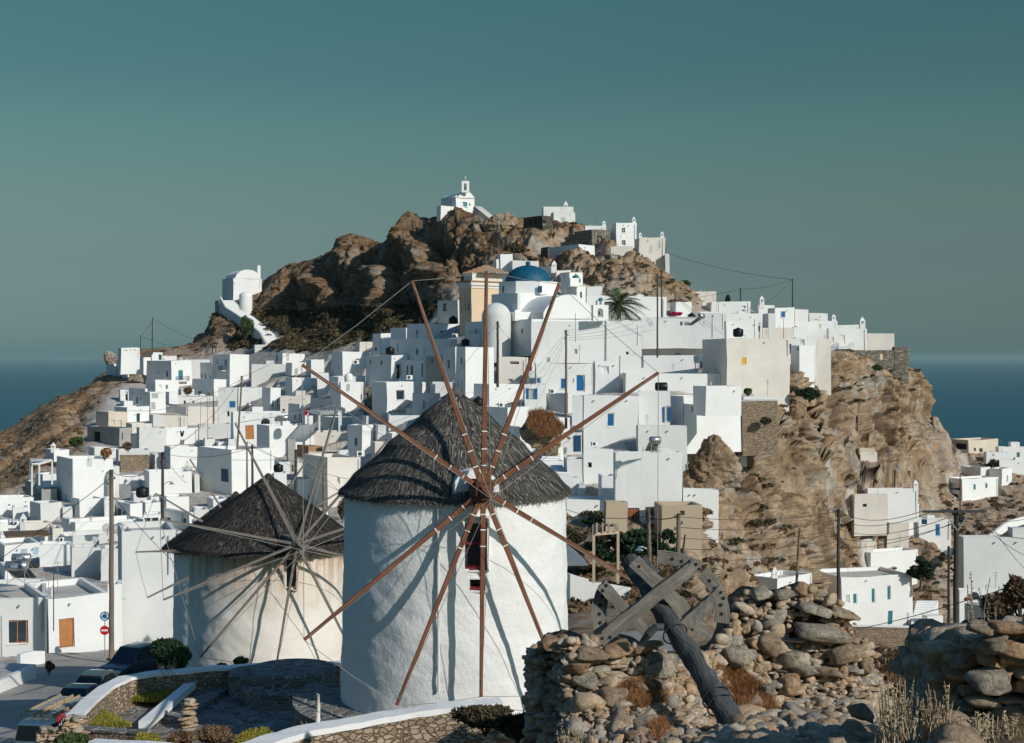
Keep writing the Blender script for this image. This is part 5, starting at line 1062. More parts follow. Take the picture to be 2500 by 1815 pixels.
# ================================================================ free standing crags among the houses
def outcrop(px, py, D, wpx, hpx, seed, label, depth=None):
    import bmesh
    bm = bmesh.new(); bmesh.ops.create_icosphere(bm, subdivisions=6, radius=1.0); V = np.array([v.co[:] for v in bm.verts]); Q = np.array([[v.index for v in f.verts] for f in bm.faces]); bm.free()
    s = D/F; S = np.array((wpx*s/2, (depth or wpx*s*.35), hpx*s/2)); rn = np.random.default_rng(seed)
    for k in range(16): nn = rn.normal(size=3); nn /= np.linalg.norm(nn); h = rn.uniform(.5, .85); dd = V @ nn - h; V = V - np.maximum(dd, 0)[:, None]*nn*.95
    P = V*S; N = V/np.linalg.norm(V, axis=1)[:, None]; sz = float(S.mean()); d = ridge(P/(sz*.55) + seed, seed, 2)*sz*.11 + ridge(P/(sz*.2) + seed, seed + 4, 3, .6)*sz*.05 + fbm(P/.5, seed + 9, 2)*.08
    P = P + N*d[:, None] + np.array(at(px, py, D)); o = npobj('rock_outcrop', P, Q, GROUNDM); a_ = o.data.attributes.new('rocky', 'FLOAT', 'POINT'); a_.data.foreach_set('value', np.ones(len(P), np.float32)); return tag(o, label, None, None, 'structure')
for a in ((1452, 678, 262, 126, 100, 3, 'brown crag between the rounded house and the stone wall room'), (1590, 700, 262, 110, 90, 5, 'brown crag below the pink-stained tall house'), (1652, 742, 256, 90, 130, 6, 'brown crag end above the right hand skyline houses'), (1735, 1138, 146, 140, 160, 7, 'pointed pale rock spike before the white house end'), (1700, 1200, 146, 120, 150, 8, 'rock below the pointed spike'), (1350, 580, 290, 50, 44, 9, 'rock knob under the highest white house'), (1222, 556, 297, 90, 66, 10, 'rock knob left of the dark stone ruin'),
          (338, 927, 300, 60, 30, 11, 'grey rock outcrop under the ridge houses'), (272, 878, 322, 34, 44, 12, 'dark rock beside the three-hole block'), (392, 905, 322, 70, 90, 13, 'rock shoulder right of the ridge houses'), (1326, 1066, 147, 104, 108, 14, 'earth and rock bank between houses below the church'), (1455, 1340, 108, 150, 80, 15, 'orange earth bank behind the wooden wheel')):
    outcrop(*a)
# ================================================================ windmills
def straw(nv, cx, cy, prof, n, L, Wd, rnd, a0=0, a1=2*math.pi, fringe=0):
    """loose reeds laid down the slope of a cone: prof = [(r, z)] from the top down"""
    pr = np.array(prof); seg = np.hypot(np.diff(pr[:, 0]), np.diff(pr[:, 1])); cum = np.concatenate([[0], np.cumsum(seg)])
    u = rnd.random(n); t = np.sqrt(u)*cum[-1]
    if fringe:
        k = int(n*fringe); t[:k] = cum[-1] - 0.08 - rnd.random(k)*0.2
    r = np.interp(t, cum, pr[:, 0]); z = np.interp(t, cum, pr[:, 1]); a = a0 + (a1 - a0)*rnd.random(n)
    ln = L*(0.5 + rnd.random(n)); t2 = t + ln; over = np.maximum(t2 - cum[-1], 0); over = over*(1 + .5*(rnd.random(n) < .15))
    r2 = np.interp(t2, cum, pr[:, 0]) + over*0.15; z2 = np.interp(t2, cum, pr[:, 1]) - over*0.38
    lift = 0.012 + 0.04*rnd.random(n); lift2 = 0.015 + 0.055*rnd.random(n); da = rnd.normal(0, 0.05, n)/np.maximum(r, 0.4); w = Wd*(0.6 + 0.8*rnd.random(n))
    def P(rr, zz, aa, l): return np.stack([cx + np.cos(aa)*(rr + l*0.6), cy + np.sin(aa)*(rr + l*0.6), zz + l*0.8], 1)
    wa = w/np.maximum(r, 0.15)/2; wb = w/np.maximum(r2, 0.15)/2*0.5
    V = np.stack([P(r, z, a - wa, lift), P(r, z, a + wa, lift), P(r2, z2, a + da + wb, lift2), P(r2, z2, a + da - wb, lift2)], 1).reshape(-1, 3)
    Q = np.arange(4*n).reshape(-1, 4); return V, Q
def windmill(name, label, cpx, D, rt, rb, zbase, ztop, zapex, reave, hub, ang, lens, vm, tm, thm, straws, ropes=True, door=None, tiers=True, seed=1, plane_gap=0.55, w0=0.15):
    rnd = np.random.default_rng(seed)
    cx = (cpx - UC)/F*D; e = empty(name, (cx, D, zbase), label, 'windmill', 'thatched windmills on the hill terrace')
    H_ = ztop - 0.22 - zbase
    # tower, slightly wavy lime wash, with holes left as recessed boxes
    n = 160; rows = 90; vs = []; fs = []
    for j in range(rows + 1):
        t = j/rows
        for k in range(n):
            vs.append((2*math.pi*k/n, zbase + H_*t, rb + (rt - rb)*t))
    A = np.array(vs); P = np.stack([np.cos(A[:, 0])*A[:, 2], np.sin(A[:, 0])*A[:, 2], A[:, 1]], 1)
    off = fbm(P*0.9, seed, 3)*0.035 + fbm(P*3.2, seed + 7, 3)*0.012
    P[:, 0] += np.cos(A[:, 0])*off; P[:, 1] += np.sin(A[:, 0])*off
    P[:, 0] += cx; P[:, 1] += D
    fs = []
    hole = []
    for dr in (door or []): hole.append(dr)
    vsx = P[:, 0]/P[:, 1]*F + UC; vsy = HZ - P[:, 2]/P[:, 1]*F
    for j in range(rows):
        for k in range(n):
            k2 = (k + 1) % n; q = (j*n + k, j*n + k2, (j + 1)*n + k2, (j + 1)*n + k)
            mx = np.mean(vsx[list(q)]); my = np.mean(vsy[list(q)]); front = P[q[0], 1] < D - 0.5
            if front and any(h[0] < mx < h[1] and h[2] < my < h[3] for h in hole): continue
            fs.append(q)
    mkobj('tower_wall', P, fs, tm, e, True)
    for (xa, xb, ya, yb, kind) in (door or []):
        # recess box and its joinery; placed on the curved front
        mx = (xa + xb)/2; k = (mx - UC)/F
        a_, b_, c_ = 1 + k*k, -2*(k*cx + D), cx*cx + D*D - ((rt + rb)/2)**2; yf = (-b_ - math.sqrt(b_*b_ - 4*a_*c_))/(2*a_)
        X0, X1 = (xa - 3 - UC)/F*yf, (xb + 3 - UC)/F*yf; Z0, Z1 = (HZ - yb - 4)/F*yf, (HZ - ya + 4)/F*yf
        m = MB(); d0, d1 = yf - 0.03, yf + 0.5
        Q = [Vector((X0, d0, Z0)), Vector((X1, d0, Z0)), Vector((X1, d0, Z1)), Vector((X0, d0, Z1))]; S = [Vector((p.x, d1, p.z)) for p in Q]
        m.add(Q + S, [(0, 4, 5, 1), (1, 5, 6, 2), (2, 6, 7, 3), (3, 7, 4, 0), (4, 7, 6, 5)])
        # plaster reveal frame that hides the cut edge
        fr = 0.03
        for (x0, x1, z0, z1) in ((X0 - fr, X0 + .02, Z0 - fr, Z1 + fr), (X1 - .02, X1 + fr, Z0 - fr, Z1 + fr), (X0 + .02, X1 - .02, Z1 - .02, Z1 + fr), (X0 + .02, X1 - .02, Z0 - fr, Z0 + .02)):
            m.box(((x0 + x1)/2, yf + 0.14, (z0 + z1)/2), (x1 - x0, 0.34, z1 - z0))
        o = m.build('window', tm if kind != 'small' else tm, e)
        g = MB(); g.box(((X0 + X1)/2, d1 - 0.05, (Z0 + Z1)/2), (X1 - X0 - 0.06, 0.02, Z1 - Z0 - 0.06)); g.build('pane', GLASS, o)
        f = MB(); wv = 0.06; fy = d1 - 0.12
        f.box((X0 + wv/2 + .02, fy, (Z0 + Z1)/2), (wv, 0.08, Z1 - Z0 - .04)); f.box((X1 - wv/2 - .02, fy, (Z0 + Z1)/2), (wv, 0.08, Z1 - Z0 - .04))
        f.box(((X0 + X1)/2, fy, Z0 + wv/2 + .02), (X1 - X0 - .04 - 2*wv, 0.08, wv)); f.box(((X0 + X1)/2, fy, Z1 - wv/2 - .02), (X1 - X0 - .04 - 2*wv, 0.08, wv))
        if kind == 'big': f.box(((X0 + X1)/2, fy, Z0 + (Z1 - Z0)*0.48), (X1 - X0 - .04 - 2*wv, 0.08, wv))
        f.build('frame', MRED if kind in ('big', 'small') else WHP, o)
        if kind in ('big', 'small'):
            s = MB(); hh = 0.10 if kind == 'big' else 0.10
            s.box(((X0 + X1)/2, d0 + 0.22, Z0 + hh/2), (X1 - X0 - 0.03, 0.4, hh)); s.build('sill', MRED, o)
    # thatched cap
    def prof(extra=0.0):
        pts = []
        N_ = 26 if tiers else 14
        for i in range(N_ + 1):
            t = i/N_; r = 0.06 + (reave - 0.06)*(t**0.97); z = zapex + (ztop - 0.12 - zapex)*t - 0.16*math.sin(math.pi*t)*0 
            if tiers:
                q = (t*3.3) % 1.0; z += 0.24*(q - 0.5)*min(1, t*3)*(1 if t < 0.97 else 0)*0.6; z += 0.05*math.sin(math.pi*t)
            pts.append((r + extra, z))
        return pts
    pr = prof(); m = MB(); nn = 96
    m.lathe((cx, D, 0), [(max(r, 0.01), z) for r, z in pr[::-1]] , nn); m.lathe((cx, D, 0), [(rt - 0.15, ztop - 0.05), (reave, pr[-1][1])], nn)
    V = np.array(m.v); a = np.arctan2(V[:, 1] - D, V[:, 0] - cx)
    V[:, 2] += fbm(np.stack([np.cos(a)*3, np.sin(a)*3, V[:, 2]*2], 1), seed + 3, 3)*0.02 - 0.035
    roof = mkobj('thatched_roof', V, m.f, thm, e, False)
    V, Q = straw(None, cx, D, pr, straws, 0.30, 0.028 if D < 45 else 0.042, rnd, fringe=0.2); npobj('thatch_reeds', V, Q, thm, roof)
    # a knot of reed at the tip
    m = MB(); m.lathe((cx, D, zapex - 0.12), [(0.26, -0.08), (0.2, 0.08), (0.1, 0.2), (0.02, 0.24)], 12); m.build('roof_tip', thm, roof)
    if tiers:
        # two bands of twine round the thatch
        for t in (0.86, 0.55):
            r, z = np.interp(t*26, range(27), [p[0] for p in pr]), np.interp(t*26, range(27), [p[1] for p in pr])
            m = MB(); pts = [(cx + math.cos(q)*(r - .01), D + math.sin(q)*(r - .01), z + .045 + 0.015*math.sin(q*5)) for q in np.linspace(0, 2*math.pi, 60)]
            m.tube(pts, 0.009, 5); m.build('twine', ROPE, roof)
    # shaft, hub and vanes
    Hb = Vector(hub); ax = Vector((Hb.x - cx, Hb.y - D, 0)).normalized(); rt_ = Vector((-ax.y, ax.x, 0))
    if rt_.x < 0: rt_ = -rt_
    up = Vector((0, 0, 1))
    sh = MB(); sh.beam(Hb - ax*2.2, Hb + ax*0.1, 0.40, 0.40); sh.build('wind_shaft', vm, e)
    hb = MB(); s_ = 1.0 if D < 45 else .75
    hb.beam(Hb - ax*0.36*s_, Hb + ax*0.2*s_, 0.56*s_, 0.56*s_, 0.46*s_, 0.46*s_); hb.beam(Hb + ax*0.18*s_, Hb + ax*0.34*s_, 0.30*s_, 0.30*s_, 0.2*s_, 0.2*s_)
    hub_o = hb.build('hub', vm, e)
    tipc = Hb + ax*0.95 + rt_*0.0 - up*0.12
    sp = MB(); sp.beam(Hb + ax*0.2, tipc, 0.15, 0.13, 0.08, 0.07); sp.build('front_spar', vm, hub_o)
    tips = []
    for a_, l_ in zip(ang, lens):
        a_ = R(a_); dv = rt_*math.cos(a_) + up*math.sin(a_); p = Hb + dv*l_ + ax*0.02
        m = MB(); wv = w0; m.beam(Hb + dv*0.12, p, wv*1.05, wv*0.85, wv*0.62, wv*0.55, up=ax); vo = m.build('vane', vm, e); tips.append(p)
        if ropes:
            for f_ in (0.115, 0.19, 0.27):
                if D > 45 and f_ > 0.12: continue
                bnd = MB(); c = Hb + dv*l_*f_; bnd.beam(c - dv*0.013, c + dv*0.013, wv*1.10, wv*0.95, up=ax); bnd.build('iron_band', WHP if D < 45 else DMET, vo)
    m = MB(); rr = 0.008 if D < 45 else 0.011
    for p in tips: m.tube([tipc, p], rr, 4)
    for i in range(len(tips)):
        j = (i + 1) % len(tips); a_, b_ = tips[i], tips[j]
        if (a_ - b_).length < lens[0]*1.25: m.tube([a_, a_.lerp(b_, .5) - up*0.05, b_], rr, 4)
    m.build('rope', ROPE, e)
    return e, Hb, ax, rt_
def hubpos(px, py, Y): return at(px, py, Y)
TW1 = plaster('mill_plaster', (0.80, 0.80, 0.78), 0.09, 1.4, (0.55, 0.52, 0.47), 0.32, 0.6)
def stained_plaster():
    m, n, b = NM('stained_mill_plaster'); v = coords(n); v2 = coords(n, (2.2, 2.2, 0.12))
    g = n.nodes.new('ShaderNodeNewGeometry'); sx = n.nodes.new('ShaderNodeSeparateXYZ'); n.links.new(g.outputs['Position'], sx.inputs[0])
    mr = n.nodes.new('ShaderNodeMapRange'); mr.inputs[1].default_value = -10.2; mr.inputs[2].default_value = -7.9; n.links.new(sx.outputs[2], mr.inputs[0])
    st = ramp(n, noise(n, v2, 2.2, 5, 0.7), [(0.35, 0.15), (0.65, 1)])
    f = mixc(n, 1.0, mr.outputs[0], st, 'MULTIPLY')
    base = mixc(n, ramp(n, noise(n, v, 0.5, 4, 0.6), [(0.4, 0), (0.7, 0.5)]), (0.78, 0.74, 0.68), (0.74, 0.66, 0.56))
    c = mixc(n, f, base, (0.42, 0.24, 0.12)); n.links.new(c, b.inputs['Base Color']); b.inputs['Roughness'].default_value = 0.9
    bump(n, b, noise(n, v, 5, 5, 0.6), 0.3, 0.04); return m
TW2 = stained_plaster()
m1 = windmill('windmill', 'tall white windmill with rust brown vanes and layered reed roof, nearest of the three', 1112, 40.5, 3.13, 3.25, -10.2, -3.66, -0.98, 3.26,
    hubpos(1180, 1198, 36.6), [89.2, 69.4, 32.6, -31.5, -68, -90.7, -112.6, -141.5, 145, 109], [5.65, 5.7, 5.6, 5.5, 5.7, 5.3, 5.85, 5.85, 5.65, 5.68],
    VANE, TW1, TH1, 52000, True, [(1131, 1188, 1268, 1390, 'big'), (1148, 1184, 1417, 1440, 'small')], True, 4, w0=0.125)
# plastered dormer that carries the shaft of the near mill
e1, Hb, ax, rt_ = m1
mb = MB(); c = Hb - ax*0.95 + Vector((0, 0, -0.05)); prof_ = []
for k in range(15):
    q = math.pi*k/14; prof_.append(c + rt_*(math.cos(q)*0.62) + Vector((0, 0, math.sin(q)*0.52)))
prof_ += [c - rt_*0.66 - Vector((0, 0, 0.9)), c + rt_*0.66 - Vector((0, 0, 0.9))]
mb.prism(prof_, -ax*1.9); mb.build('dormer', TW1, e1)
mb = MB(); px_ = at(1068, 1240, 37.35)
mb.tube([at(1070, 1232, 37.3), at(1070, 1400, 37.27), at(1071, 1690, 37.2)], 0.035, 6); mb.build('conduit_pipe', W2, e1)
m2 = windmill('windmill', 'cream windmill with rust stained wall, weathered grey vanes and dark old thatch', 655, 58.0, 3.17, 3.22, -13.4, -7.45, -4.85, 3.72,
    hubpos(725, 1329, 53.9), [117, 73.2, 46.8, 15.3, -16.5, -63, -100, -132.6, 167, 199.5 - 360 + 360], [5.2, 5.5, 5.35, 5.3, 5.3, 5.5, 4.6, 5.4, 5.25, 5.3],
    GVANE, TW2, TH2, 24000, False, [(694, 722, 1367, 1437, 'white')], False, 8, w0=0.10)
m3 = windmill('windmill', 'white windmill mostly hidden behind the cream mill, farthest of the three', 576, 74.0, 3.13, 3.22, -16.6, -9.7, -7.1, 3.72,
    hubpos(603, 1337, 69.9), [147.5, 180, 205, 122, 55, 29.5, 90, 235, 270, -30, -60, 3], [5.2, 5.3, 5.25, 5.2, 5.2, 5.3, 5.2, 4.6, 4.6, 5, 5, 5],
    GVANE, TW1, TH2, 9000, False, None, False, 15, w0=0.11)
# ================================================================ roof and street equipment
def textobj(name, cu, mat):
    t = bpy.data.objects.new('tmp', cu); me = bpy.data.meshes.new_from_object(t); bpy.data.objects.remove(t); bpy.data.curves.remove(cu); me.materials.clear(); me.materials.append(mat)
    o = bpy.data.objects.new(name, me); COL.objects.link(o); return o
def black_tank(px, py, D, r, label, ball=True, horiz=False):
    p = at(px, py, D); e = empty('water_tank', p, label, 'water tank', 'black rooftop water tanks'); m = MB()
    if horiz:
        M = Matrix.Translation(p + Vector((0, 0, r))) @ Matrix.Rotation(R(90), 4, 'Y'); prof = [(0.02, -r*1.5), (r*0.8, -r*1.45), (r, -r*1.2), (r, r*1.2), (r*0.8, r*1.45), (0.02, r*1.5)]
        t = MB(); t.lathe((0, 0, 0), prof, 20); m.add([M @ Vector(v) for v in t.v], t.f)
    else:
        pr = [(r*0.7, 0), (r*0.95, r*0.2), (r, r*0.5)] + ([(r*math.cos(a), r*0.9 + r*0.7*math.sin(a)) for a in np.linspace(0, 1.2, 7)] if ball else [(r, r*1.3), (r*0.9, r*1.5)]) + [(r*0.3, r*1.66), (r*0.3, r*1.78), (0.02, r*1.8)]
        m.lathe(p, pr, 24)
        for k in range(1, 5): m.lathe(p, [(r*1.0, r*(0.35 + .17*k)), (r*1.035, r*(0.38 + .17*k)), (r*1.0, r*(0.41 + .17*k))], 24)
    m.build('tank_body', BLK, e, True); m = MB(); m.tube([p + Vector((r*.9, -.1, r*.3)), p + Vector((r*1.3, -.3, r*.25)), p + Vector((r*1.4, -.3, -.05))], 0.03, 5); m.build('pipe', WIRE, e); return e
def solar(px, py, D, L, label, rz=0, s=1.0, text=None):
    p = at(px, py, D); e = empty('solar_water_heater', p, label, 'solar heater', 'rooftop solar water heaters', R(rz))
    M = Matrix.Translation(p) @ Matrix.Rotation(R(rz), 4, 'Z'); r = 0.27*s; z = 0.95*s
    t = MB(); t.lathe((0, 0, 0), [(0.02, -L/2), (r*.7, -L/2 + .01), (r, -L/2 + .06), (r, L/2 - .06), (r*.7, L/2 - .01), (0.02, L/2)], 22); T2 = M @ Matrix.Translation((0, 0, z)) @ Matrix.Rotation(R(90), 4, 'Y')
    m = MB(); m.add([T2 @ Vector(v) for v in t.v], t.f); tk = m.build('tank', METAL, e, True)
    m = MB(); g = [M @ Vector(v) for v in ((-L*.48, .15, z - r*.4), (L*.48, .15, z - r*.4), (L*.48 + .2, 1.7*s, .12), (-L*.48 + .2, 1.7*s, .12))]; m.prism(g, Vector((0, 0, -.08))); m.build('collector_panel', DMET, e)
    m = MB()
    for sx in (-.38, .38):
        m.tube([M @ Vector((sx*L, -.1, z - r)), M @ Vector((sx*L, -.2, 0))], .025, 5); m.tube([M @ Vector((sx*L, .1, z - r)), M @ Vector((sx*L, 1.6*s, .05))], .022, 5)
    m.tube([M @ Vector((-.38*L, -.2, 0.05)), M @ Vector((.38*L, -.1, z - r))], .018, 5); m.tube([M @ Vector((.38*L, -.2, 0.05)), M @ Vector((-.38*L, -.1, z - r))], .018, 5)
    m.build('stand', METAL, e)
    if text:
        m = MB(); c = M @ Vector((-.05, -r*1.005, z)); m.box(c, (L*.52, .012, r*.55), R(rz)); pl = m.build('plate', DBLUE, tk)
        cu = bpy.data.curves.new('lettering', 'FONT'); cu.body = text; cu.size = r*.52; cu.align_x = 'CENTER'; cu.align_y = 'CENTER'; cu.extrude = .004
        o = textobj('lettering', cu, WHP); o.parent = pl; o.matrix_parent_inverse = parent_world(pl).inverted(); o.location = M @ Vector((-.05, -r*1.005 - .018, z)); o.rotation_euler = (R(90), 0, R(rz))
    return e
def ac_unit(px, py, D, label, w_=0.8, face=22):
    p = at(px, py, D); rz = R(face); e = empty('air_conditioner', p, label, 'air conditioner', 'outdoor air conditioning units', rz)
    m = MB(); m.box(p, (w_, .3, w_*.68), rz); m.build('casing', WHP, e); n_ = Vector((math.sin(rz), -math.cos(rz), 0)); M = Matrix.Translation(p + n_*.152 + Vector((-w_*.12*math.cos(rz), -w_*.12*math.sin(rz), 0))) @ Matrix.Rotation(rz, 4, 'Z') @ Matrix.Rotation(R(90), 4, 'X')
    t = MB(); t.lathe((0, 0, 0), [(w_*.27, 0), (w_*.27, .02), (w_*.22, .02), (w_*.2, .008), (.01, .008)], 18); m = MB(); m.add([M @ Vector(v) for v in t.v], t.f); m.build('fan_grille', DMET, e); return e
def dish(px, py, D, r, label, rz=-20):
    p = at(px, py, D); e = empty('satellite_dish', p, label, 'satellite dish', 'satellite dishes on the roofs', R(rz)); M = Matrix.Translation(p + Vector((0, 0, r*1.4))) @ Matrix.Rotation(R(rz), 4, 'Z') @ Matrix.Rotation(R(62), 4, 'X')
    t = MB(); t.lathe((0, 0, 0), [(.01, -.22*r), (r*.5, -.16*r), (r*.85, -.04*r), (r, .03*r), (r*.97, .06*r), (r*.5, -.12*r), (.01, -.18*r)], 18); m = MB(); m.add([M @ Vector(v) for v in t.v], t.f); m.build('reflector', GREYP, e, True)
    m = MB(); m.tube([p, p + Vector((0, 0, r*1.3))], .03, 5); m.tube([M @ Vector((0, -r*.9, 0)), M @ Vector((0, 0, r*.9))], .015, 4); m.build('mount', METAL, e); return e
def pole(x, y0, y1, D, wd, mat, label, lean=0, name='utility_pole', cat='utility pole', arm=None, group='timber and steel poles', insul=True, extra=0.3):
    a = at(x + lean, y0, D); b = at(x, y1, D); e = empty(name, b, label, cat, group); m = MB(); n = 9
    pts = [b.lerp(a, k/n) + Vector((random.uniform(-1, 1)*wd*.06, 0, 0))*(0 < k < n) for k in range(n + 1)]; pts[0] = pts[0] - Vector((0, 0, extra))
    m.tube(pts, wd/2, 10, wd*.38); m.build('shaft', mat, e, True)
    if insul and wd > 0.12:
        for k in range(3):
            q = MB(); z = a.z - .25 - .35*k; sx = (1 if k % 2 else -1)*(wd*.45 + .06); q.tube([(a.x, a.y - .02, z), (a.x + sx, a.y - .05, z)], .02, 5); q.lathe((a.x + sx, a.y - .05, z), [(.05, 0), (.06, .05), (.03, .1), (.05, .14), (.02, .17)], 8); q.build('insulator', DMET, e)
    return e, a
def lamp_arm(e, p0, p1, D, mat=METAL):
    a, b = at(*p0, D), at(*p1, D); L = (b - a).length; m = MB(); up = Vector((0, 0, L*.25)); m.tube([a, a.lerp(b, .35) + up*.9, a.lerp(b, .75) + up, b + Vector((0, 0, .12))], .03, 6); am = m.build('lamp_arm', mat, e)
    m = MB(); m.lathe((b.x, b.y, b.z - .1), [(.24, 0), (.2, .05), (.09, .12), (.07, .22), (.02, .26)], 14); m.build('lamp_shade', mat, am, True)
def wire(pts, label, r=.018, sag=.03, name='overhead_cable', group='overhead cables'):
    P = [at(*p) if isinstance(p, tuple) else p for p in pts]; m = MB()
    for a, b in zip(P[:-1], P[1:]):
        L = (b - a).length; n = 16; m.tube([a.lerp(b, k/n) - Vector((0, 0, 4*sag*L*(k/n)*(1 - k/n))) for k in range(n + 1)], r, 4, cap=False)
    o = m.build(name, WIRE); return tag(o, label, 'cable', group)
# -- roof equipment
reg(400, 740, 4.118)
black_tank(ZX(1022), ZY(1232), 214, .68, 'round black ball tank left of a solar heater on the big white block')
solar(ZX(1195), ZY(1232), 214, 1.7, 'grey solar boiler beside the black ball tank', 5, 1.25)
solar(ZX(868), ZY(1098), 226, 1.1, 'solar boiler seen end-on above the orange shutter house', 60, 1.2)
ac_unit(ZX(1932), ZY(595), 236, 'cooler unit on the white cube under the brown slope', 1.0)
reg(400, 1040, 4.118)
black_tank(ZX(1152), ZY(466), 112, .38, 'black water barrel in the shade beside the brick ruin', False)
ac_unit(ZX(1975), ZY(280), 115, 'cooler unit with a dark fan above the peeling wall', .62)
reg(800, 640, 4.118)
black_tank(ZX(1385), ZY(845), 205, .6, 'black barrel tank beside the highest red vane pole gap', False)
black_tank(ZX(1262), ZY(622), 232, .75, 'dark green ball tank under the cream terrace of the peach hall')
black_tank(ZX(1515), ZY(1450), 148, .58, 'black ball tank half behind the upright vane and thatch')
black_tank(ZX(628), ZY(932), 214, .68, 'wide black tank in front of the long shaded house', False)
ac_unit(ZX(1278), ZY(742), 222, 'cooler unit right of the blue framed window', .95)
ac_unit(ZX(820), ZY(1160), 172, 'white cooler unit on the roof of the flaking wall house', .75)
ac_unit(ZX(1745), ZY(1437), 140, 'cooler unit with an open dark back beside the cream house', .6)
m = MB(); p = at(ZX(212), ZY(1205), 190); m.lathe(p, [(.55, 0), (.6, .2), (.6, .6), (.5, .95), (.25, 1.15), (.02, 1.2)], 18); tag(m.build('white_water_tank', WHP, None, True), 'white round water tank on the roof with the pointed chimney', 'water tank')
reg(1200, 640, 4.118)
black_tank(ZX(1706), ZY(1295), 142, .42, 'black barrel lying on a long white roof near the tip of the right vane', horiz=True)
black_tank(ZX(2012), ZY(580), 198, .55, 'dark tank under the magenta flower bush')
ac_unit(ZX(610), ZY(1300), 158, 'old cooler unit on top of the grey shaded block', .75)
dish(ZX(1592), ZY(668), 180, .55, 'satellite dish beside the zigzag stair tower', 40)
reg(1200, 940, 3.744)
solar(ZX(1495), ZY(622), 121, 1.0, 'blue-grey solar boiler on the plain broad white house', 12, 1.15)
ac_unit(ZX(938), ZY(538), 132, 'cooler unit low on the wall of the blue door house', .55)
reg(1600, 640, 3.168)
black_tank(ZX(640), ZY(580), 186, .68, 'ribbed black tank on the roof of the huge blank pale house', False)
solar(ZX(355), ZY(490), 190, .9, 'solar boiler with a slanting panel below the magenta flowers', 40, 1.3)
reg(0, 1040, 4.118)
black_tank(ZX(1432), ZY(720), 138, .62, 'large black tank draped with white hoses, behind the first pole', False)
p = at(ZX(1257), ZY(700), 136); m = MB(); m.box(p + Vector((0, 0, .5)), (1.0, .8, 1.1), R(20)); e = empty('roof_fan_box', p, 'grey metal roof box with a bent flue behind the first pole', 'vent box'); m.build('casing', METAL, e); m = MB(); m.tube([p + Vector((0, 0, 1.0)), p + Vector((0, 0, 1.25)), p + Vector((.12, 0, 1.5))], .14, 8); m.build('flue', METAL, e)
ac_unit(ZX(118), ZY(975), 122, 'left one of two cooler units on the low roof at the left edge', .5, 40); ac_unit(ZX(155), ZY(980), 121.5, 'right one of two cooler units on the low roof at the left edge', .5, 40)
ac_unit(ZX(608), ZY(1143), 118, 'single cooler unit on the flat roof with dishes', .5, 60)
dish(ZX(1080), ZY(1105), 112, .42, 'satellite dish left of the near timber pole top half', 30); dish(ZX(1182), ZY(1105), 112, .42, 'satellite dish just right of the near timber pole', 10)
dish(ZX(962), ZY(1225), 110, .38, 'edge-on satellite dish on the blank pale block', 70)
solar(ZX(215), ZY(1480), 102, 1.35, 'rear one of two grey lettered solar boilers at the left edge', 8, 1.15, 'NOBEL'); solar(ZX(165), ZY(1585), 100, 1.55, 'front one of two grey lettered solar boilers at the left edge', 8, 1.3, 'NOBEL')
# chimney stack on the low roof
p = at(ZX(235), ZY(1058), 120); e = empty('white_chimney', p, 'pointed white chimney pot with two openings on the low left roof', 'chimney'); chimney(e, p, 1.35, .42)
p = at(ZX(900), ZY(410), 137); e = empty('white_chimney', p, 'pointed white chimney against the tall white house at the left', 'chimney'); chimney(e, p, 1.0, .42)
# -- pergolas
def pergola(name, label, corners, h, D0, mat, nb, post=.14, slat=.1, top=None):
    """corners: picture points of four post feet (front-left, front-right, back-right, back-left) with distances"""
    P = [at(ZX(x), ZY(y), d) for x, y, d in corners]; zt = max(p.z for p in P) + h; e = empty(name, P[0], label, 'pergola')
    for p in P: m = MB(); m.beam(p, Vector((p.x, p.y, zt)), post, post); m.build('post', mat, e)
    Q = [Vector((p.x, p.y, zt + post/2)) for p in P]
    for i in range(4): m = MB(); m.beam(Q[i], Q[(i + 1) % 4], post, post); m.build('rail', mat, e)
    m = MB()
    for k in range(nb): a = Q[0].lerp(Q[1], (k + .5)/nb); b = Q[3].lerp(Q[2], (k + .5)/nb); m.beam(a + (a - b)*.06 + Vector((0, 0, post*.8)), b + Vector((0, 0, post*.8)), slat, slat)
    m.build('slats', top or mat, e); return e
reg(400, 740, 4.118)
pergola('pergola', 'white timber pergola on the terrace behind the grey mill vane', [(1565, 1300, 196), (1765, 1298, 197), (1780, 1230, 206), (1450, 1232, 206)], 1.9, 196, WHP, 8, .22, .14)
pergola('pergola', 'dark metal pergola frame left of the start of the longest vane', [(1262, 915, 256), (1442, 915, 257), (1478, 900, 262), (1305, 900, 262)], 2.9, 256, DMET, 3, .18, .12)
reg(0, 1040, 4.118)
pergola('pergola', 'white posted sunshade with teal underside on the left slope', [(322, 700, 150), (396, 600, 151), (525, 590, 156), (300, 560, 157)], 2.2, 150, WHP, 14, .14, .12)
m = MB(); a, b, c, d = at(ZX(30), ZY(1075), 116), at(ZX(468), ZY(1060), 117), at(ZX(510), ZY(1110), 108), at(ZX(60), ZY(1130), 107); m.prism([a, b, c, d], Vector((0, 0, .12))); tag(m.build('reed_roof', LF_B), 'brown reed shade roof above the grey-blue door at the left', 'shade roof')
reg(1200, 1300, 3.198)
# shelter in the valley behind the near mill
reg(1300, 1300, 3.198)
pergola('pergola', 'pale timber shelter frame right of the near mill', [(478, 395, 96), (668, 400, 97), (660, 385, 101), (480, 382, 101)], 3.2, 96, TAN, 4, .18, .12)
m = MB(); a, b, c, d = at(1384, 1330, 92), at(1384, 1378, 84), at(1436, 1377, 84), at(1405, 1345, 92); m.prism([d, c, b, a], Vector((0, 0, -.1))); tag(m.build('corrugated_roof', METAL), 'grey corrugated roof edge showing right of the near mill', 'roof')
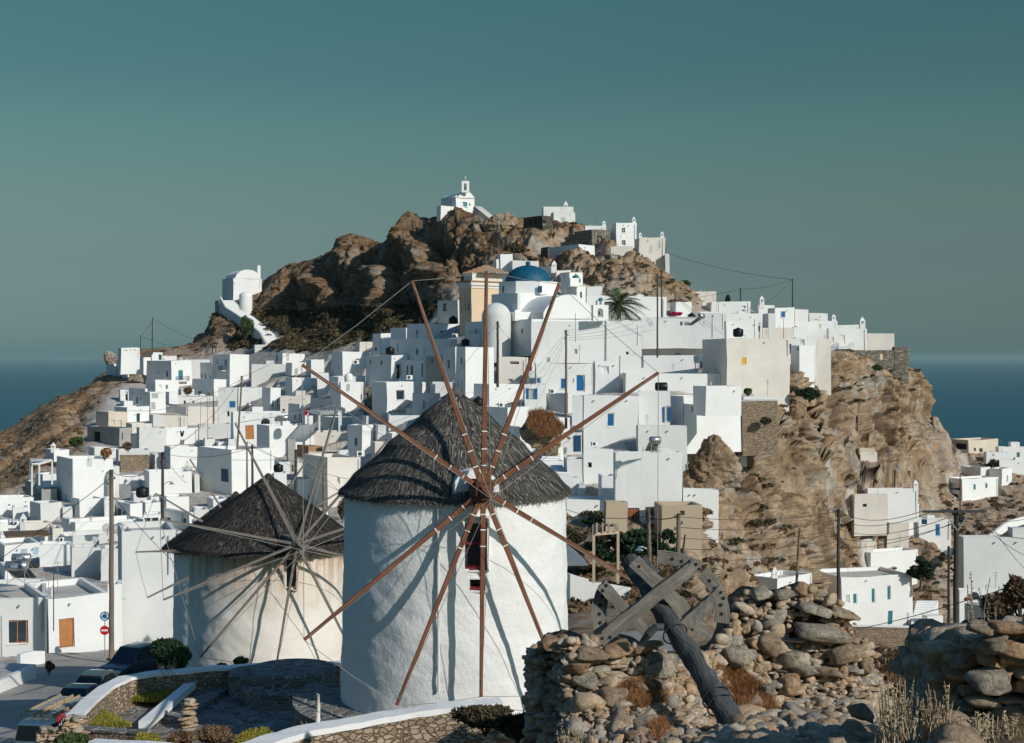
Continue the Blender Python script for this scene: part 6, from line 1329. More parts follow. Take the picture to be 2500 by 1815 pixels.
# awning and railings
m = MB(); reg(400, 740, 4.118); m.prism([at(ZX(1420), ZY(1072), 228), at(ZX(1475), ZY(1078), 228), at(ZX(1475), ZY(1125), 225.5), at(ZX(1405), ZY(1125), 225.5)], Vector((0, .05, .08))); tag(m.build('red_awning', REDP), 'small red awning between pale houses in the left middle', 'awning')
# -- poles
P1 = pole(272, 1147, 1612, 92, .36, POLEM, 'thick weathered timber pole by the road at the left', insul=True)
lamp_arm(P1[0], (279, 1283), (312, 1293), 91.8)
P2 = pole(397, 1104, 1292, 124, .30, POLED, 'dark timber pole in front of the lettered wall'); lamp_arm(P2[0], (398, 1186), (419, 1180), 124)
P3 = pole(616, 1085, 1196, 110, .2, POLED, 'grey pole rising behind the cream mill roof', insul=False)
P4 = pole(579, 918, 1100, 178, .27, POLEM, 'leaning timber pole with a meter box in the left middle', lean=12)
P5 = pole(722, 1098, 1202, 100, .24, POLED, 'left post of the timber pair behind the cream mill', insul=False); P6 = pole(791, 1137, 1245, 100, .26, POLEM, 'right post of the timber pair behind the cream mill', insul=False)
P7 = pole(521, 950, 1032, 228, .2, POLED, 'thin dark pole in front of the beige flat house', insul=False)
P8 = pole(1215, 785, 940, 172, .34, POLED, 'dark cable pole between two upright vanes'); P9 = pole(1382, 806, 1040, 156, .3, POLEM, 'grey timber pole in front of the blue front door')
P10 = pole(1605, 669, 868, 188, .24, POLED, 'tall slim pole right of the palm tree'); P11 = pole(1615, 660, 774, 214, .22, POLED, 'dark cable pole against the brown rock right of the palm', insul=True)
P12 = pole(1935, 681, 752, 246, .24, POLED, 'bare pole on the skyline above the right hand houses', insul=False); P13 = pole(1808, 704, 738, 258, .25, POLED, 'short pole on the skyline left of the taller bare one')
P14 = pole(372, 776, 862, 318, .28, POLED, 'tall pole on the left ridge above the sea', insul=False); P15 = pole(343, 819, 862, 318, .2, POLED, 'short pole on the left ridge beside the tall one', insul=False)
P16 = pole(1587, 1240, 1420, 84, .28, POLEM, 'grey timber pole rising behind the wooden wheel', lean=-4); P17 = pole(1656, 1254, 1420, 82, .3, POLEM, 'short stout pole with many cables behind the wooden wheel'); lamp_arm(P16[0], (1584, 1345), (1560, 1340), 84, WHP)
P18 = pole(1664, 1306, 1365, 81, .13, POLED, 'short leaning metal strut beside the cable pole', lean=9, insul=False)
P19 = pole(1944, 1290, 1440, 118, .26, POLEM, 'leaning grey pole in front of the right hand cliff', lean=8, insul=False); P20 = pole(2047, 1243, 1470, 112, .3, POLED, 'dark pole with a small crossarm in front of the teal shutter house')
m = MB(); a = P20[1]; m.beam(a + Vector((-.9, 0, .0)), a + Vector((.9, 0, 0)), .09, .09); m.build('crossarm', METAL, P20[0])
P21 = pole(2334, 1240, 1700, 64, .29, POLED, 'thick dark timber pole with a wide crossarm at the right'); a = P21[1]
m = MB(); z = a.z - .15; m.beam((a.x - 1.55, a.y - .2, z), (a.x + 1.3, a.y - .2, z), .1, .1); ca = m.build('crossarm', DMET, P21[0]); m = MB(); m.beam((a.x - .55, a.y - .2, z - .1), (a.x, a.y - .2, z - .85), .06, .05); m.beam((a.x + .5, a.y - .2, z - .1), (a.x, a.y - .2, z - .85), .06, .05); m.build('brace', METAL, P21[0])
P22 = pole(2316, 1334, 1545, 108, .24, POLED, 'slim dark pole just left of the thick crossarm pole', insul=False); P23 = pole(2344, 1157, 1248, 226, .22, POLED, 'distant pole in front of the house with two small teal windows', insul=False)
# masts on roofs
for (x, y0, y1, D, lab) in ((490, 977, 1036, 226, 'left one of two thin aerial masts before the beige flat house'), (507, 969, 1070, 210, 'right one of two thin aerial masts before the beige flat house'), (1405, 765, 830, 184, 'thin antenna mast on the big white building under the church'), (1842, 780, 820, 184, 'thin mast on a roof in the middle of the right hand town'), (1913, 779, 825, 190, 'thin bare mast on a roof under the blue shutters'), (1099, 705, 733, 240, 'pale lamp mast beside the peach hall'), (894, 830, 890, 226, 'thin grey mast at the foot of the brown slope'), (927, 797, 850, 236, 'thin mast behind the dark crag foot houses'), (1036, 845, 930, 196, 'pale thin mast in front of the three tall windows'), (1754, 735, 760, 248, 'tiny aerial on the beige skyline block'), (131, 1400, 1530, 93, 'dark cable pipe on the corner of the near house by the road')):
    pole(x, y0, y1, D, .07, DMET if D != 93 else BLK, lab, name='aerial_mast', cat='mast', group='thin masts and pipes', insul=False)
# -- cables
T_ = lambda P, dz=-.15: P[1] + Vector((0, 0, dz))
wire([(1634, 620, 274), T_(P12)], 'long sagging cable from the cliff edge house to the skyline pole', .03, .02); wire([T_(P13), T_(P12)], 'cable between the two skyline poles', .025, .03); wire([T_(P12), (1868, 743, 236)], 'cable dropping from the skyline pole to a roof', .03, .01)
wire([(1690, 727, 262), T_(P13)], 'cable reaching the short skyline pole from the left', .025, .02); wire([T_(P14), (485, 834, 330)], 'cable sagging from the left ridge pole to the rock', .03, .02); wire([T_(P15), (450, 853, 326)], 'lower cable from the short ridge pole to the rock', .03, .03); wire([T_(P15), T_(P14, -.8)], 'short cable joining the two ridge poles', .03, .06)
for k, (dx, y) in enumerate(((-1.5, 1250), (-1.0, 1278), (-.5, 1306), (.5, 1334), (1.1, 1362))):
    a = P21[1]; wire([Vector((a.x + dx, a.y - .2, a.z - .1 - (0 if abs(dx) > .9 else .35))), (2048, 1248 + 22*k, 111), (1657, 1262 + 26*k, 82)], ('topmost', 'second', 'third', 'fourth', 'lowest')[k] + ' of five cables strung left from the crossarm pole', .016, .012)
    wire([Vector((a.x + dx, a.y - .2, a.z - .1)), (2560, 1190 + 60*k, 88)], ('topmost', 'second', 'third', 'fourth', 'lowest')[k] + ' of five cables leaving the crossarm pole to the right', .016, .02)
wire([(2300, 1560, 70), (2560, 1430, 80)], 'cable crossing low in front of the blank grey house', .02, .02); wire([(1900, 1550, 112), (2330, 1475, 64), (2560, 1400, 60)], 'long cable slanting across the teal shutter house', .02, .01)
wire([T_(P17), T_(P16, -.6)], 'cable between the two poles behind the wooden wheel', .03, .05); wire([T_(P16, -.5), (1384, 1245, 100)], 'cable from behind the wooden wheel to the near mill side', .02, .02)
wire([T_(P1), T_(P2), (455, 1180, 118)], 'cable from the thick road pole past the lettered wall', .02, .03); wire([T_(P1, -.5), (0, 1365, 95)], 'cable from the thick road pole to the left edge', .022, .01); wire([T_(P1, -1.6), (425, 1374, 100)], 'cable from the thick road pole to the big blank wall', .022, .015)
wire([T_(P2), T_(P4)], 'cable up to the leaning pole with the meter box', .025, .02); wire([T_(P4), (800, 800, 236)], 'cable climbing right from the leaning pole', .025, .01); wire([T_(P4, -.4), (300, 1000, 250)], 'cable going left from the leaning pole', .025, .02)
wire([T_(P8), (1030, 1000, 190)], 'cable leaving the dark cable pole to the left', .025, .02); wire([T_(P8, -.5), (1300, 870, 182)], 'cable leaving the dark cable pole to the right', .02, .03)
for k in range(5): wire([T_(P9, -.1 - .25*k), (1500 + 25*k, 772 + 8*k, 186)], ('first', 'second', 'third', 'fourth', 'fifth')[k] + ' of five thin cables fanning up from the grey timber pole', .012, .01)
for k in range(4): wire([T_(P9, -.2 - .3*k), (1240 + 22*k, 980 + 6*k, 160)], ('first', 'second', 'third', 'fourth')[k] + ' of four thin cables falling left from the grey timber pole', .012, .01)
for k in range(3): wire([T_(P10, -.2 - .3*k), (1530 - 20*k, 700 + 12*k, 200)], ('first', 'second', 'third')[k] + ' of three cables crossing behind the palm', .015, .01)
for k in range(3): wire([T_(P10, -.2 - .3*k), (1720 + 22*k, 800 + 8*k, 190)], ('first', 'second', 'third')[k] + ' of three cables falling right from the tall slim pole', .015, .01)
wire([(618, 1092, 110), (740, 1130, 104), (850, 1170, 100)], 'cable behind the cream mill running right', .015, .03); wire([(400, 1108, 124), (618, 1092, 110)], 'cable from the lettered wall to the pole behind the cream mill', .018, .03)
# -- traffic signs
e = empty('traffic_sign', at(256, 1615, 94), 'round blue roundabout sign above a red no-entry sign on one post', 'traffic sign'); b_ = at(256, 1618, 94)
m = MB(); m.tube([b_ - Vector((0, 0, .3)), at(256, 1494, 94)], .03, 8); m.build('post', METAL, e)
def disc(p, r, y, mat, name, par, t=.012): 
    m = MB(); M = Matrix.Translation(p + Vector((0, y, 0))) @ Matrix.Rotation(R(90), 4, 'X'); t_ = MB(); t_.lathe((0, 0, 0), [(.001, t), (r, t), (r, 0), (.001, 0)], 30); m.add([M @ Vector(v) for v in t_.v], t_.f); return m.build(name, mat, par)
pb, pr_ = at(256, 1504.5, 94), at(256, 1539, 94); WS = plain('sign_white', (.8, .8, .8), .4, 0, .03); SB = plain('sign_blue', (.01, .14, .28), .4, 0, .05)
bd = disc(pb, .31, -.04, SB, 'roundabout_disc', e); disc(pb, .315, -.032, WS, 'rim', bd)
m = MB()
for k in range(3):
    a0 = 90 + 120*k; pts = []
    for q in np.linspace(a0 + 18, a0 + 98, 10): pts.append((.24, q))
    for q in np.linspace(a0 + 98, a0 + 18, 10): pts.append((.165, q))
    P = [pb + Vector((r*math.cos(R(q)), -.062, r*math.sin(R(q)))) for r, q in pts]
    for i in range(9): m.add([P[i], P[i + 1], P[18 - i], P[19 - i]], [(0, 1, 2, 3)])
    q = a0 + 10; hd_ = [(.275, a0 + 20), (.2, a0 - 4), (.13, a0 + 20)]; m.add([pb + Vector((r*math.cos(R(q)), -.062, r*math.sin(R(q)))) for r, q in hd_], [(0, 1, 2)])
m.build('arrows', WS, bd)
rd_ = disc(pr_, .31, -.04, REDP, 'no_entry_disc', e); m = MB(); m.box(pr_ + Vector((0, -.058, 0)), (.42, .012, .12)); m.build('bar', WS, rd_)
# wall marks: donkey head and lettering
INK = plain('black_ink', (.02, .02, .02), .8)
def strokes(h, lines, r, off=.02):
    m = MB()
    for ln in lines: m.tube([on_front(h, x, y, off) for x, y in ln], r, 4)
    return m
reg(0, 740, 4.118); hd = HH['A15']
m = strokes(hd, [[(1817, 1284), (1822, 1300), (1828, 1312)], [(1845, 1284), (1838, 1300), (1833, 1312)], [(1812, 1286), (1816, 1305), (1822, 1318)], [(1849, 1286), (1846, 1305), (1840, 1318)]], .06)
m2_ = strokes(hd, [[(1820, 1312), (1830, 1318), (1842, 1312)], [(1818, 1316), (1824, 1330), (1826, 1338)], [(1844, 1316), (1838, 1330), (1836, 1338)], [(1824, 1320), (1838, 1320)], [(1825, 1336), (1831, 1342), (1837, 1336)]], .09); m.add(m2_.v, m2_.f)
tag(m.build('donkey_head_mark', INK, hd['e']), None)
reg(0, 1040, 4.118); hd = HH['A16']
m = strokes(hd, [[(1862, 405), (1866, 385), (1876, 378), (1890, 385), (1895, 405)], [(1872, 375), (1870, 360), (1880, 352), (1896, 356), (1897, 366), (1884, 370)], [(1900, 380), (1912, 372), (1918, 350), (1924, 372), (1930, 380), (1928, 396)], [(1866, 402), (1880, 408), (1893, 402)], [(1905, 404), (1915, 395), (1925, 404)], [(1874, 362), (1890, 361)]], .02)
m.build('donkey_sketch', INK, hd['e'])
cu = bpy.data.curves.new('lettering', 'FONT'); cu.body = 'γαϊδαρος'; cu.size = .47; cu.align_x = 'CENTER'; cu.align_y = 'CENTER'; cu.extrude = .004
o = textobj('wall_lettering', cu, INK); p = on_front(hd, 1903, 420, .03); th_ = math.atan2(hd['T'].y, hd['T'].x); o.parent = hd['e']; o.matrix_parent_inverse = parent_world(hd['e']).inverted(); o.location = p; o.rotation_euler = (R(90), 0, th_)
# ================================================================ rocks
def rock_base(seed, n=3):
    import bmesh
    bm = bmesh.new(); bmesh.ops.create_icosphere(bm, subdivisions=n, radius=1.0); V = np.array([v.co[:] for v in bm.verts]); Fc = np.array([[v.index for v in f.verts] for f in bm.faces]); bm.free()
    rn = np.random.default_rng(seed); V = V/((np.abs(V)**5).sum(1)**.2)[:, None]; sk = np.eye(3) + rn.normal(size=(3, 3))*.16; V = V @ sk
    for k in range(9):      # chisel with random planes
        nn = rn.normal(size=3); nn /= np.linalg.norm(nn); h = rn.uniform(.62, .95); d = V @ nn - h; V = V - np.maximum(d, 0)[:, None]*nn*0.96
    V += V*(fbm(V*1.6, seed, 3)*0.08)[:, None] + V*(ridge(V*3.2, seed + 3, 3, .6)*0.05)[:, None]
    return V, Fc
ROCKS = [rock_base(100 + i, 3) for i in range(12)]; ROCKS2 = [rock_base(300 + i, 2) for i in range(14)]
def rotm(rn, flat=.5):
    a = rn.uniform(0, 2*math.pi); t = rn.normal(0, flat); q = rn.uniform(0, 2*math.pi)
    return np.array((Matrix.Rotation(t, 3, Vector((math.cos(q), math.sin(q), 0))) @ Matrix.Rotation(a, 3, 'Z')))
class Pile:
    def __init__(s, seed=1): s.V = []; s.Q = []; s.n = 0; s.rn = np.random.default_rng(seed)
    def add(s, p, size, lib=ROCKS2, flat=.3):
        V, Q = lib[s.rn.integers(len(lib))]; S = np.array(size)*s.rn.uniform(.85, 1.15, 3); W = (V*S) @ rotm(s.rn, flat).T + np.array(p); s.V.append(W); s.Q.append(Q + s.n); s.n += len(W)
    def build(s, name, mat, parent=None): return npobj(name, np.concatenate(s.V), np.concatenate(s.Q), mat, parent)
def stone_mix():
    m, n, b = NM('loose_stone'); at_ = n.nodes.new('ShaderNodeNewGeometry'); v = coords(n)
    r = at_.outputs['Random Per Island']; c = ramp(n, r, [(0, (0.38, 0.28, 0.19)), (.2, (.54, .41, .28)), (.45, (.44, .39, .32)), (.6, (.54, .37, .23)), (.75, (.58, .48, .36)), (.92, (.38, .33, .27))], 'CONSTANT')
    g = noise(n, v, 9, 6, .75); c = mixc(n, 1.0, c, ramp(n, g, [(.32, .55), (.62, 1.2)]), 'MULTIPLY'); n.links.new(c, b.inputs['Base Color']); b.inputs['Roughness'].default_value = .92; b.inputs['Specular IOR Level'].default_value = .15
    bump(n, b, g, 1.0, .07); return m
STONES = stone_mix()
DIRT = rockm('rubble_earth', (.12, .08, .05), (.22, .14, .085), (.30, .20, .13), 2.5, .9, .06)
# ---- ruined mill: stone rubble wall, profile in picture coordinates
TOPL = [(1308, 1592), (1325, 1570), (1350, 1556), (1385, 1552), (1420, 1560), (1470, 1566), (1520, 1566), (1560, 1572), (1600, 1590), (1650, 1606), (1700, 1606), (1740, 1590), (1772, 1540), (1790, 1480), (1805, 1452), (1840, 1440), (1880, 1446), (1920, 1440), (1958, 1428), (1985, 1424), (2020, 1452), (2060, 1476), (2090, 1520), (2112, 1560), (2135, 1600), (2148, 1650), (2158, 1700), (2166, 1760)]
def topl(x): return np.interp(x, [p[0] for p in TOPL], [p[1] for p in TOPL])
def wallD(x, y):
    base = np.interp(x, [1300, 1385, 1560, 1700, 1780, 1950, 2100, 2170], [26.6, 24.6, 24.8, 25.8, 26.8, 27.0, 27.0, 27.8])
    slope = np.interp(y, [1400, 1640, 1700, 1760, 1830], [1.2, .25, -.2, -1.2, -2.8])*np.interp(x, [1300, 1400, 1600], [.15, .5, 1.0]); return base + slope
def ruin():
    e = empty('ruined_stone_wall', at(1700, 1800, 24), 'broken dry stone wall of a ruined mill, heaped with rubble and holding the wooden wheel', 'ruined wall')
    xs = np.arange(1322, 2172, 6.0); n = len(xs); rows = 46; V = []
    for x in xs:
        t = topl(x) + 24
        for j in range(rows):
            y = t + (1860 - t)*j/(rows - 1); V.append(tuple(at(x, y, float(wallD(x, y)) + .16)))
    V = np.array(V); V[:, 1] += fbm(V*2.5, 3, 3)*.14; V[:, 2] += fbm(V*2 + 9, 8, 2)*.05
    Bk = V.copy(); Bk[:, 1] += 1.4; A = np.concatenate([V, Bk]); N_ = len(V); Q = []
    for i in range(n - 1):
        for j in range(rows - 1): a = i*rows + j; Q.append((a, a + 1, a + rows + 1, a + rows)); Q.append((N_ + a, N_ + a + rows, N_ + a + rows + 1, N_ + a + 1))
        a = i*rows; Q.append((a, a + rows, N_ + a + rows, N_ + a))
    for j in range(rows - 1): Q.append((j, N_ + j, N_ + j + 1, j + 1)); a = (n - 1)*rows + j; Q.append((a, a + 1, N_ + a + 1, N_ + a))
    npobj('earth_core', A, np.array(Q), DIRT, e)
    rn = np.random.default_rng(9); P = Pile(3)
    # coursed masonry on the left part, jumbled rubble elsewhere
    y = 1556.0
    while y < 1850:
        hgt = rn.uniform(9, 21); x = 1304 + rn.uniform(-5, 5)
        while x < 2166:
            wd = rn.uniform(16, 50)*(.75 if x < 1400 else 1); xc, yc = x + wd/2, y + hgt/2 + rn.uniform(-4, 4)
            if yc > topl(xc) + 1:
                D = float(wallD(xc, yc)) + rn.uniform(-.05, .12); s = D/F; P.add(at(xc, yc, D), (wd*s*.50, rn.uniform(.12, .26), hgt*s*.50), ROCKS, flat=.12)
            x += wd*.92
        y += hgt*.93
    for k in range(1700):
        xc = rn.uniform(1320, 2165); yc = rn.uniform(float(topl(xc)) - 2, 1850)
        if xc < 1560 and yc < 1680 and rn.random() < .7: continue
        D = float(wallD(xc, yc)) - rn.uniform(.0, .15); r = rn.lognormal(-2.75, .45); P.add(at(xc, yc, D), (r*1.2, r, r*.7), flat=.5)
    for k in range(420):
        y = rn.uniform(1590, 1850); t = rn.random(); D = 25.6 + 2.2*t; P.add(at(1310 + 10*t + rn.uniform(-4, 4), y, D), (rn.uniform(.08, .2), .22, rn.uniform(.05, .12)), flat=.12)
    P.build('rubble_stones', STONES, e); return e
RUIN = ruin()
def big_rock(name, px, py, D, wpx, hpx, dep, mat, label, group, tilt=0.0, seed=0):
    V, Q = ROCKS[seed % len(ROCKS)]; s = D/F; p = at(px, py, D); S = np.array((wpx*s*.47, dep, hpx*s*.46)); M = np.array(Matrix.Rotation(R(tilt), 3, 'Y')); W = (V*S) @ M.T
    o = npobj(name, W, Q, mat); o.location = p; tag(o, label, 'rock', group); return o
BG = 'large stones of the ruined wall'
for i, (x, y, w_, h_, dep, mt, lb, tl) in enumerate([
    (1362, 1572, 105, 42, .3, RK3, 'rounded orange stone topping the left end of the ruined wall', 5), (1450, 1597, 98, 34, .3, RK1, 'long flat tan stone on the left end of the ruined wall', 4), (1506, 1585, 66, 40, .28, RK3, 'oval cracked orange stone just under the wheel rim', -3),
    (1576, 1580, 74, 32, .28, RK1, 'flat tan stone under the middle of the wheel', -16), (1612, 1622, 80, 66, .35, RK2, 'big grey striped boulder beside the leaning shaft', 4), (1426, 1666, 66, 34, .25, RK2, 'pale blue-grey block in the left wall face', 3), (1413, 1632, 62, 30, .25, RK3, 'square orange block in the left wall face', 2),
    (1494, 1697, 78, 50, .35, RK1, 'broad tan boulder at the foot of the left wall face', 8), (1566, 1680, 36, 44, .22, RK1, 'upright tan stone left of the shaft', -20), (1605, 1670, 40, 36, .22, RK2, 'grey stone left of the shaft', 10), (1792, 1604, 100, 44, .4, RK2, 'large pale boulder in the hollow right of the shaft', 10),
    (2007, 1540, 150, 44, .45, RK2, 'huge flat slab jutting across the upper right rubble', 9), (1990, 1487, 112, 30, .35, RK2, 'long grey striped slab near the rubble crest', 14), (2063, 1500, 90, 26, .3, RK1, 'pointed slab sticking out to the right of the rubble crest', 16), (1856, 1448, 40, 36, .25, RK2, 'pale grey stone at the left of the rubble crest', 0),
    (1912, 1452, 44, 40, .25, RK2, 'blue-grey stone in the middle of the rubble crest', -10), (1960, 1437, 38, 34, .22, RK3, 'small orange peak stone of the rubble crest', 20), (1876, 1580, 58, 50, .3, RK1, 'angular tan stone above the round-sawn one', 12), (1925, 1612, 60, 46, .3, RK2, 'grey stone with a dark crack right of centre', 0),
    (1924, 1668, 54, 54, .3, RK3, 'round sawn-looking orange stone in the right rubble', 0), (1968, 1636, 60, 36, .3, RK2, 'grey block in the lower right masonry', 0), (2020, 1640, 72, 34, .3, RK1, 'flat tan block left of the dark hole', 0), (2110, 1630, 40, 34, .25, RK1, 'pale block on the right edge of the ruin', 0),
    (2062, 1590, 92, 44, .35, RK1, 'broad tan lintel stone above the dark hole', -14), (1960, 1752, 130, 62, .5, RK1, 'wide pale bedrock slab at the foot of the right rubble', -4), (1520, 1760, 62, 52, .3, RK1, 'tan stone low in the middle foreground', 20), (1573, 1760, 56, 28, .25, RK2, 'grey wedge stone low in the middle foreground', -8),
    (1660, 1735, 36, 30, .22, RK1, 'small tan boulder left of the shaft foot', 0), (1916, 1770, 58, 36, .28, RK2, 'split grey stone lying before the right bedrock slab', 20), (1850, 1762, 46, 34, .25, RK1, 'tan stone right of the shaft foot', 10), (1870, 1690, 44, 40, .3, RK2, 'mottled grey stone beside the rust grass', 0), (1545, 1798, 50, 36, .25, RK3, 'orange stone at the lower edge in the middle', 0), (1640, 1802, 60, 30, .25, RK2, 'pale wedge at the lower edge left of the shaft foot', 10)]):
    big_rock('rock', x, y, float(wallD(x, y)) - dep*.55, w_, h_, dep, mt, lb, BG, tl, i)
# ---- dark stone stack at the right edge and an unseen wall added out of frame to shade it
def stack(name, label, pts, D0, D1, seed, sz, core=True, cat='ruined wall'):
    """pts: (x, top, bottom) picture columns; stones packed over that front"""
    e = empty(name, at(pts[0][0], pts[0][2], D0), label, cat); rn = np.random.default_rng(seed); P = Pile(seed); X = [p[0] for p in pts]; V = []
    xs = np.linspace(X[0], X[-1], 40)
    for x in xs:
        x = x + 26*(1 - (x - X[0])/(X[-1] - X[0])); t, b_ = np.interp(x, X, [p[1] for p in pts]) + 52, np.interp(x, X, [p[2] for p in pts]); D = np.interp(x, [X[0], X[-1]], [D0, D1])
        for j in range(14): V.append(tuple(at(x, t + (b_ - t)*j/13, D + .22)))
    V = np.array(V); V[:, 1] += fbm(V*3, 3, 2)*.1; Bk = V.copy(); Bk[:, 1] += 1.2; A = np.concatenate([V, Bk]); Q = []; r = 14; N_ = len(V)
    for i in range(39):
        for j in range(r - 1): a = i*r + j; Q += [(a, a + 1, a + r + 1, a + r), (N_ + a, N_ + a + r, N_ + a + r + 1, N_ + a + 1)]
        a = i*r; Q.append((a, a + r, N_ + a + r, N_ + a))
    for j in range(r - 1): Q.append((j, N_ + j, N_ + j + 1, j + 1)); a = 39*r + j; Q.append((a, a + 1, N_ + a + 1, N_ + a))
    npobj('earth_core', A, np.array(Q), DIRT, e)
    y = min(p[1] for p in pts)
    while y < max(p[2] for p in pts):
        hgt = rn.uniform(sz*.35, sz*.8); x = X[0] + rn.uniform(-8, 8)
        while x < X[-1]:
            wd = rn.uniform(sz*.8, sz*1.9); xc, yc = x + wd/2, y + hgt/2 + rn.uniform(-6, 6)
            if np.interp(xc, X, [p[1] for p in pts]) < yc < np.interp(xc, X, [p[2] for p in pts]):
                D = np.interp(xc, [X[0], X[-1]], [D0, D1]) + rn.uniform(-.08, .1); s = D/F; P.add(at(xc, yc, D), (wd*s*.50, rn.uniform(.15, .3), hgt*s*.52), ROCKS, flat=.10)
            x += wd*.93
        y += hgt*.9
    for k in range(130):
        t = rn.random(); b0 = pts[0][2]; t0 = pts[0][1]; D = D0 + .1 + 1.5*t; p0 = at(X[0] + 8, 1600, D0); P.add((p0.x + .02*t, D, at(X[0], t0 + 26 + (b0 - t0)*rn.random(), D0).z), (rn.uniform(.12, .26), rn.uniform(.15, .3), rn.uniform(.08, .16)), ROCKS, flat=.15)
    P.build('wall_stones', STONES, e); return e
stack('ruined_stone_wall', 'dark stack of big shaded stones at the lower right edge', [(2352, 1580, 1830), (2365, 1532, 1840), (2420, 1528, 1850), (2440, 1512, 1850), (2620, 1500, 1860)], 14.4, 13.6, 21, 56)
for i, (x, y, w_, h_, mt, lb, tl) in enumerate([(2455, 1532, 86, 44, RK3, 'big sunlit orange block on top of the dark right stack', 4), (2470, 1583, 84, 40, RK3, 'second sunlit orange slab just under the top block at the right', 12), (2388, 1536, 60, 26, RK1, 'sunlit tan cap stone at the left of the dark stack', 4), (2420, 1575, 74, 44, RK2, 'shaded blue-grey boulder between the sunlit slabs', -10), (2400, 1660, 110, 66, RK2, 'large shaded boulder in the middle of the dark stack', 0), (2325, 1640, 74, 50, RK2, 'shaded grey boulder left of the dark stack', -12), (2105, 1738, 40, 52, RK1, 'lone tan stone lit at its tip in the dark slope', 15)]):
    big_rock('rock', x, y, 13.7 if x > 2340 else 15.5, w_, h_, .22, mt, lb, 'stones of the dark right hand stack', tl, i + 3)
# earth and stones of the shaded slope
def scatter_pile(name, label, poly, n, rmin, rmax, seed, mat=STONES, kind='stuff'):
    rn = np.random.default_rng(seed); P = Pile(seed); k = 0; tr = 0
    while k < n and tr < n*30:
        tr += 1; x = rn.uniform(min(p[0] for p in poly), max(p[0] for p in poly)); y = rn.uniform(min(p[1] for p in poly), max(p[1] for p in poly)); c = False; j = len(poly) - 1
        for i in range(len(poly)):
            if (poly[i][1] > y) != (poly[j][1] > y) and x < (poly[j][0] - poly[i][0])*(y - poly[i][1])/(poly[j][1] - poly[i][1]) + poly[i][0]: c = not c
            j = i
        if not c: continue
        Y = np.arange(8, 130, .15); row = HZ - base_z(np.full(len(Y), x), Y)/Y*F; q = np.nonzero(row <= y)[0]
        if not len(q): continue
        D = Y[q[0]]; r = rmin + (rmax - rmin)*rn.random()**2.5; P.add(at(x, y, D) + Vector((0, 0, r*.15)), (r*1.2, r, r*.65), flat=.35); k += 1
    o = P.build(name, mat); return tag(o, label, 'stones', None, kind)
scatter_pile('loose_stones', 'loose stones strewn over the dark slope at the lower right', [(1700, 1815), (1960, 1700), (2120, 1640), (2350, 1620), (2350, 1860), (1680, 1860)], 900, .04, .22, 31)
scatter_pile('loose_stones', 'pebbles and stones along the foot of the ruined wall', [(1180, 1800), (1320, 1790), (1720, 1800), (1900, 1760), (1900, 1850), (1180, 1850)], 700, .03, .16, 32)
W_ = Vector((6.9, 12.0, -3.6)); rn = np.random.default_rng(77); P = Pile(12); e = empty('ruined_stone_wall', W_, 'tall unseen rubble wall added right of the view to cast shade', 'ruined wall')
for k in range(900):  # unseen wall, added and shaped for its shadow on the slope
    t = rn.random(); z = rn.random(); top = 3.6 + .25*math.sin(t*9)
    P.add((7.75 + 2.9*t, 15.1 - 5.8*t + rn.uniform(-.2, .2), -4.5 + top*z), (.26, .22, .15), flat=.3)
P.build('wall_stones', STONES, e)
m = MB(); m.beam((7.8, 15.0, -2.85), (10.6, 9.4, -2.85), .45, 3.3); m.build('earth_core', DIRT, e)
# ================================================================ the wooden wind-wheel
def old_wood():
    m, n, b = NM('weathered_oak'); tc = n.nodes.new('ShaderNodeTexCoord'); mp = n.nodes.new('ShaderNodeMapping'); mp.inputs['Scale'].default_value = (3.0, 55, 3); n.links.new(tc.outputs['UV'], mp.inputs[0])
    f = noise(n, mp.outputs[0], 1.0, 8, .72); v = coords(n); g = noise(n, v, 2.2, 4, .6)
    c = ramp(n, f, [(.34, (.035, .032, .028)), (.46, (.20, .18, .155)), (.62, (.42, .38, .32))]); c = mixc(n, ramp(n, g, [(.35, .55), (.6, 0)]), c, (.10, .10, .10)); n.links.new(c, b.inputs['Base Color']); b.inputs['Roughness'].default_value = .85; b.inputs['Specular IOR Level'].default_value = .2
    bump(n, b, f, 1.0, .03); return m
OAK = old_wood(); OAKD = wood('dark_oak', (.02, .022, .025), (.13, .13, .125), (3, 45, 3))
reg(1300, 1300, 3.198); WD = 25.2
wl_e = empty('wooden_wheel', at(1640, 1560, WD), 'grey weathered wooden brake wheel with crossed beams and pegged rim, leaning in the ruin', 'wooden wheel')
def wp(x, y, off): return at(ZX(x), ZY(y), WD + off)
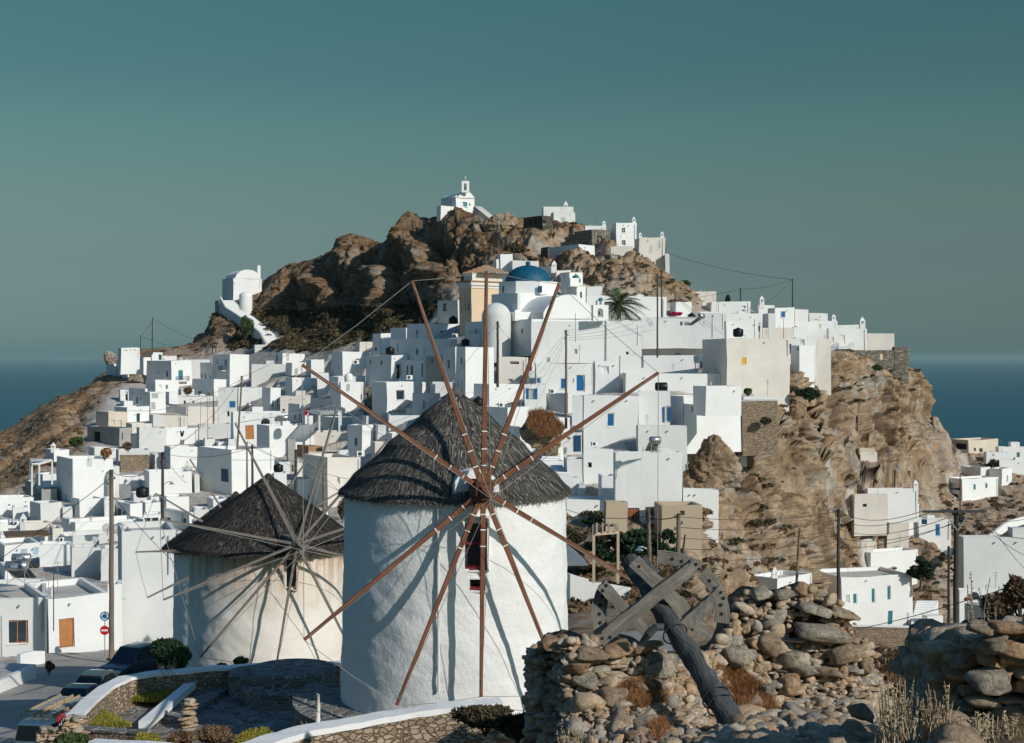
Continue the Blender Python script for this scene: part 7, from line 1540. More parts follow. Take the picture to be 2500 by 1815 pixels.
def grained(m, a, b, w_, t_, bends=8, seed=0):
    """beam split in short lengths so its edges wander like old timber"""
    a = Vector(a); b = Vector(b); rn = random.Random(seed); d = (b - a).normalized(); sx = d.cross(Vector((0, 1, 0))).normalized(); sy = Vector((0, 1, 0)); vs = []; fs = []; uv = []; L = (b - a).length; n = 12
    for k in range(n + 1):
        p = a.lerp(b, k/n); j = lambda: rn.uniform(-.05, .05)*w_
        ring_ = [(-.5, -.5), (-.2, -.5), (.15, -.5), (.5, -.5), (.5, .5), (-.5, .5)]
        for (u_, v_) in ring_: vs.append(p + sx*(u_*w_ + j()) + sy*(v_*t_ + j()*.6) + (d*j()*2 if k in (0, n) else Vector((0, 0, 0))))
    r = 6
    for k in range(n):
        for i in range(r): i2 = (i + 1) % r; fs.append((k*r + i, k*r + i2, (k + 1)*r + i2, (k + 1)*r + i)); c0 = seed + i*.13; uv.append([(L*k/n/4, c0), (L*k/n/4, c0 + .11), (L*(k + 1)/n/4, c0 + .11), (L*(k + 1)/n/4, c0)])
    fs += [tuple(reversed(range(r))), tuple(n*r + i for i in range(r))]; uv += [[(0, seed)]*r]*2; m.add(vs, fs, uv)
sx_ = WD/F
for (a, b, off, w_, sd) in (((520, 845), (1285, 238), -.12, 104, 1), ((1185, 728), (1492, 452), -.12, 98, 2), ((790, 222), (1330, 745), .02, 104, 3), ((536, 405), (905, 795), .02, 92, 4), ((1255, 740), (1395, 812), .02, 70, 5)):
    m = MB(); grained(m, wp(*a, off), wp(*b, off), w_/3.198*sx_, .13, seed=sd); m.build('beam', OAK, wl_e)
def rim(a0, a1, sd, off=.12):
    cx, cy, ro, ri = 1000, 645, 540, 425; m = MB(); n = 14; vs = []; rn = random.Random(sd)
    for k in range(n + 1):
        q = R(a0 + (a1 - a0)*k/n)
        for (r_, o_) in ((ri, off), (ro, off), (ro, off + .12), (ri, off + .12)): rr = r_*(1 + rn.uniform(-.008, .008)); vs.append(wp(cx + rr*math.cos(q), cy - rr*math.sin(q)*.93, o_))
    fs = []; uv = []
    for k in range(n):
        for i in range(4): i2 = (i + 1) % 4; fs.append((4*k + i, 4*k + i2, 4*k + 4 + i2, 4*k + 4 + i)); uv.append([(k*.05, i + sd), (k*.05, i + sd + .3), (k*.05 + .05, i + sd + .3), (k*.05 + .05, i + sd)])
    fs += [(3, 2, 1, 0), tuple(4*n + i for i in range(4))]; uv += [[(0, 0)]*4]*2; m.add(vs, fs, uv); o = m.build('rim', OAK, wl_e)
    for k in range(1, int(abs(a1 - a0)/9)):
        q = R(a0 + (a1 - a0)*k/(abs(a1 - a0)/9)); p = wp(cx + 478*math.cos(q), cy - 478*math.sin(q)*.93, off - .004); h = MB(); M = Matrix.Translation(p) @ Matrix.Rotation(R(90), 4, 'X'); t_ = MB(); t_.lathe((0, 0, 0), [(.001, .004), (.034, .004)], 10); h.add([M @ Vector(v) for v in t_.v], t_.f); h.build('peg_hole', DARK, o)
rim(152, 208, 1); rim(-8, 48, 2); rim(52, 92, 3, .16)
for (x, y) in ((548, 455), (575, 415), (1165, 265), (1222, 228), (1276, 250), (1470, 470), (1490, 515), (545, 828), (528, 780), (605, 820), (830, 268), (1302, 288)):
    p = wp(x, y, -.188 if x not in (548, 575, 830) else -.048); h = MB(); M = Matrix.Translation(p) @ Matrix.Rotation(R(90), 4, 'X'); t_ = MB(); t_.lathe((0, 0, 0), [(.001, .004), (.032, .004)], 10); h.add([M @ Vector(v) for v in t_.v], t_.f); h.build('bolt_hole', DARK, wl_e)
def log(pts, r0, r1, mat, name, parent, seed=1):
    m = MB(); m.tube(pts, r0, 18, r1); V = np.array(m.v); V += (fbm(V*np.array([2., 2., 2.]), seed, 3)*.035)[:, None]; rg = ridge(V @ np.array([[1, 0, 0], [0, 1, 0], [0, 0, .25]])*7, seed + 4, 3)*.034; V[:, 0] += rg; V[:, 1] -= rg
    return mkobj(name, V, m.f, mat, parent, False, m.uv)
A_, B_ = at(1535, 1372, 26.6), at(1810, 1800, 22.6)
log([A_.lerp(B_, k/30) for k in range(31)], .155, .20, OAKD, 'shaft', wl_e, 3)
log([at(1595, 1405, 26.2).lerp(at(1560, 1368, 26.3), k/6) for k in range(7)], .13, .12, OAKD, 'shaft_stub', wl_e, 6)
for f in (.45, .80, .84):
    m = MB(); c = A_.lerp(B_, f); d = (B_ - A_).normalized(); r = .19 + .04*f + .012; a = d.cross(Vector((0, 0, 1))).normalized(); b = a.cross(d); m.tube([c + a*math.cos(q)*r + b*math.sin(q)*r for q in np.linspace(0, 2*math.pi, 22)], .014, 5); m.build('iron_hoop', DMET, wl_e)
log([at(1565, 1566, 24.6), at(1580, 1545, 24.5), at(1605, 1528, 24.45), at(1620, 1526, 24.5)], .07, .06, OAKD, 'broken_felloe', wl_e, 9)
# ================================================================ terrace beside the mills
def sheet(name, mat, pts, label=None, n=1, kind='structure', thick=None):
    m = MB(); P = [at(*p) if isinstance(p, tuple) and p[1] > 100 else Vector(p) for p in pts]; m.add(P, [tuple(range(len(P)))]); o = m.build(name, mat); return tag(o, label, None, None, kind)
def flatz(px, py, z): return at(px, py, (HZ - py)/F and z*F/(HZ - py))
ZT = -11.2
def tz(px, py, z=ZT): D = z*F/(HZ - py); return at(px, py, D)
m = MB(); pl = [tz(x, y) for x, y in ((150, 1830), (240, 1718), (330, 1668), (400, 1652), (520, 1646), (680, 1638), (860, 1636), (900, 1700), (1140, 1760), (1180, 1830), (700, 1900), (250, 1900))]; m.add([p + Vector((0, 0, .0)) for p in pl], [tuple(reversed(range(len(pl))))]); tag(m.build('terrace_paving', PAV), None, None, None, 'structure')
def wall_path(name, label, pts, thick, zbot, capm, facem, hcap=.10, cat='garden wall', over=.03):
    """pts: (px, py, D) of the top edge nearest the viewer"""
    P = [at(*p) for p in pts]; e = empty(name, P[0], label, cat); n = len(P); ins = []
    Q = []
    for i in range(n):
        t = (P[min(i + 1, n - 1)] - P[max(i - 1, 0)]); t.z = 0; t.normalize(); s = Vector((-t.y, t.x, 0)); Q.append(P[i] + s*thick)
    def strip(a, b, z0f, z1f, nm, mat):
        m = MB(); vs = []
        for i in range(n): vs += [Vector((a[i].x, a[i].y, z0f(a[i], P[i]))), Vector((b[i].x, b[i].y, z0f(b[i], P[i]))), Vector((b[i].x, b[i].y, z1f(P[i]))), Vector((a[i].x, a[i].y, z1f(P[i])))]
        fs = []
        for i in range(n - 1):
            for k in range(4): k2 = (k + 1) % 4; fs.append((4*i + k, 4*i + k2, 4*i + 4 + k2, 4*i + 4 + k))
        fs += [(3, 2, 1, 0), tuple(4*(n - 1) + k for k in range(4))]
        V = np.array(vs); V += (fbm(V*2.2, 5, 2)*.02)[:, None]; return mkobj(nm, V, fs, mat, e, False)
    strip(P, Q, lambda p, q: zbot, lambda q: q.z - hcap - .002, 'masonry', facem)
    P2 = [p + (p - q).normalized()*over for p, q in zip(P, Q)]; Q2 = [q + (q - p).normalized()*over for p, q in zip(P, Q)]
    strip(P2, Q2, lambda p, q: q.z - hcap, lambda q: q.z, 'cap', capm); return e
def dens(pts, k=5):
    out_ = []
    for a, b in zip(pts[:-1], pts[1:]):
        for i in range(k): t = i/k; out_.append(tuple(a[j] + (b[j] - a[j])*t for j in range(3)))
    return out_ + [pts[-1]]
wall_path('terrace_wall', 'curved terrace wall with a broad white cap above the parked cars', dens([(184, 1768, 39.6), (205, 1740, 40.8), (236, 1708, 42.4), (275, 1676, 44.2), (318, 1655, 45.4), (373, 1645, 46.2), (500, 1634, 47.2), (620, 1626, 48.0), (740, 1621, 48.4), (842, 1620, 48.6)]), .42, -15, W1, SW_T)
wall_path('terrace_wall', 'white capped stone wall sweeping past the foot of the near mill', dens([(560, 1850, 30.6), (640, 1822, 31.4), (700, 1800, 32.2), (760, 1784, 32.9), (846, 1768, 33.5), (900, 1760, 33.9), (1000, 1742, 34.5), (1080, 1730, 34.8), (1150, 1722, 35.0), (1230, 1716, 35.2)]), .55, -11.5, W1, SW_T, .14)
wall_path('planter_wall', 'low stone wall with slate top below the yellow ice plants', dens([(184, 1779, 39.0), (250, 1783, 38.6), (345, 1790, 38.0)]), .35, -11, PAV, SW_T, .05)
wall_path('planter_wall', 'low white edged kerb wall at the lower left corner beds', dens([(216, 1812, 33.6), (300, 1815, 33.4), (420, 1822, 33.2)]), .3, -11, W1, SW_T, .06)
m = MB(); a, b = tz(352, 1770, ZT + .35), tz(472, 1668, ZT + .35); m.beam(a, b, .34, .22); tag(m.build('white_curb_bench', W1), 'long white slab bench slanting across the terrace garden', 'bench')
m = MB(); a, b = tz(410, 1762, ZT + .06), tz(596, 1646, ZT + .06); m.beam(a, b, .85, .22); tag(m.build('stone_ramp', PAV), 'narrow paved stone ramp beside the white slab bench', 'ramp')
e = empty('stone_table', tz(705, 1712), 'round stone platform with crazy paving and a curved seat beside the near mill', 'stone platform'); c = tz(715, 1700, -11.2)
m = MB(); m.lathe((c.x, c.y, 0), [(1.42, -11.6), (1.42, -10.32), (1.36, -10.24), (.02, -10.24)], 40); m.build('drum', PAV, e)
m = MB(); m.lathe((c.x - .1, c.y - .5, 0), [(1.5, -11.6), (1.5, -10.72), (1.42, -10.64), (.9, -10.64)], 40, R(180), R(360)); m.build('seat', PAV, e)
m = MB(); c2 = c + Vector((-1.2, .15, 0)); m.lathe((c2.x, c2.y, 0), [(.95, -11.6), (.95, -10.45), (.9, -10.38), (.02, -10.38)], 30); m.build('side_block', PAV, e)
m = MB(); m.tube([tz(776, 1768, -9.6), at(777, 1730, tz(776, 1768, -9.6).y), at(776, 1695, tz(776, 1768, -9.6).y)], .06, 8, .045); tag(m.build('white_post', W3, None, True), 'short white stub post by the lower terrace wall', 'post')
P = Pile(44); c = tz(460, 1780, ZT)
for k in range(26):
    z = k*.035; r = .26 - .0045*k; P.add((c.x + random.uniform(-.1, .1), c.y + random.uniform(-.1, .1), ZT + z), (r, r, .045), flat=.1)
tag(P.build('stone_cairn', STONES), 'stacked stone cairn with a reddish top stone on the terrace', 'cairn')
m = MB()
c = tz(150, 1800, -10.4); e = empty('red_chair', c, 'red plastic slatted chair between stone pillars at the lower left', 'chair')
D = c.y; A0 = at(141, 1795, D); 
for k in range(4): m.beam(at(143 + 4.6*k, 1775, D), at(144.5 + 4.6*k, 1747, D), .035, .02)
m.build('back_slats', REDP, e); m = MB(); m.tube([at(140, 1776, D), at(142, 1750, D), at(150, 1744, D), at(160, 1750, D), at(161, 1776, D)], .025, 6); m.build('back_frame', REDP, e); m = MB(); m.box(at(150, 1779, D - .18), (.26, .4, .03)); m.build('seat', REDP, e)
for dx in (141, 160): m = MB(); m.beam(at(dx, 1780, D - .3), at(dx, 1812, D - .3), .03, .03); m.build('leg', REDP, e)
for (x0, x1, y0, lb, sd) in ((97, 137, 1776, 'squat stone pillar left of the red chair', 5), (162, 188, 1748, 'stone pillar right of the red chair', 6)):
    Pp = Pile(sd); rn = np.random.default_rng(sd); D = 38.5; y = y0
    while y < 1850:
        x = x0
        while x < x1: wd = rn.uniform(9, 20); Pp.add(at(x + wd/2, y + 3, D), (wd*D/F*.6, .3, 5*D/F), flat=.08); x += wd*.9
        y += 7
    e2 = empty('stone_pillar', at(x0, 1850, D), lb, 'pillar'); Pp.build('pillar_stones', STONES, e2); m = MB(); a = at(x0 + 3, y0 + 4, D + .3); b = at(x1 - 3, 1850, D + .3); m.box(((a.x + b.x)/2, D + .1, (a.z + b.z)/2), (b.x - a.x, .4, a.z - b.z)); m.build('core', DIRT, e2)
m = MB(); m.lathe((-1.61, 40.5, 0), [(4.6, -11.8), (4.6, -9.62), (3.0, -9.58)], 60, R(160), R(395)); tag(m.build('mill_platform', PAV), None, None, None, 'structure')
# ---- road
def asphalt():
    m, n, b = NM('worn_asphalt'); v = coords(n); f = noise(n, v, .5, 6, .7); g = noise(n, v, 14, 4, .7)
    c = ramp(n, f, [(.35, (.30, .275, .245)), (.6, (.42, .385, .34))]); c = mixc(n, 1.0, c, ramp(n, g, [(.3, .75), (.7, 1.15)]), 'MULTIPLY'); n.links.new(c, b.inputs['Base Color']); b.inputs['Roughness'].default_value = .9; return m
ASPH = asphalt()
def drape(name, poly_u, Y0, Y1, mat, dz=.05, nu=60, ny=80):
    us = np.linspace(0, 1, nu); Ys = np.linspace(Y0, Y1, ny); V = []
    for Y in Ys:
        a, b = np.interp(Y, [p[0] for p in poly_u], [p[1] for p in poly_u]), np.interp(Y, [p[0] for p in poly_u], [p[2] for p in poly_u]); u = a + (b - a)*us; z = base_z(u, np.full(nu, Y))
        for k in range(nu): V.append(((u[k] - UC)/F*Y, Y, z[k] + dz))
    i = (np.arange(ny - 1)[:, None]*nu + np.arange(nu - 1)[None, :]).ravel(); Q = np.stack([i, i + 1, i + nu + 1, i + nu], 1); return tag(npobj(name, np.array(V), Q, mat), None, None, None, 'structure')
drape('road', [(46, -500, 230), (60, -420, 300), (75, -300, 400), (88, -150, 470), (97, 120, 480)], 46, 97, ASPH, .10)
drape('road', [(64, 1420, 1640), (80, 1400, 1650)], 64, 80, ASPH, .1, 20, 20)
# white ramp wall left of the road
def vwall(name, label, pts, thick, drop, mat, cat='wall'):
    P = [at(*p) for p in pts]; m = MB()
    for a, b in zip(P[:-1], P[1:]):
        d = Vector((b.x - a.x, b.y - a.y, 0)).normalized(); s = Vector((-d.y, d.x, 0))*thick; m.add([a, b, b + s, a + s, a - Vector((0, 0, drop)), b - Vector((0, 0, drop)), b + s - Vector((0, 0, drop)), a + s - Vector((0, 0, drop))], [(0, 1, 2, 3), (7, 6, 5, 4), (0, 4, 5, 1), (1, 5, 6, 2), (2, 6, 7, 3), (3, 7, 4, 0)])
    return tag(m.build(name, mat), label, cat)
vwall('ramp_wall', 'white sloping wall at the left edge where the road bends', [(-60, 1700, 75), (2, 1662, 78), (88, 1622, 84)], .3, 2.2, W1)
vwall('ramp_wall', 'white stub wall against the near house by the road', [(50, 1598, 90), (80, 1590, 91), (110, 1590, 92)], .3, 2.6, W1)
sh = MB(); P = [at(-80, 1640, 84), at(2, 1618, 86), at(86, 1622, 85), at(2, 1664, 78.3), at(-80, 1705, 75)]; sh.prism([p for p in P], Vector((0, 0, -.3))); tag(sh.build('side_ramp', ROOFM), 'pale concrete ramp behind the sloping white wall', 'ramp')
# stone retaining wall and low walls of the valley
vwall('stone_wall', 'long stone retaining wall with a white top below the teal shutter house', [(2060, 1528, 175), (2140, 1530, 175), (2240, 1532, 175), (2322, 1536, 175)], .5, 7.5, SW_T, 'wall')
vwall('wall_cap', 'thin white coping along the long stone retaining wall', [(2060, 1526.5, 174.9), (2140, 1528.5, 174.9), (2240, 1530.5, 174.9), (2322, 1534.5, 174.9)], .6, .16, W1, 'coping')
vwall('white_wall', 'stepped white wall right of the near mill above the lane', [(1370, 1396, 100), (1437, 1415, 100), (1438, 1422, 100), (1470, 1424, 100), (1540, 1436, 100)], .3, 2.6, W1)
vwall('path_wall', 'curved white kerb wall along the valley path at the right', [(2412, 1312, 205), (2440, 1290, 212), (2465, 1272, 218), (2500, 1262, 222), (2540, 1262, 226)], .35, 1.2, W1)
# wreck of towels and scooters
for (x, y, D, mt, lb) in ((2366, 1460, 124, REDP, 'red towel on the terrace under the blank grey house'), (2384, 1458, 124, DMET, 'dark folded sunbed on the terrace under the blank grey house')):
    m = MB(); p = at(x, y, D); m.prism([p + Vector((-.35, 0, -.25)), p + Vector((.4, 0, -.25)), p + Vector((.12, 0, .35 if mt is DMET else .0)), p + Vector((-.15, 0, .35 if mt is DMET else .0))], Vector((0, .5, 0))); tag(m.build('terrace_item', mt), lb, 'towel' if mt is REDP else 'sunbed')
# ================================================================ parked cars
CARGL = plain('car_glass', (.012, .02, .024), .06, 0, .05, 2, .8); TYRE = plain('tyre_rubber', (.015, .015, .015), .8); CHR = plain('chrome', (.6, .6, .6), .15, .9, .05); LAMP = plain('lamp_glass', (.75, .78, .8), .1, .2, .05); RLAMP = plain('red_lamp', (.4, .01, .01), .2, 0, .05)
def carpaint(name, c): 
    m = plain(name, c, .25, .2, .04, 3, .6); m.node_tree.nodes['Principled BSDF'].inputs['Coat Weight'].default_value = .7; return m
def car(name, label, px, D, yaw, L, Wd, Hh, paint, kind='suv', roof=None, zoff=0):
    x = (px - UC)/F*D; z = gz1(x, D) + .12 + zoff; e = empty(name, (x, D, z), label, 'car', 'cars parked along the road'); M = Matrix.Translation((x, D, z)) @ Matrix.Rotation(R(yaw), 4, 'Z')
    # local axes: x forward, y left
    bl = L/2; g = .26; belt = Hh*.56; sh = .16
    pr = [(-bl, g + .1), (-bl + .03, belt - .15), (-bl + .10, belt), (bl*.42, belt), (bl*.82, belt - .12), (bl*.97, belt - .28), (bl, g + .25), (bl - .04, g), (-bl + .05, g)] if kind != 'van' else [(-bl, g + .1), (-bl + .02, belt), (bl*.5, belt), (bl*.85, belt - .12), (bl*.98, belt - .3), (bl, g + .2), (bl - .04, g), (-bl + .05, g)]
    import bmesh
    def ext(pr, w0, w1f, nm, mat, bev, par=e):
        bm = bmesh.new(); a = [bm.verts.new((p[0], -w1f(p), p[1])) for p in pr]; b = [bm.verts.new((p[0], w1f(p), p[1])) for p in pr]; bm.faces.new(a); bm.faces.new(list(reversed(b)))
        for i in range(len(pr)): j = (i + 1) % len(pr); bm.faces.new((a[i], b[i], b[j], a[j]))
        bmesh.ops.recalc_face_normals(bm, faces=bm.faces); bmesh.ops.bevel(bm, geom=list(bm.edges), offset=bev, segments=3, profile=.6, affect='EDGES'); bm.transform(M); me = bpy.data.meshes.new(nm); bm.to_mesh(me); bm.free(); me.materials.append(mat); me.polygons.foreach_set('use_smooth', [True]*len(me.polygons)); o = bpy.data.objects.new(nm, me); COL.objects.link(o); o.parent = par; o.matrix_parent_inverse = parent_world(par).inverted(); return o
    ext(pr, 0, lambda p: Wd/2 - (.06 if p[1] > belt - .02 else 0), 'body', paint, .05)
    if kind == 'van': cab = [(-bl + .04, belt - .05), (-bl + .16, Hh - .06), (-bl + .4, Hh), (bl*.2, Hh), (bl*.48, belt - .05)]
    elif kind == 'suv': cab = [(-bl + .12, belt - .05), (-bl + .42, Hh - .06), (-bl + .75, Hh), (bl*.06, Hh - .01), (bl*.46, belt - .05)]
    else: cab = [(-bl + .35, belt - .05), (-bl + .85, Hh - .05), (-bl + 1.2, Hh), (bl*.02, Hh - .02), (bl*.44, belt - .05)]
    hw = lambda p: Wd/2 - .07 - (.17 if p[1] > belt + .1 else 0)
    cb = ext(cab, 0, hw, 'cabin', roof or paint, .05)
    def quad(p, nm, mat, par, t=.006):
        m = MB(); q = [M @ Vector(v) for v in p]; nn = (q[1] - q[0]).cross(q[2] - q[0]).normalized(); c = M @ Vector((0, 0, Hh*.7)); mid = sum(q, Vector())/len(q)
        if nn.dot(mid - c) < 0: q = q[::-1]; nn = -nn
        m.add([v + nn*t for v in q] + [v - nn*.01 for v in q], [tuple(range(len(q))), tuple(reversed(range(len(q), 2*len(q))))] + [(i, len(q) + i, len(q) + (i + 1) % len(q), (i + 1) % len(q)) for i in range(len(q))]); return m.build(nm, mat, par)
    def lp(a, b, t): return tuple(a[i] + (b[i] - a[i])*t for i in range(len(a)))
    wb = Wd/2 - .07; wt = Wd/2 - .24
    f0, f1 = cab[4], cab[3]; a, b = lp(f0, f1, .12), lp(f0, f1, .90); quad([(a[0], -wb + .09, a[1]), (a[0], wb - .09, a[1]), (b[0], wt - .03, b[1]), (b[0], -wt + .03, b[1])], 'windscreen', CARGL, cb)
    r0, r1 = cab[0], cab[1]; a, b = lp(r0, r1, .18), lp(r0, r1, .92); quad([(a[0], -wb + .10, a[1]), (a[0], wb - .10, a[1]), (b[0], wt - .02, b[1]), (b[0], -wt + .02, b[1])], 'rear_window', CARGL, cb)
    for s in (-1, 1):
        for (t0, t1) in ((.03, .48), (.52, .97)):
            x0b, x1b = cab[0][0] + .28, cab[4][0] - .28; x0t, x1t = cab[2][0] - .1, cab[3][0] - .02; zb, zt_ = belt + .04, Hh - .11; u = lambda t: (x0b + (x1b - x0b)*t, x0t + (x1t - x0t)*t); (pb0, pt0), (pb1, pt1) = u(t0), u(t1)
            quad([(pb0, s*(wb + .004), zb), (pb1, s*(wb + .004), zb), (pt1, s*(wt + .02), zt_), (pt0, s*(wt + .02), zt_)], 'side_window', CARGL, cb, .012)
        m = MB(); c = M @ Vector((bl*.36, s*(Wd/2 + .08), belt + .1)); m.box(c, (.12, .2, .14), R(yaw)); m.build('wing_mirror', paint, e)
        m = MB(); m.box(M @ Vector((bl*.93, s*(Wd/2 - .3), belt - .26)), (.2, .34, .16), R(yaw)); m.build('headlight', LAMP, e); m = MB(); m.box(M @ Vector((-bl + .05, s*(Wd/2 - .12), belt - .14)), (.12, .2, .3), R(yaw)); m.build('tail_light', RLAMP, e)
        for xx in (-bl*.62, bl*.62):
            T2 = M @ Matrix.Translation((xx, s*(Wd/2 - .1), .33)) @ Matrix.Rotation(R(90), 4, 'X'); t = MB(); t.lathe((0, 0, 0), [(.2, -.11), (.31, -.11), (.33, -.07), (.33, .07), (.31, .11), (.2, .11)], 22); m = MB(); m.add([T2 @ Vector(v) for v in t.v], t.f); wh = m.build('wheel', TYRE, e); t = MB(); t.lathe((0, 0, 0), [(.01, -.1), (.2, -.09), (.2, .09), (.01, .1)], 16); m = MB(); m.add([T2 @ Vector(v) for v in t.v], t.f); m.build('rim', CHR, wh)
    m = MB(); m.box(M @ Vector((bl - .01, 0, g + .1)), (.1, Wd*.6, .12), R(yaw)); m.build('grille', DMET, e); m = MB(); m.box(M @ Vector((bl + .012, 0, g + .02)), (.02, .5, .11), R(yaw)); m.build('number_plate', WHP, e); m = MB(); m.box(M @ Vector((-bl - .005, 0, g + .25)), (.02, .5, .11), R(yaw)); m.build('number_plate', WHP, e)
    return e, M
PT_D = carpaint('paint_dark_navy', (.012, .03, .04)); PT_G = carpaint('paint_grey_green', (.10, .12, .10)); PT_W = carpaint('paint_white', (.72, .73, .72)); PT_B = carpaint('paint_slate_blue', (.10, .16, .19)); PT_K = carpaint('paint_black_green', (.02, .035, .035))
car('parked_car', 'dark off-road car facing uphill beside the green bush, farthest of the parked cars', 320, 83, -112, 4.3, 1.85, 1.75, PT_D, 'suv')
car('parked_car', 'dark car with a pale grey-green roof behind the white cap wall', 225, 73, -100, 4.1, 1.75, 1.45, PT_D, 'hatch', roof=PT_G)
car('parked_car', 'black-green car right behind the ladders of the white van', 184, 67.5, -96, 4.0, 1.72, 1.5, PT_K, 'hatch')
e, M = car('parked_van', 'white van carrying two wooden ladders on its roof rack', 138, 58, 80, 4.1, 1.75, 1.85, PT_W, 'van'); e['category'] = 'van'
for yy, sd in ((.42, 'left'), (-.42, 'right')):
    l = empty('ladder', M @ Vector((.3, yy, 2.0)), sd + ' one of the two wooden ladders on the roof of the white van', 'ladder', 'ladders on the van roof'); c = lambda a, b, z=0: M @ Vector((a, yy + b, 2.06 + z))
    for b in (-.27, .27): m = MB(); m.beam(c(-1.6, b), c(1.7, b), .05, .14); m.build('rail', LF_S, l)
    for k in range(11): m = MB(); m.beam(c(-1.5 + .3*k, -.25), c(-1.5 + .3*k, .25), .10, .03); m.build('rung', GREYP, l)
m = MB()
for xx in (-1.3, .9): m.beam(M @ Vector((xx, -.75, 1.93)), M @ Vector((xx, .75, 1.93)), .05, .04)
rk = m.build('roof_rack', METAL, e)
car('parked_car', 'slate blue car cut off at the lower left corner', 28, 50, 82, 4.2, 1.78, 1.42, PT_B, 'hatch')
# ================================================================ plants
def leaves(c, rad, n, size, rn, blobs=7, asp=.45, up=.2, hollow=.55):
    c = np.array(c, float); rad = np.array(rad, float); B = [(np.zeros(3), 1.0)]
    for k in range(blobs): v = rn.normal(size=3); v /= np.linalg.norm(v); v[2] = abs(v[2])*.8 - .1; B.append((v*rn.uniform(.45, .78), rn.uniform(.28, .52)))
    P = []
    for k in range(n):
        b, s = B[rn.integers(len(B))] if rn.random() < .75 else B[0]; v = rn.normal(size=3); v /= np.linalg.norm(v); r = (hollow + (1 - hollow)*rn.random()); P.append(b + v*s*r*(.75 if b is B[0][0] else 1))
    P = np.array(P)*rad + c; a = rn.normal(size=(n, 3)); a[:, 2] += up; a /= np.linalg.norm(a, axis=1)[:, None]; b = np.cross(a, rn.normal(size=(n, 3))); b /= np.linalg.norm(b, axis=1)[:, None]; s = size*(.6 + .8*rn.random(n))[:, None]
    V = np.stack([P - a*s, P + b*s*asp, P + a*s, P - b*s*asp], 1).reshape(-1, 3); return V, np.arange(4*n).reshape(-1, 4)
def bush(name, label, px, py, D, wpx, hpx, mat, n=500, size=.1, seed=1, cat='bush', group=None, stem=True, asp=.45, kind=None, parent=None, blobs=7, hollow=.55):
    rn = np.random.default_rng(seed); s = D/F; c = at(px, py, D); rad = (wpx*s/2, wpx*s/2*.8, hpx*s/2); V, Q = leaves(c, rad, n, size, rn, blobs, asp, hollow=hollow)
    if stem:
        b = at(px, py + hpx*.5, D); e = empty(name, b, label, cat, group, kind=kind); npobj('foliage', V, Q, mat, e); m = MB()
        for k in range(6): q = c + Vector((rn.normal()*rad[0]*.45, rn.normal()*rad[1]*.4, rn.uniform(-.2, .6)*rad[2])); m.tube([b - Vector((0, 0, .1)), b.lerp(q, .5) + Vector((rn.normal()*.06, 0, 0)), q], max(.015, rad[0]*.03), 5, .008)
        m.build('stems', TRUNK, e); return e
    return tag(npobj(name, V, Q, mat, parent), label, cat, group, kind)
# palm
def palm(px, py, D, r, label):
    c = at(px, py, D); g = Vector((c.x, c.y, c.z - 7)); e = empty('palm_tree', g, label, 'palm tree'); m = MB(); m.tube([g, g.lerp(c, .5) + Vector((.12, 0, 0)), c], .34, 12, .30); V = np.array(m.v); mkobj('trunk', V, m.f, TRUNK, e)
    m = MB(); m.lathe((c.x, c.y, c.z), [(.3, -1.2), (.62, -.7), (.7, -.2), (.4, .35), (.05, .5)], 14); m.build('crown_base', LF_O, e, True)
    rn = random.Random(3); n = 62
    for k in range(n):
        az = 2*math.pi*k*.381966*1.0; el = R(rn.uniform(-35, 78)); L = r*rn.uniform(.85, 1.12); d = Vector((math.cos(az)*math.cos(el), math.sin(az)*math.cos(el), math.sin(el))); P = []; N_ = 16
        for i in range(N_ + 1): t = i/N_; P.append(c + d*(L*t) - Vector((0, 0, L*(.42 + .2*math.cos(el))*t*t)))
        m = MB(); m.tube(P, .035, 4, .01, cap=False)
        for i in range(2, N_):
            t = (P[i + 1] - P[i - 1]).normalized(); s = t.cross(Vector((0, 0, 1))); s = s.normalized() if s.length > .1 else Vector((1, 0, 0)); ll = L*.20*math.sin(math.pi*(.12 + .85*i/N_))
            for sg in (-1, 1):
                for o_ in (0, .5):
                    p = P[i].lerp(P[i + 1], o_); q = p + s*sg*ll*.8 + t*ll*.75 - Vector((0, 0, ll*.35)); wv = t*.035; m.add([p - wv, p + wv, q + wv*.2, q - wv*.2], [(0, 1, 2, 3)])
        m.build('frond', LF_G if rn.random() < .6 else LF_D, e)
palm(1510, 748, 206, 5.2, 'date palm with drooping fronds beside the white domed church')
def cone_tree(px, y0, y1, D, w_, label):
    a, b = at(px, y0, D), at(px, y1, D); rn = np.random.default_rng(2); n = 600; t = rn.random(n)**.8; r = w_*D/F/2*np.sin(np.pi*np.clip(t*.9 + .05, 0, 1))**.7*(1 - t*.2); q = rn.uniform(0, 2*math.pi, n); P = np.stack([a.x + np.cos(q)*r, a.y + np.sin(q)*r, b.z + (a.z - b.z)*t], 1); d = np.stack([np.cos(q)*.05, np.sin(q)*.05, np.full(n, .22)], 1); s = rn.normal(size=(n, 3))*.07
    V = np.stack([P - d, P + s, P + d, P - s], 1).reshape(-1, 3); e = empty('cypress_tree', b, label, 'tree'); npobj('foliage', V, np.arange(4*n).reshape(-1, 4), LF_D, e); m = MB(); m.tube([b - Vector((0, 0, .5)), a - Vector((0, 0, .5))], .08, 6, .03); m.build('trunk', TRUNK, e)
cone_tree(1777, 722, 742, 256, 12, 'tiny dark cypress on the skyline left of the short pole')
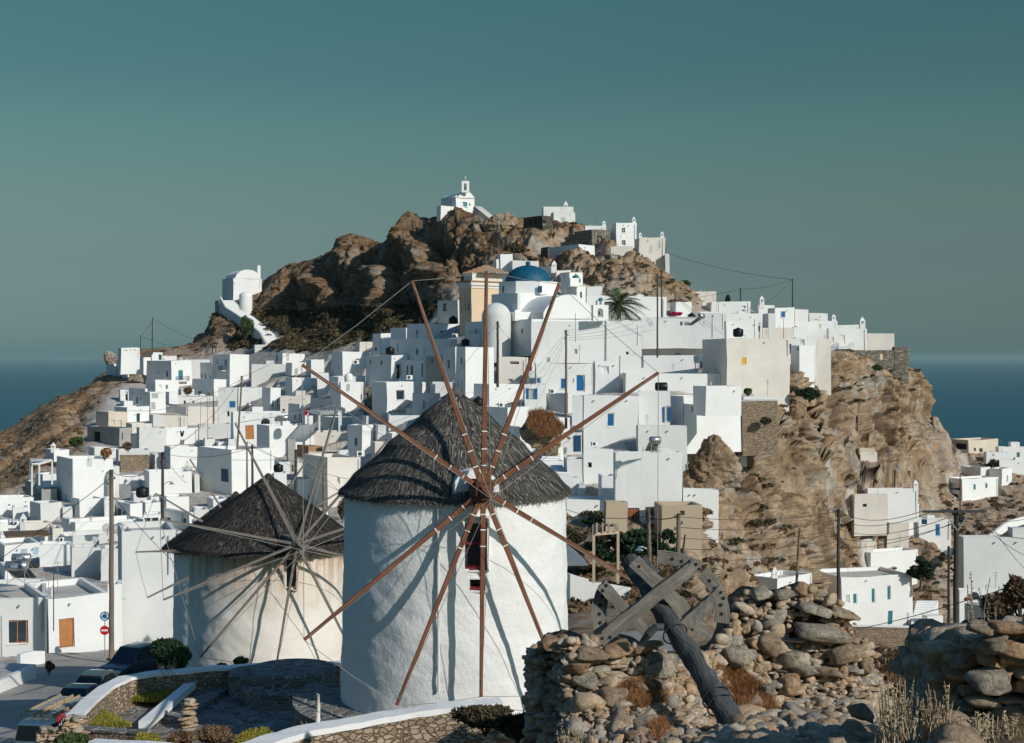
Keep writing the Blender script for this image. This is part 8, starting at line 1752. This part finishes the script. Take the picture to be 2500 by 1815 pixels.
def tree(name, label, px, pyc, D, wpx, hpx, foot, mat, n, size, seed, cat='tree', lean=0, puffs=9):
    rn = np.random.default_rng(seed); s = D/F; c = at(px, pyc, D); g = at(px + lean, foot, D); e = empty(name, g, label, cat); VV = []; QQ = []; o = 0; m = MB(); R_ = (wpx*s/2, hpx*s/2)
    m.tube([g - Vector((0, 0, .3)), g.lerp(c, .5) + Vector((.1, 0, 0)), c], .16*R_[0]/2 + .05, 8, .05); lim = MB()
    for k in range(puffs):
        a = rn.uniform(0, 2*math.pi); rr = rn.uniform(.3, .85); zz = rn.uniform(-.7, .8); q = c + Vector((math.cos(a)*R_[0]*rr*math.sqrt(max(.1, 1 - zz*zz*.7)), math.sin(a)*R_[0]*rr*.8, zz*R_[1]*.8)); pr = rn.uniform(.28, .45)
        V, Q = leaves(q, (R_[0]*pr, R_[0]*pr, R_[1]*pr*.75), n//puffs, size, rn, 4, hollow=.3); VV.append(V); QQ.append(Q + o); o += len(V); lim.tube([g.lerp(c, .35 + .4*rn.random()), q], .045, 5, .015)
    npobj('crown', np.concatenate(VV), np.concatenate(QQ), mat, e); tr = m.build('trunk', TRUNK, e); lim.build('limbs', TRUNK, tr); return e
tree('pine_tree', 'dark wind-combed pine behind the wooden wheel', 1540, 1335, 100, 215, 95, 1400, LF_D, 9000, .20, 4, lean=40, puffs=16)
tree('pine_tree', 'dark pine tuft against the white wall left of the cable poles', 1618, 1316, 99, 60, 64, 1370, LF_D, 2200, .18, 14, puffs=6)
tree('pine_tree', 'round green pine beside the teal shutter house', 2246, 1392, 180, 82, 76, 1440, LF_D, 6000, .26, 5, puffs=14)
tree('green_tree', 'small dark palm-like shrub on the orange bank above the near mill shoulder', 1438, 1272, 112, 40, 40, 1290, LF_D, 900, .2, 6, 'shrub', puffs=5)
# bushes one can tell apart
for i, (nm, lb, x, y, D, w_, h_, mt, n, sz) in enumerate([
    ('green_bush', 'big dark bush at the foot of the cream mill behind the off-road car', 414, 1592, 54, 100, 84, LF_D, 5000, .10), ('pine_bush', 'light green feathery bush in front of the big dark one', 438, 1608, 50, 62, 72, LF_G, 3500, .07),
    ('flowering_bush', 'small oleander against the white wall by the road bend', 121, 1628, 82, 24, 34, LF_O, 700, .09), ('green_bush', 'green bush below the bare concrete shell', 184, 1079, 186, 42, 30, LF_G, 1500, .2), ('brown_bush', 'orange-green bush beside the round white tower', 257, 1106, 172, 30, 32, LF_R, 900, .18), ('brown_bush', 'dry brown bush behind the small white fence', 312, 1090, 180, 28, 28, LF_B, 700, .18),
    ('green_bush', 'dark ivy bush behind the near mill roof edge', 836, 1245, 90, 24, 60, LF_O, 900, .12), ('brown_bush', 'dry bush under the ridge house balcony', 458, 955, 262, 26, 24, LF_B, 500, .25), ('flowering_bush', 'magenta flowering bush on the roof terrace right of the palm', 1650, 767, 200, 40, 12, LF_P, 500, .16),
    ('flowering_bush', 'dark bush with pink flowers among the valley houses', 2425, 1135, 262, 30, 30, LF_O, 700, .3), ('green_bush', 'pale green bush on the garden terrace of the blank house', 1826, 957, 168, 26, 24, LF_G, 700, .13), ('green_bush', 'dark green bush clinging to the cliff below the fort wall', 2142, 900, 234, 26, 26, LF_G, 600, .25), ('brown_bush', 'round dark bush on the brown terrace masonry', 1869, 1028, 163, 28, 26, LF_O, 700, .16),
    ('brown_bush', 'big dark green patch of bush high on the cliff', 1975, 962, 177, 60, 40, LF_D, 1600, .2), ('green_bush', 'grey-green bush on the orange bank, left one', 1408, 1313, 106, 40, 36, LF_O, 1200, .12), ('green_bush', 'grey-green bush on the orange bank, right one', 1470, 1316, 106, 36, 32, LF_O, 1200, .12), ('green_bush', 'bright caper bush on the edge of the brown rock by the skyline', 1672, 693, 262, 26, 22, LF_G, 500, .25),
    ('green_bush', 'olive bush growing in the shaded crag above the peach hall', 1255, 610, 280, 60, 44, LF_O, 1400, .28), ('green_bush', 'green ivy on the rock below the curved stairway', 600, 798, 330, 40, 70, LF_G, 1500, .3), ('dry_bush', 'dark thorn bush between the near mill and the ruined wall', 1185, 1752, 30, 160, 70, LF_O, 6500, .05), ('dry_bush', 'second thorn bush in the shade left of the ruined wall', 1265, 1775, 27, 110, 80, LF_O, 4500, .05),
    ('dry_bush', 'brown cushion bush in front of the stone cairn, right half', 520, 1796, 33, 110, 52, LF_B, 5500, .035), ('dry_bush', 'brown cushion bush in front of the stone cairn, left half', 446, 1802, 32.5, 74, 44, LF_B, 3500, .035), ('flowering_bush', 'oleander with pink buds in the lower left garden', 168, 1812, 34, 100, 46, LF_G, 2600, .08), ('dry_bush', 'grey spiny cushion at the bottom edge right of the shaft', 1860, 1822, 18, 170, 40, LF_B, 5000, .025), ('dry_bush', 'pale dry cushion at the bottom edge below the shaft foot', 1790, 1808, 20, 120, 30, LF_S, 4000, .025),
    ('dry_bush', 'knobbly dry bush above the dark right stack', 2440, 1478, 16, 90, 80, LF_B, 3500, .045), ('dry_bush', 'second knobbly dry bush at the right edge', 2492, 1450, 15, 80, 90, LF_B, 3500, .045), ('green_bush', 'leafy plant at the foot of the cream mill, left of the vane', 585, 1616, 50, 44, 26, LF_G, 900, .07), ('green_bush', 'smaller leafy plant at the foot of the cream mill', 540, 1626, 50, 34, 14, LF_G, 500, .06), ('brown_bush', 'round bush on the valley path right of the crossarm pole', 2397, 1290, 205, 20, 22, LF_B, 400, .2), ('green_bush', 'green bush behind the crossarm of the dark pole', 2346, 1270, 208, 24, 24, LF_G, 500, .2)]):
    bush(nm, lb, x, y, D, w_, h_, mt, n, sz, 40 + i)
# flowers on the oleanders
# ice plant beds and rust grass: uncountable
def carpet(name, label, poly, n, h, wd, mat, seed, dist, cat, lean=.35, zoff=0.0):
    rn = np.random.default_rng(seed); P = []; tr = 0
    X = [p[0] for p in poly]; Yp = [p[1] for p in poly]
    while len(P) < n and tr < n*20:
        tr += 1; x, y = rn.uniform(min(X), max(X)), rn.uniform(min(Yp), max(Yp)); c = False; j = len(poly) - 1
        for i in range(len(poly)):
            if (poly[i][1] > y) != (poly[j][1] > y) and x < (poly[j][0] - poly[i][0])*(y - poly[i][1])/(poly[j][1] - poly[i][1]) + poly[i][0]: c = not c
            j = i
        if c: P.append(at(x, y, dist(x, y)))
    P = np.array([tuple(p) for p in P]); n = len(P); P[:, 2] += zoff; hh = h*(.5 + .8*rn.random(n))[:, None]; d = rn.normal(size=(n, 3))*lean; d[:, 2] = 1; d /= np.linalg.norm(d, axis=1)[:, None]; s = rn.normal(size=(n, 3)); s[:, 2] = 0; s /= np.linalg.norm(s, axis=1)[:, None]; s *= wd/2
    V = np.stack([P - s, P + s, P + d*hh + s*.3, P + d*hh - s*.3], 1).reshape(-1, 3); return tag(npobj(name, V, np.arange(4*n).reshape(-1, 4), mat), label, cat, None, 'stuff')
tzd = lambda z: (lambda x, y: z*F/(HZ - y))
carpet('ice_plants', 'yellow-green ice plants in the upper terrace bed', [(300, 1712), (322, 1668), (350, 1676), (436, 1680), (415, 1700), (390, 1716)], 6500, .16, .05, LF_Y, 1, tzd(-11.0), 'ground cover')
carpet('ice_plants', 'yellow-green ice plants in the lower left bed', [(186, 1774), (212, 1744), (250, 1740), (320, 1776), (250, 1778)], 4600, .13, .05, LF_Y, 2, tzd(-10.8), 'ground cover')
carpet('ice_plants', 'orange-tipped ice plants by the lower terrace wall', [(560, 1830), (600, 1792), (650, 1784), (668, 1800), (640, 1830)], 3800, .12, .045, LF_Y, 3, tzd(-9.6), 'ground cover'); carpet('ice_plants', 'small rust coloured ice plant patch at the bottom edge', [(325, 1830), (340, 1796), (384, 1800), (400, 1830)], 1800, .11, .045, LF_Y, 4, tzd(-9.9), 'ground cover')
for i, (lb, pl, n) in enumerate((('rust coloured dry grass right of the leaning shaft', [(1740, 1640), (1790, 1636), (1880, 1690), (1900, 1760), (1830, 1756), (1770, 1700)], 9000), ('rust coloured dry tufts below the left wall face', [(1500, 1690), (1560, 1670), (1620, 1680), (1630, 1716), (1560, 1730), (1510, 1724)], 5000), ('dry tuft low between the foreground stones', [(1585, 1778), (1620, 1760), (1640, 1800), (1600, 1812)], 1500))):
    carpet('dry_grass', lb, pl, n, .16, .012, LF_R, 20 + i, lambda x, y: float(wallD(x, y)) - .15, 'dry grass', .6)
gd = lambda x, y: (lambda q: float(q))(dist_at(x, y, 12))
def gdist(lo):
    def f(x, y):
        Y = np.arange(lo, 385, .5); row = HZ - base_z(np.full(len(Y), x), Y)/Y*F; k = np.nonzero(row <= y)[0]; return float(Y[k[0]]) if len(k) else 200.0
    return f
carpet('dry_grass', 'pale brown dry grass on the slope under the long stone wall', [(2080, 1620), (2150, 1590), (2330, 1600), (2345, 1680), (2220, 1690), (2120, 1690)], 9000, .9, .07, LF_B, 30, gdist(90), 'dry grass', .4, -.1)
carpet('dry_grass', 'orange dry grass bank between the houses below the church', [(1288, 1045), (1290, 1008), (1320, 1000), (1350, 1012), (1380, 1046), (1370, 1060), (1320, 1066)], 5000, .5, .04, LF_R, 31, lambda x, y: 146.5 - (y - 1000)*.03, 'dry grass', .4, -.1)
carpet('dry_grass', 'reddish dry grass hanging on the cliff shoulder', [(1838, 1040), (1865, 1035), (1905, 1065), (1890, 1085), (1850, 1080)], 2500, .7, .06, LF_R, 33, gdist(140), 'dry grass', .5, 0)
# tall dry stalks
def stalks(label, px0, px1, D, n, base, top, seed, branch=False):
    rn = random.Random(seed); e = empty('dry_stalks', at((px0 + px1)/2, base, D), label, 'dry plant'); m = MB()
    for k in range(n):
        x = rn.uniform(px0, px1); b = at(x, base + rn.uniform(0, 15), D + rn.uniform(-.3, .3)); t = at(x + rn.uniform(-22, 22), top + rn.uniform(0, (base - top)*.6), D + rn.uniform(-.3, .3)); mid = b.lerp(t, .5) + Vector((rn.uniform(-.04, .04), 0, 0)); m.tube([b, b.lerp(t, .25), mid, t], .008, 4, .004, cap=False)
        if k % 2 == 0:
            for i in range(10): p = mid.lerp(t, i/10); q = p + Vector((rn.uniform(-.03, .03), rn.uniform(-.02, .02), .012)); m.tube([p, q], .008, 4, .006, cap=False)
    m.build('stalks', LF_S, e)
    if branch:
        m = MB(); b = at(px1 - 40, base, D)
        for k in range(9):
            p = b; d = Vector((rn.uniform(-.6, .6), rn.uniform(-.2, .2), 1)).normalized()
            for i in range(5): q = p + d*rn.uniform(.07, .12); m.tube([p, q], .010 - .0013*i, 5, .009 - .0013*i, cap=False); p = q; d = (d + Vector((rn.uniform(-.5, .5), rn.uniform(-.3, .3), rn.uniform(-.2, .3)))).normalized()
        m.build('branches', LF_S, e)
stalks('tall pale dry stalks in front of the dark slope at the lower right', 2135, 2320, 13.0, 75, 1822, 1655, 5, True); stalks('short dry seed heads at the lower right corner', 2330, 2495, 11.5, 60, 1830, 1735, 6); stalks('thin bare weed stalks rising beside the dark right stack', 2360, 2450, 15.0, 7, 1560, 1395, 7); stalks('a few dry stalks at the bottom left of the ruined wall', 1360, 1440, 22.5, 26, 1830, 1765, 8)
stalks('spiky agave-like blades beside the parked off-road car', 395, 430, 46, 12, 1640, 1605, 9); stalks('dry blades by the white stub post', 752, 792, 33.5, 9, 1800, 1758, 10)
# scrub cushions all over the crags: one mass
def scrub(name, label, n, mat, seed, cond, smin, smax):
    rn = np.random.default_rng(seed); nU, nV = GP.shape[:2]; V = []; k = 0; tr = 0; Q = []
    base = []
    while k < n and tr < n*60:
        tr += 1; i, j = rn.integers(nU), rn.integers(nV); p = GP[i, j]; u = GUS[i]; row = HZ - p[2]/p[1]*F
        if GRW[i, j] < .5 or not (-50 < u < 2550) or p[1] < 95 or not cond(u, row, p, GN[i, j]): continue
        base.append((p, rn.uniform(smin, smax))); k += 1
    for p, s in base:
        m_ = 64; d = rn.normal(size=(m_, 3)); d /= np.linalg.norm(d, axis=1)[:, None]; d[:, 2] = np.abs(d[:, 2])*.8; c = p + d*s*.75*np.array([1.2, 1.2, .7]); a = rn.normal(size=(m_, 3))*s*.17; b = rn.normal(size=(m_, 3))*s*.17
        V.append(np.stack([c - a, c - b, c + a, c + b], 1).reshape(-1, 3))
    V = np.concatenate(V); return tag(npobj(name, V, np.arange(len(V)).reshape(-1, 4), mat), label, 'scrub', None, 'stuff')
scrub('scrub', 'dark olive cushions of scrub on the crags', 1500, LF_O, 5, lambda u, r, p, n: n[2] > .35, .25, .8)
scrub('scrub', 'brown dry cushions of scrub on the slopes', 2600, LF_B, 6, lambda u, r, p, n: n[2] > .45, .25, .8)
scrub('scrub', 'brown brush covering the slope under the left crag', 2600, LF_O, 7, lambda u, r, p, n: 560 < u < 1120 and r > 740 + (1000 - u)*.06, .35, 1.0)
# ================================================================ sea air
m, n, b = NM('sea_haze'); n.nodes.remove(b); o_ = [q for q in n.nodes if q.type == 'OUTPUT_MATERIAL'][0]
pv = n.nodes.new('ShaderNodeVolumePrincipled'); pv.inputs['Color'].default_value = (0.40, 0.60, 0.63, 1); pv.inputs['Density'].default_value = 0.000026; pv.inputs['Anisotropy'].default_value = 0.0
n.links.new(pv.outputs[0], o_.inputs['Volume'])
mb = MB(); mb.box((0, 44000, -67), (186000, 96000, 280)); hz_ = tag(mb.build('haze', m), None, None, None, 'stuff')
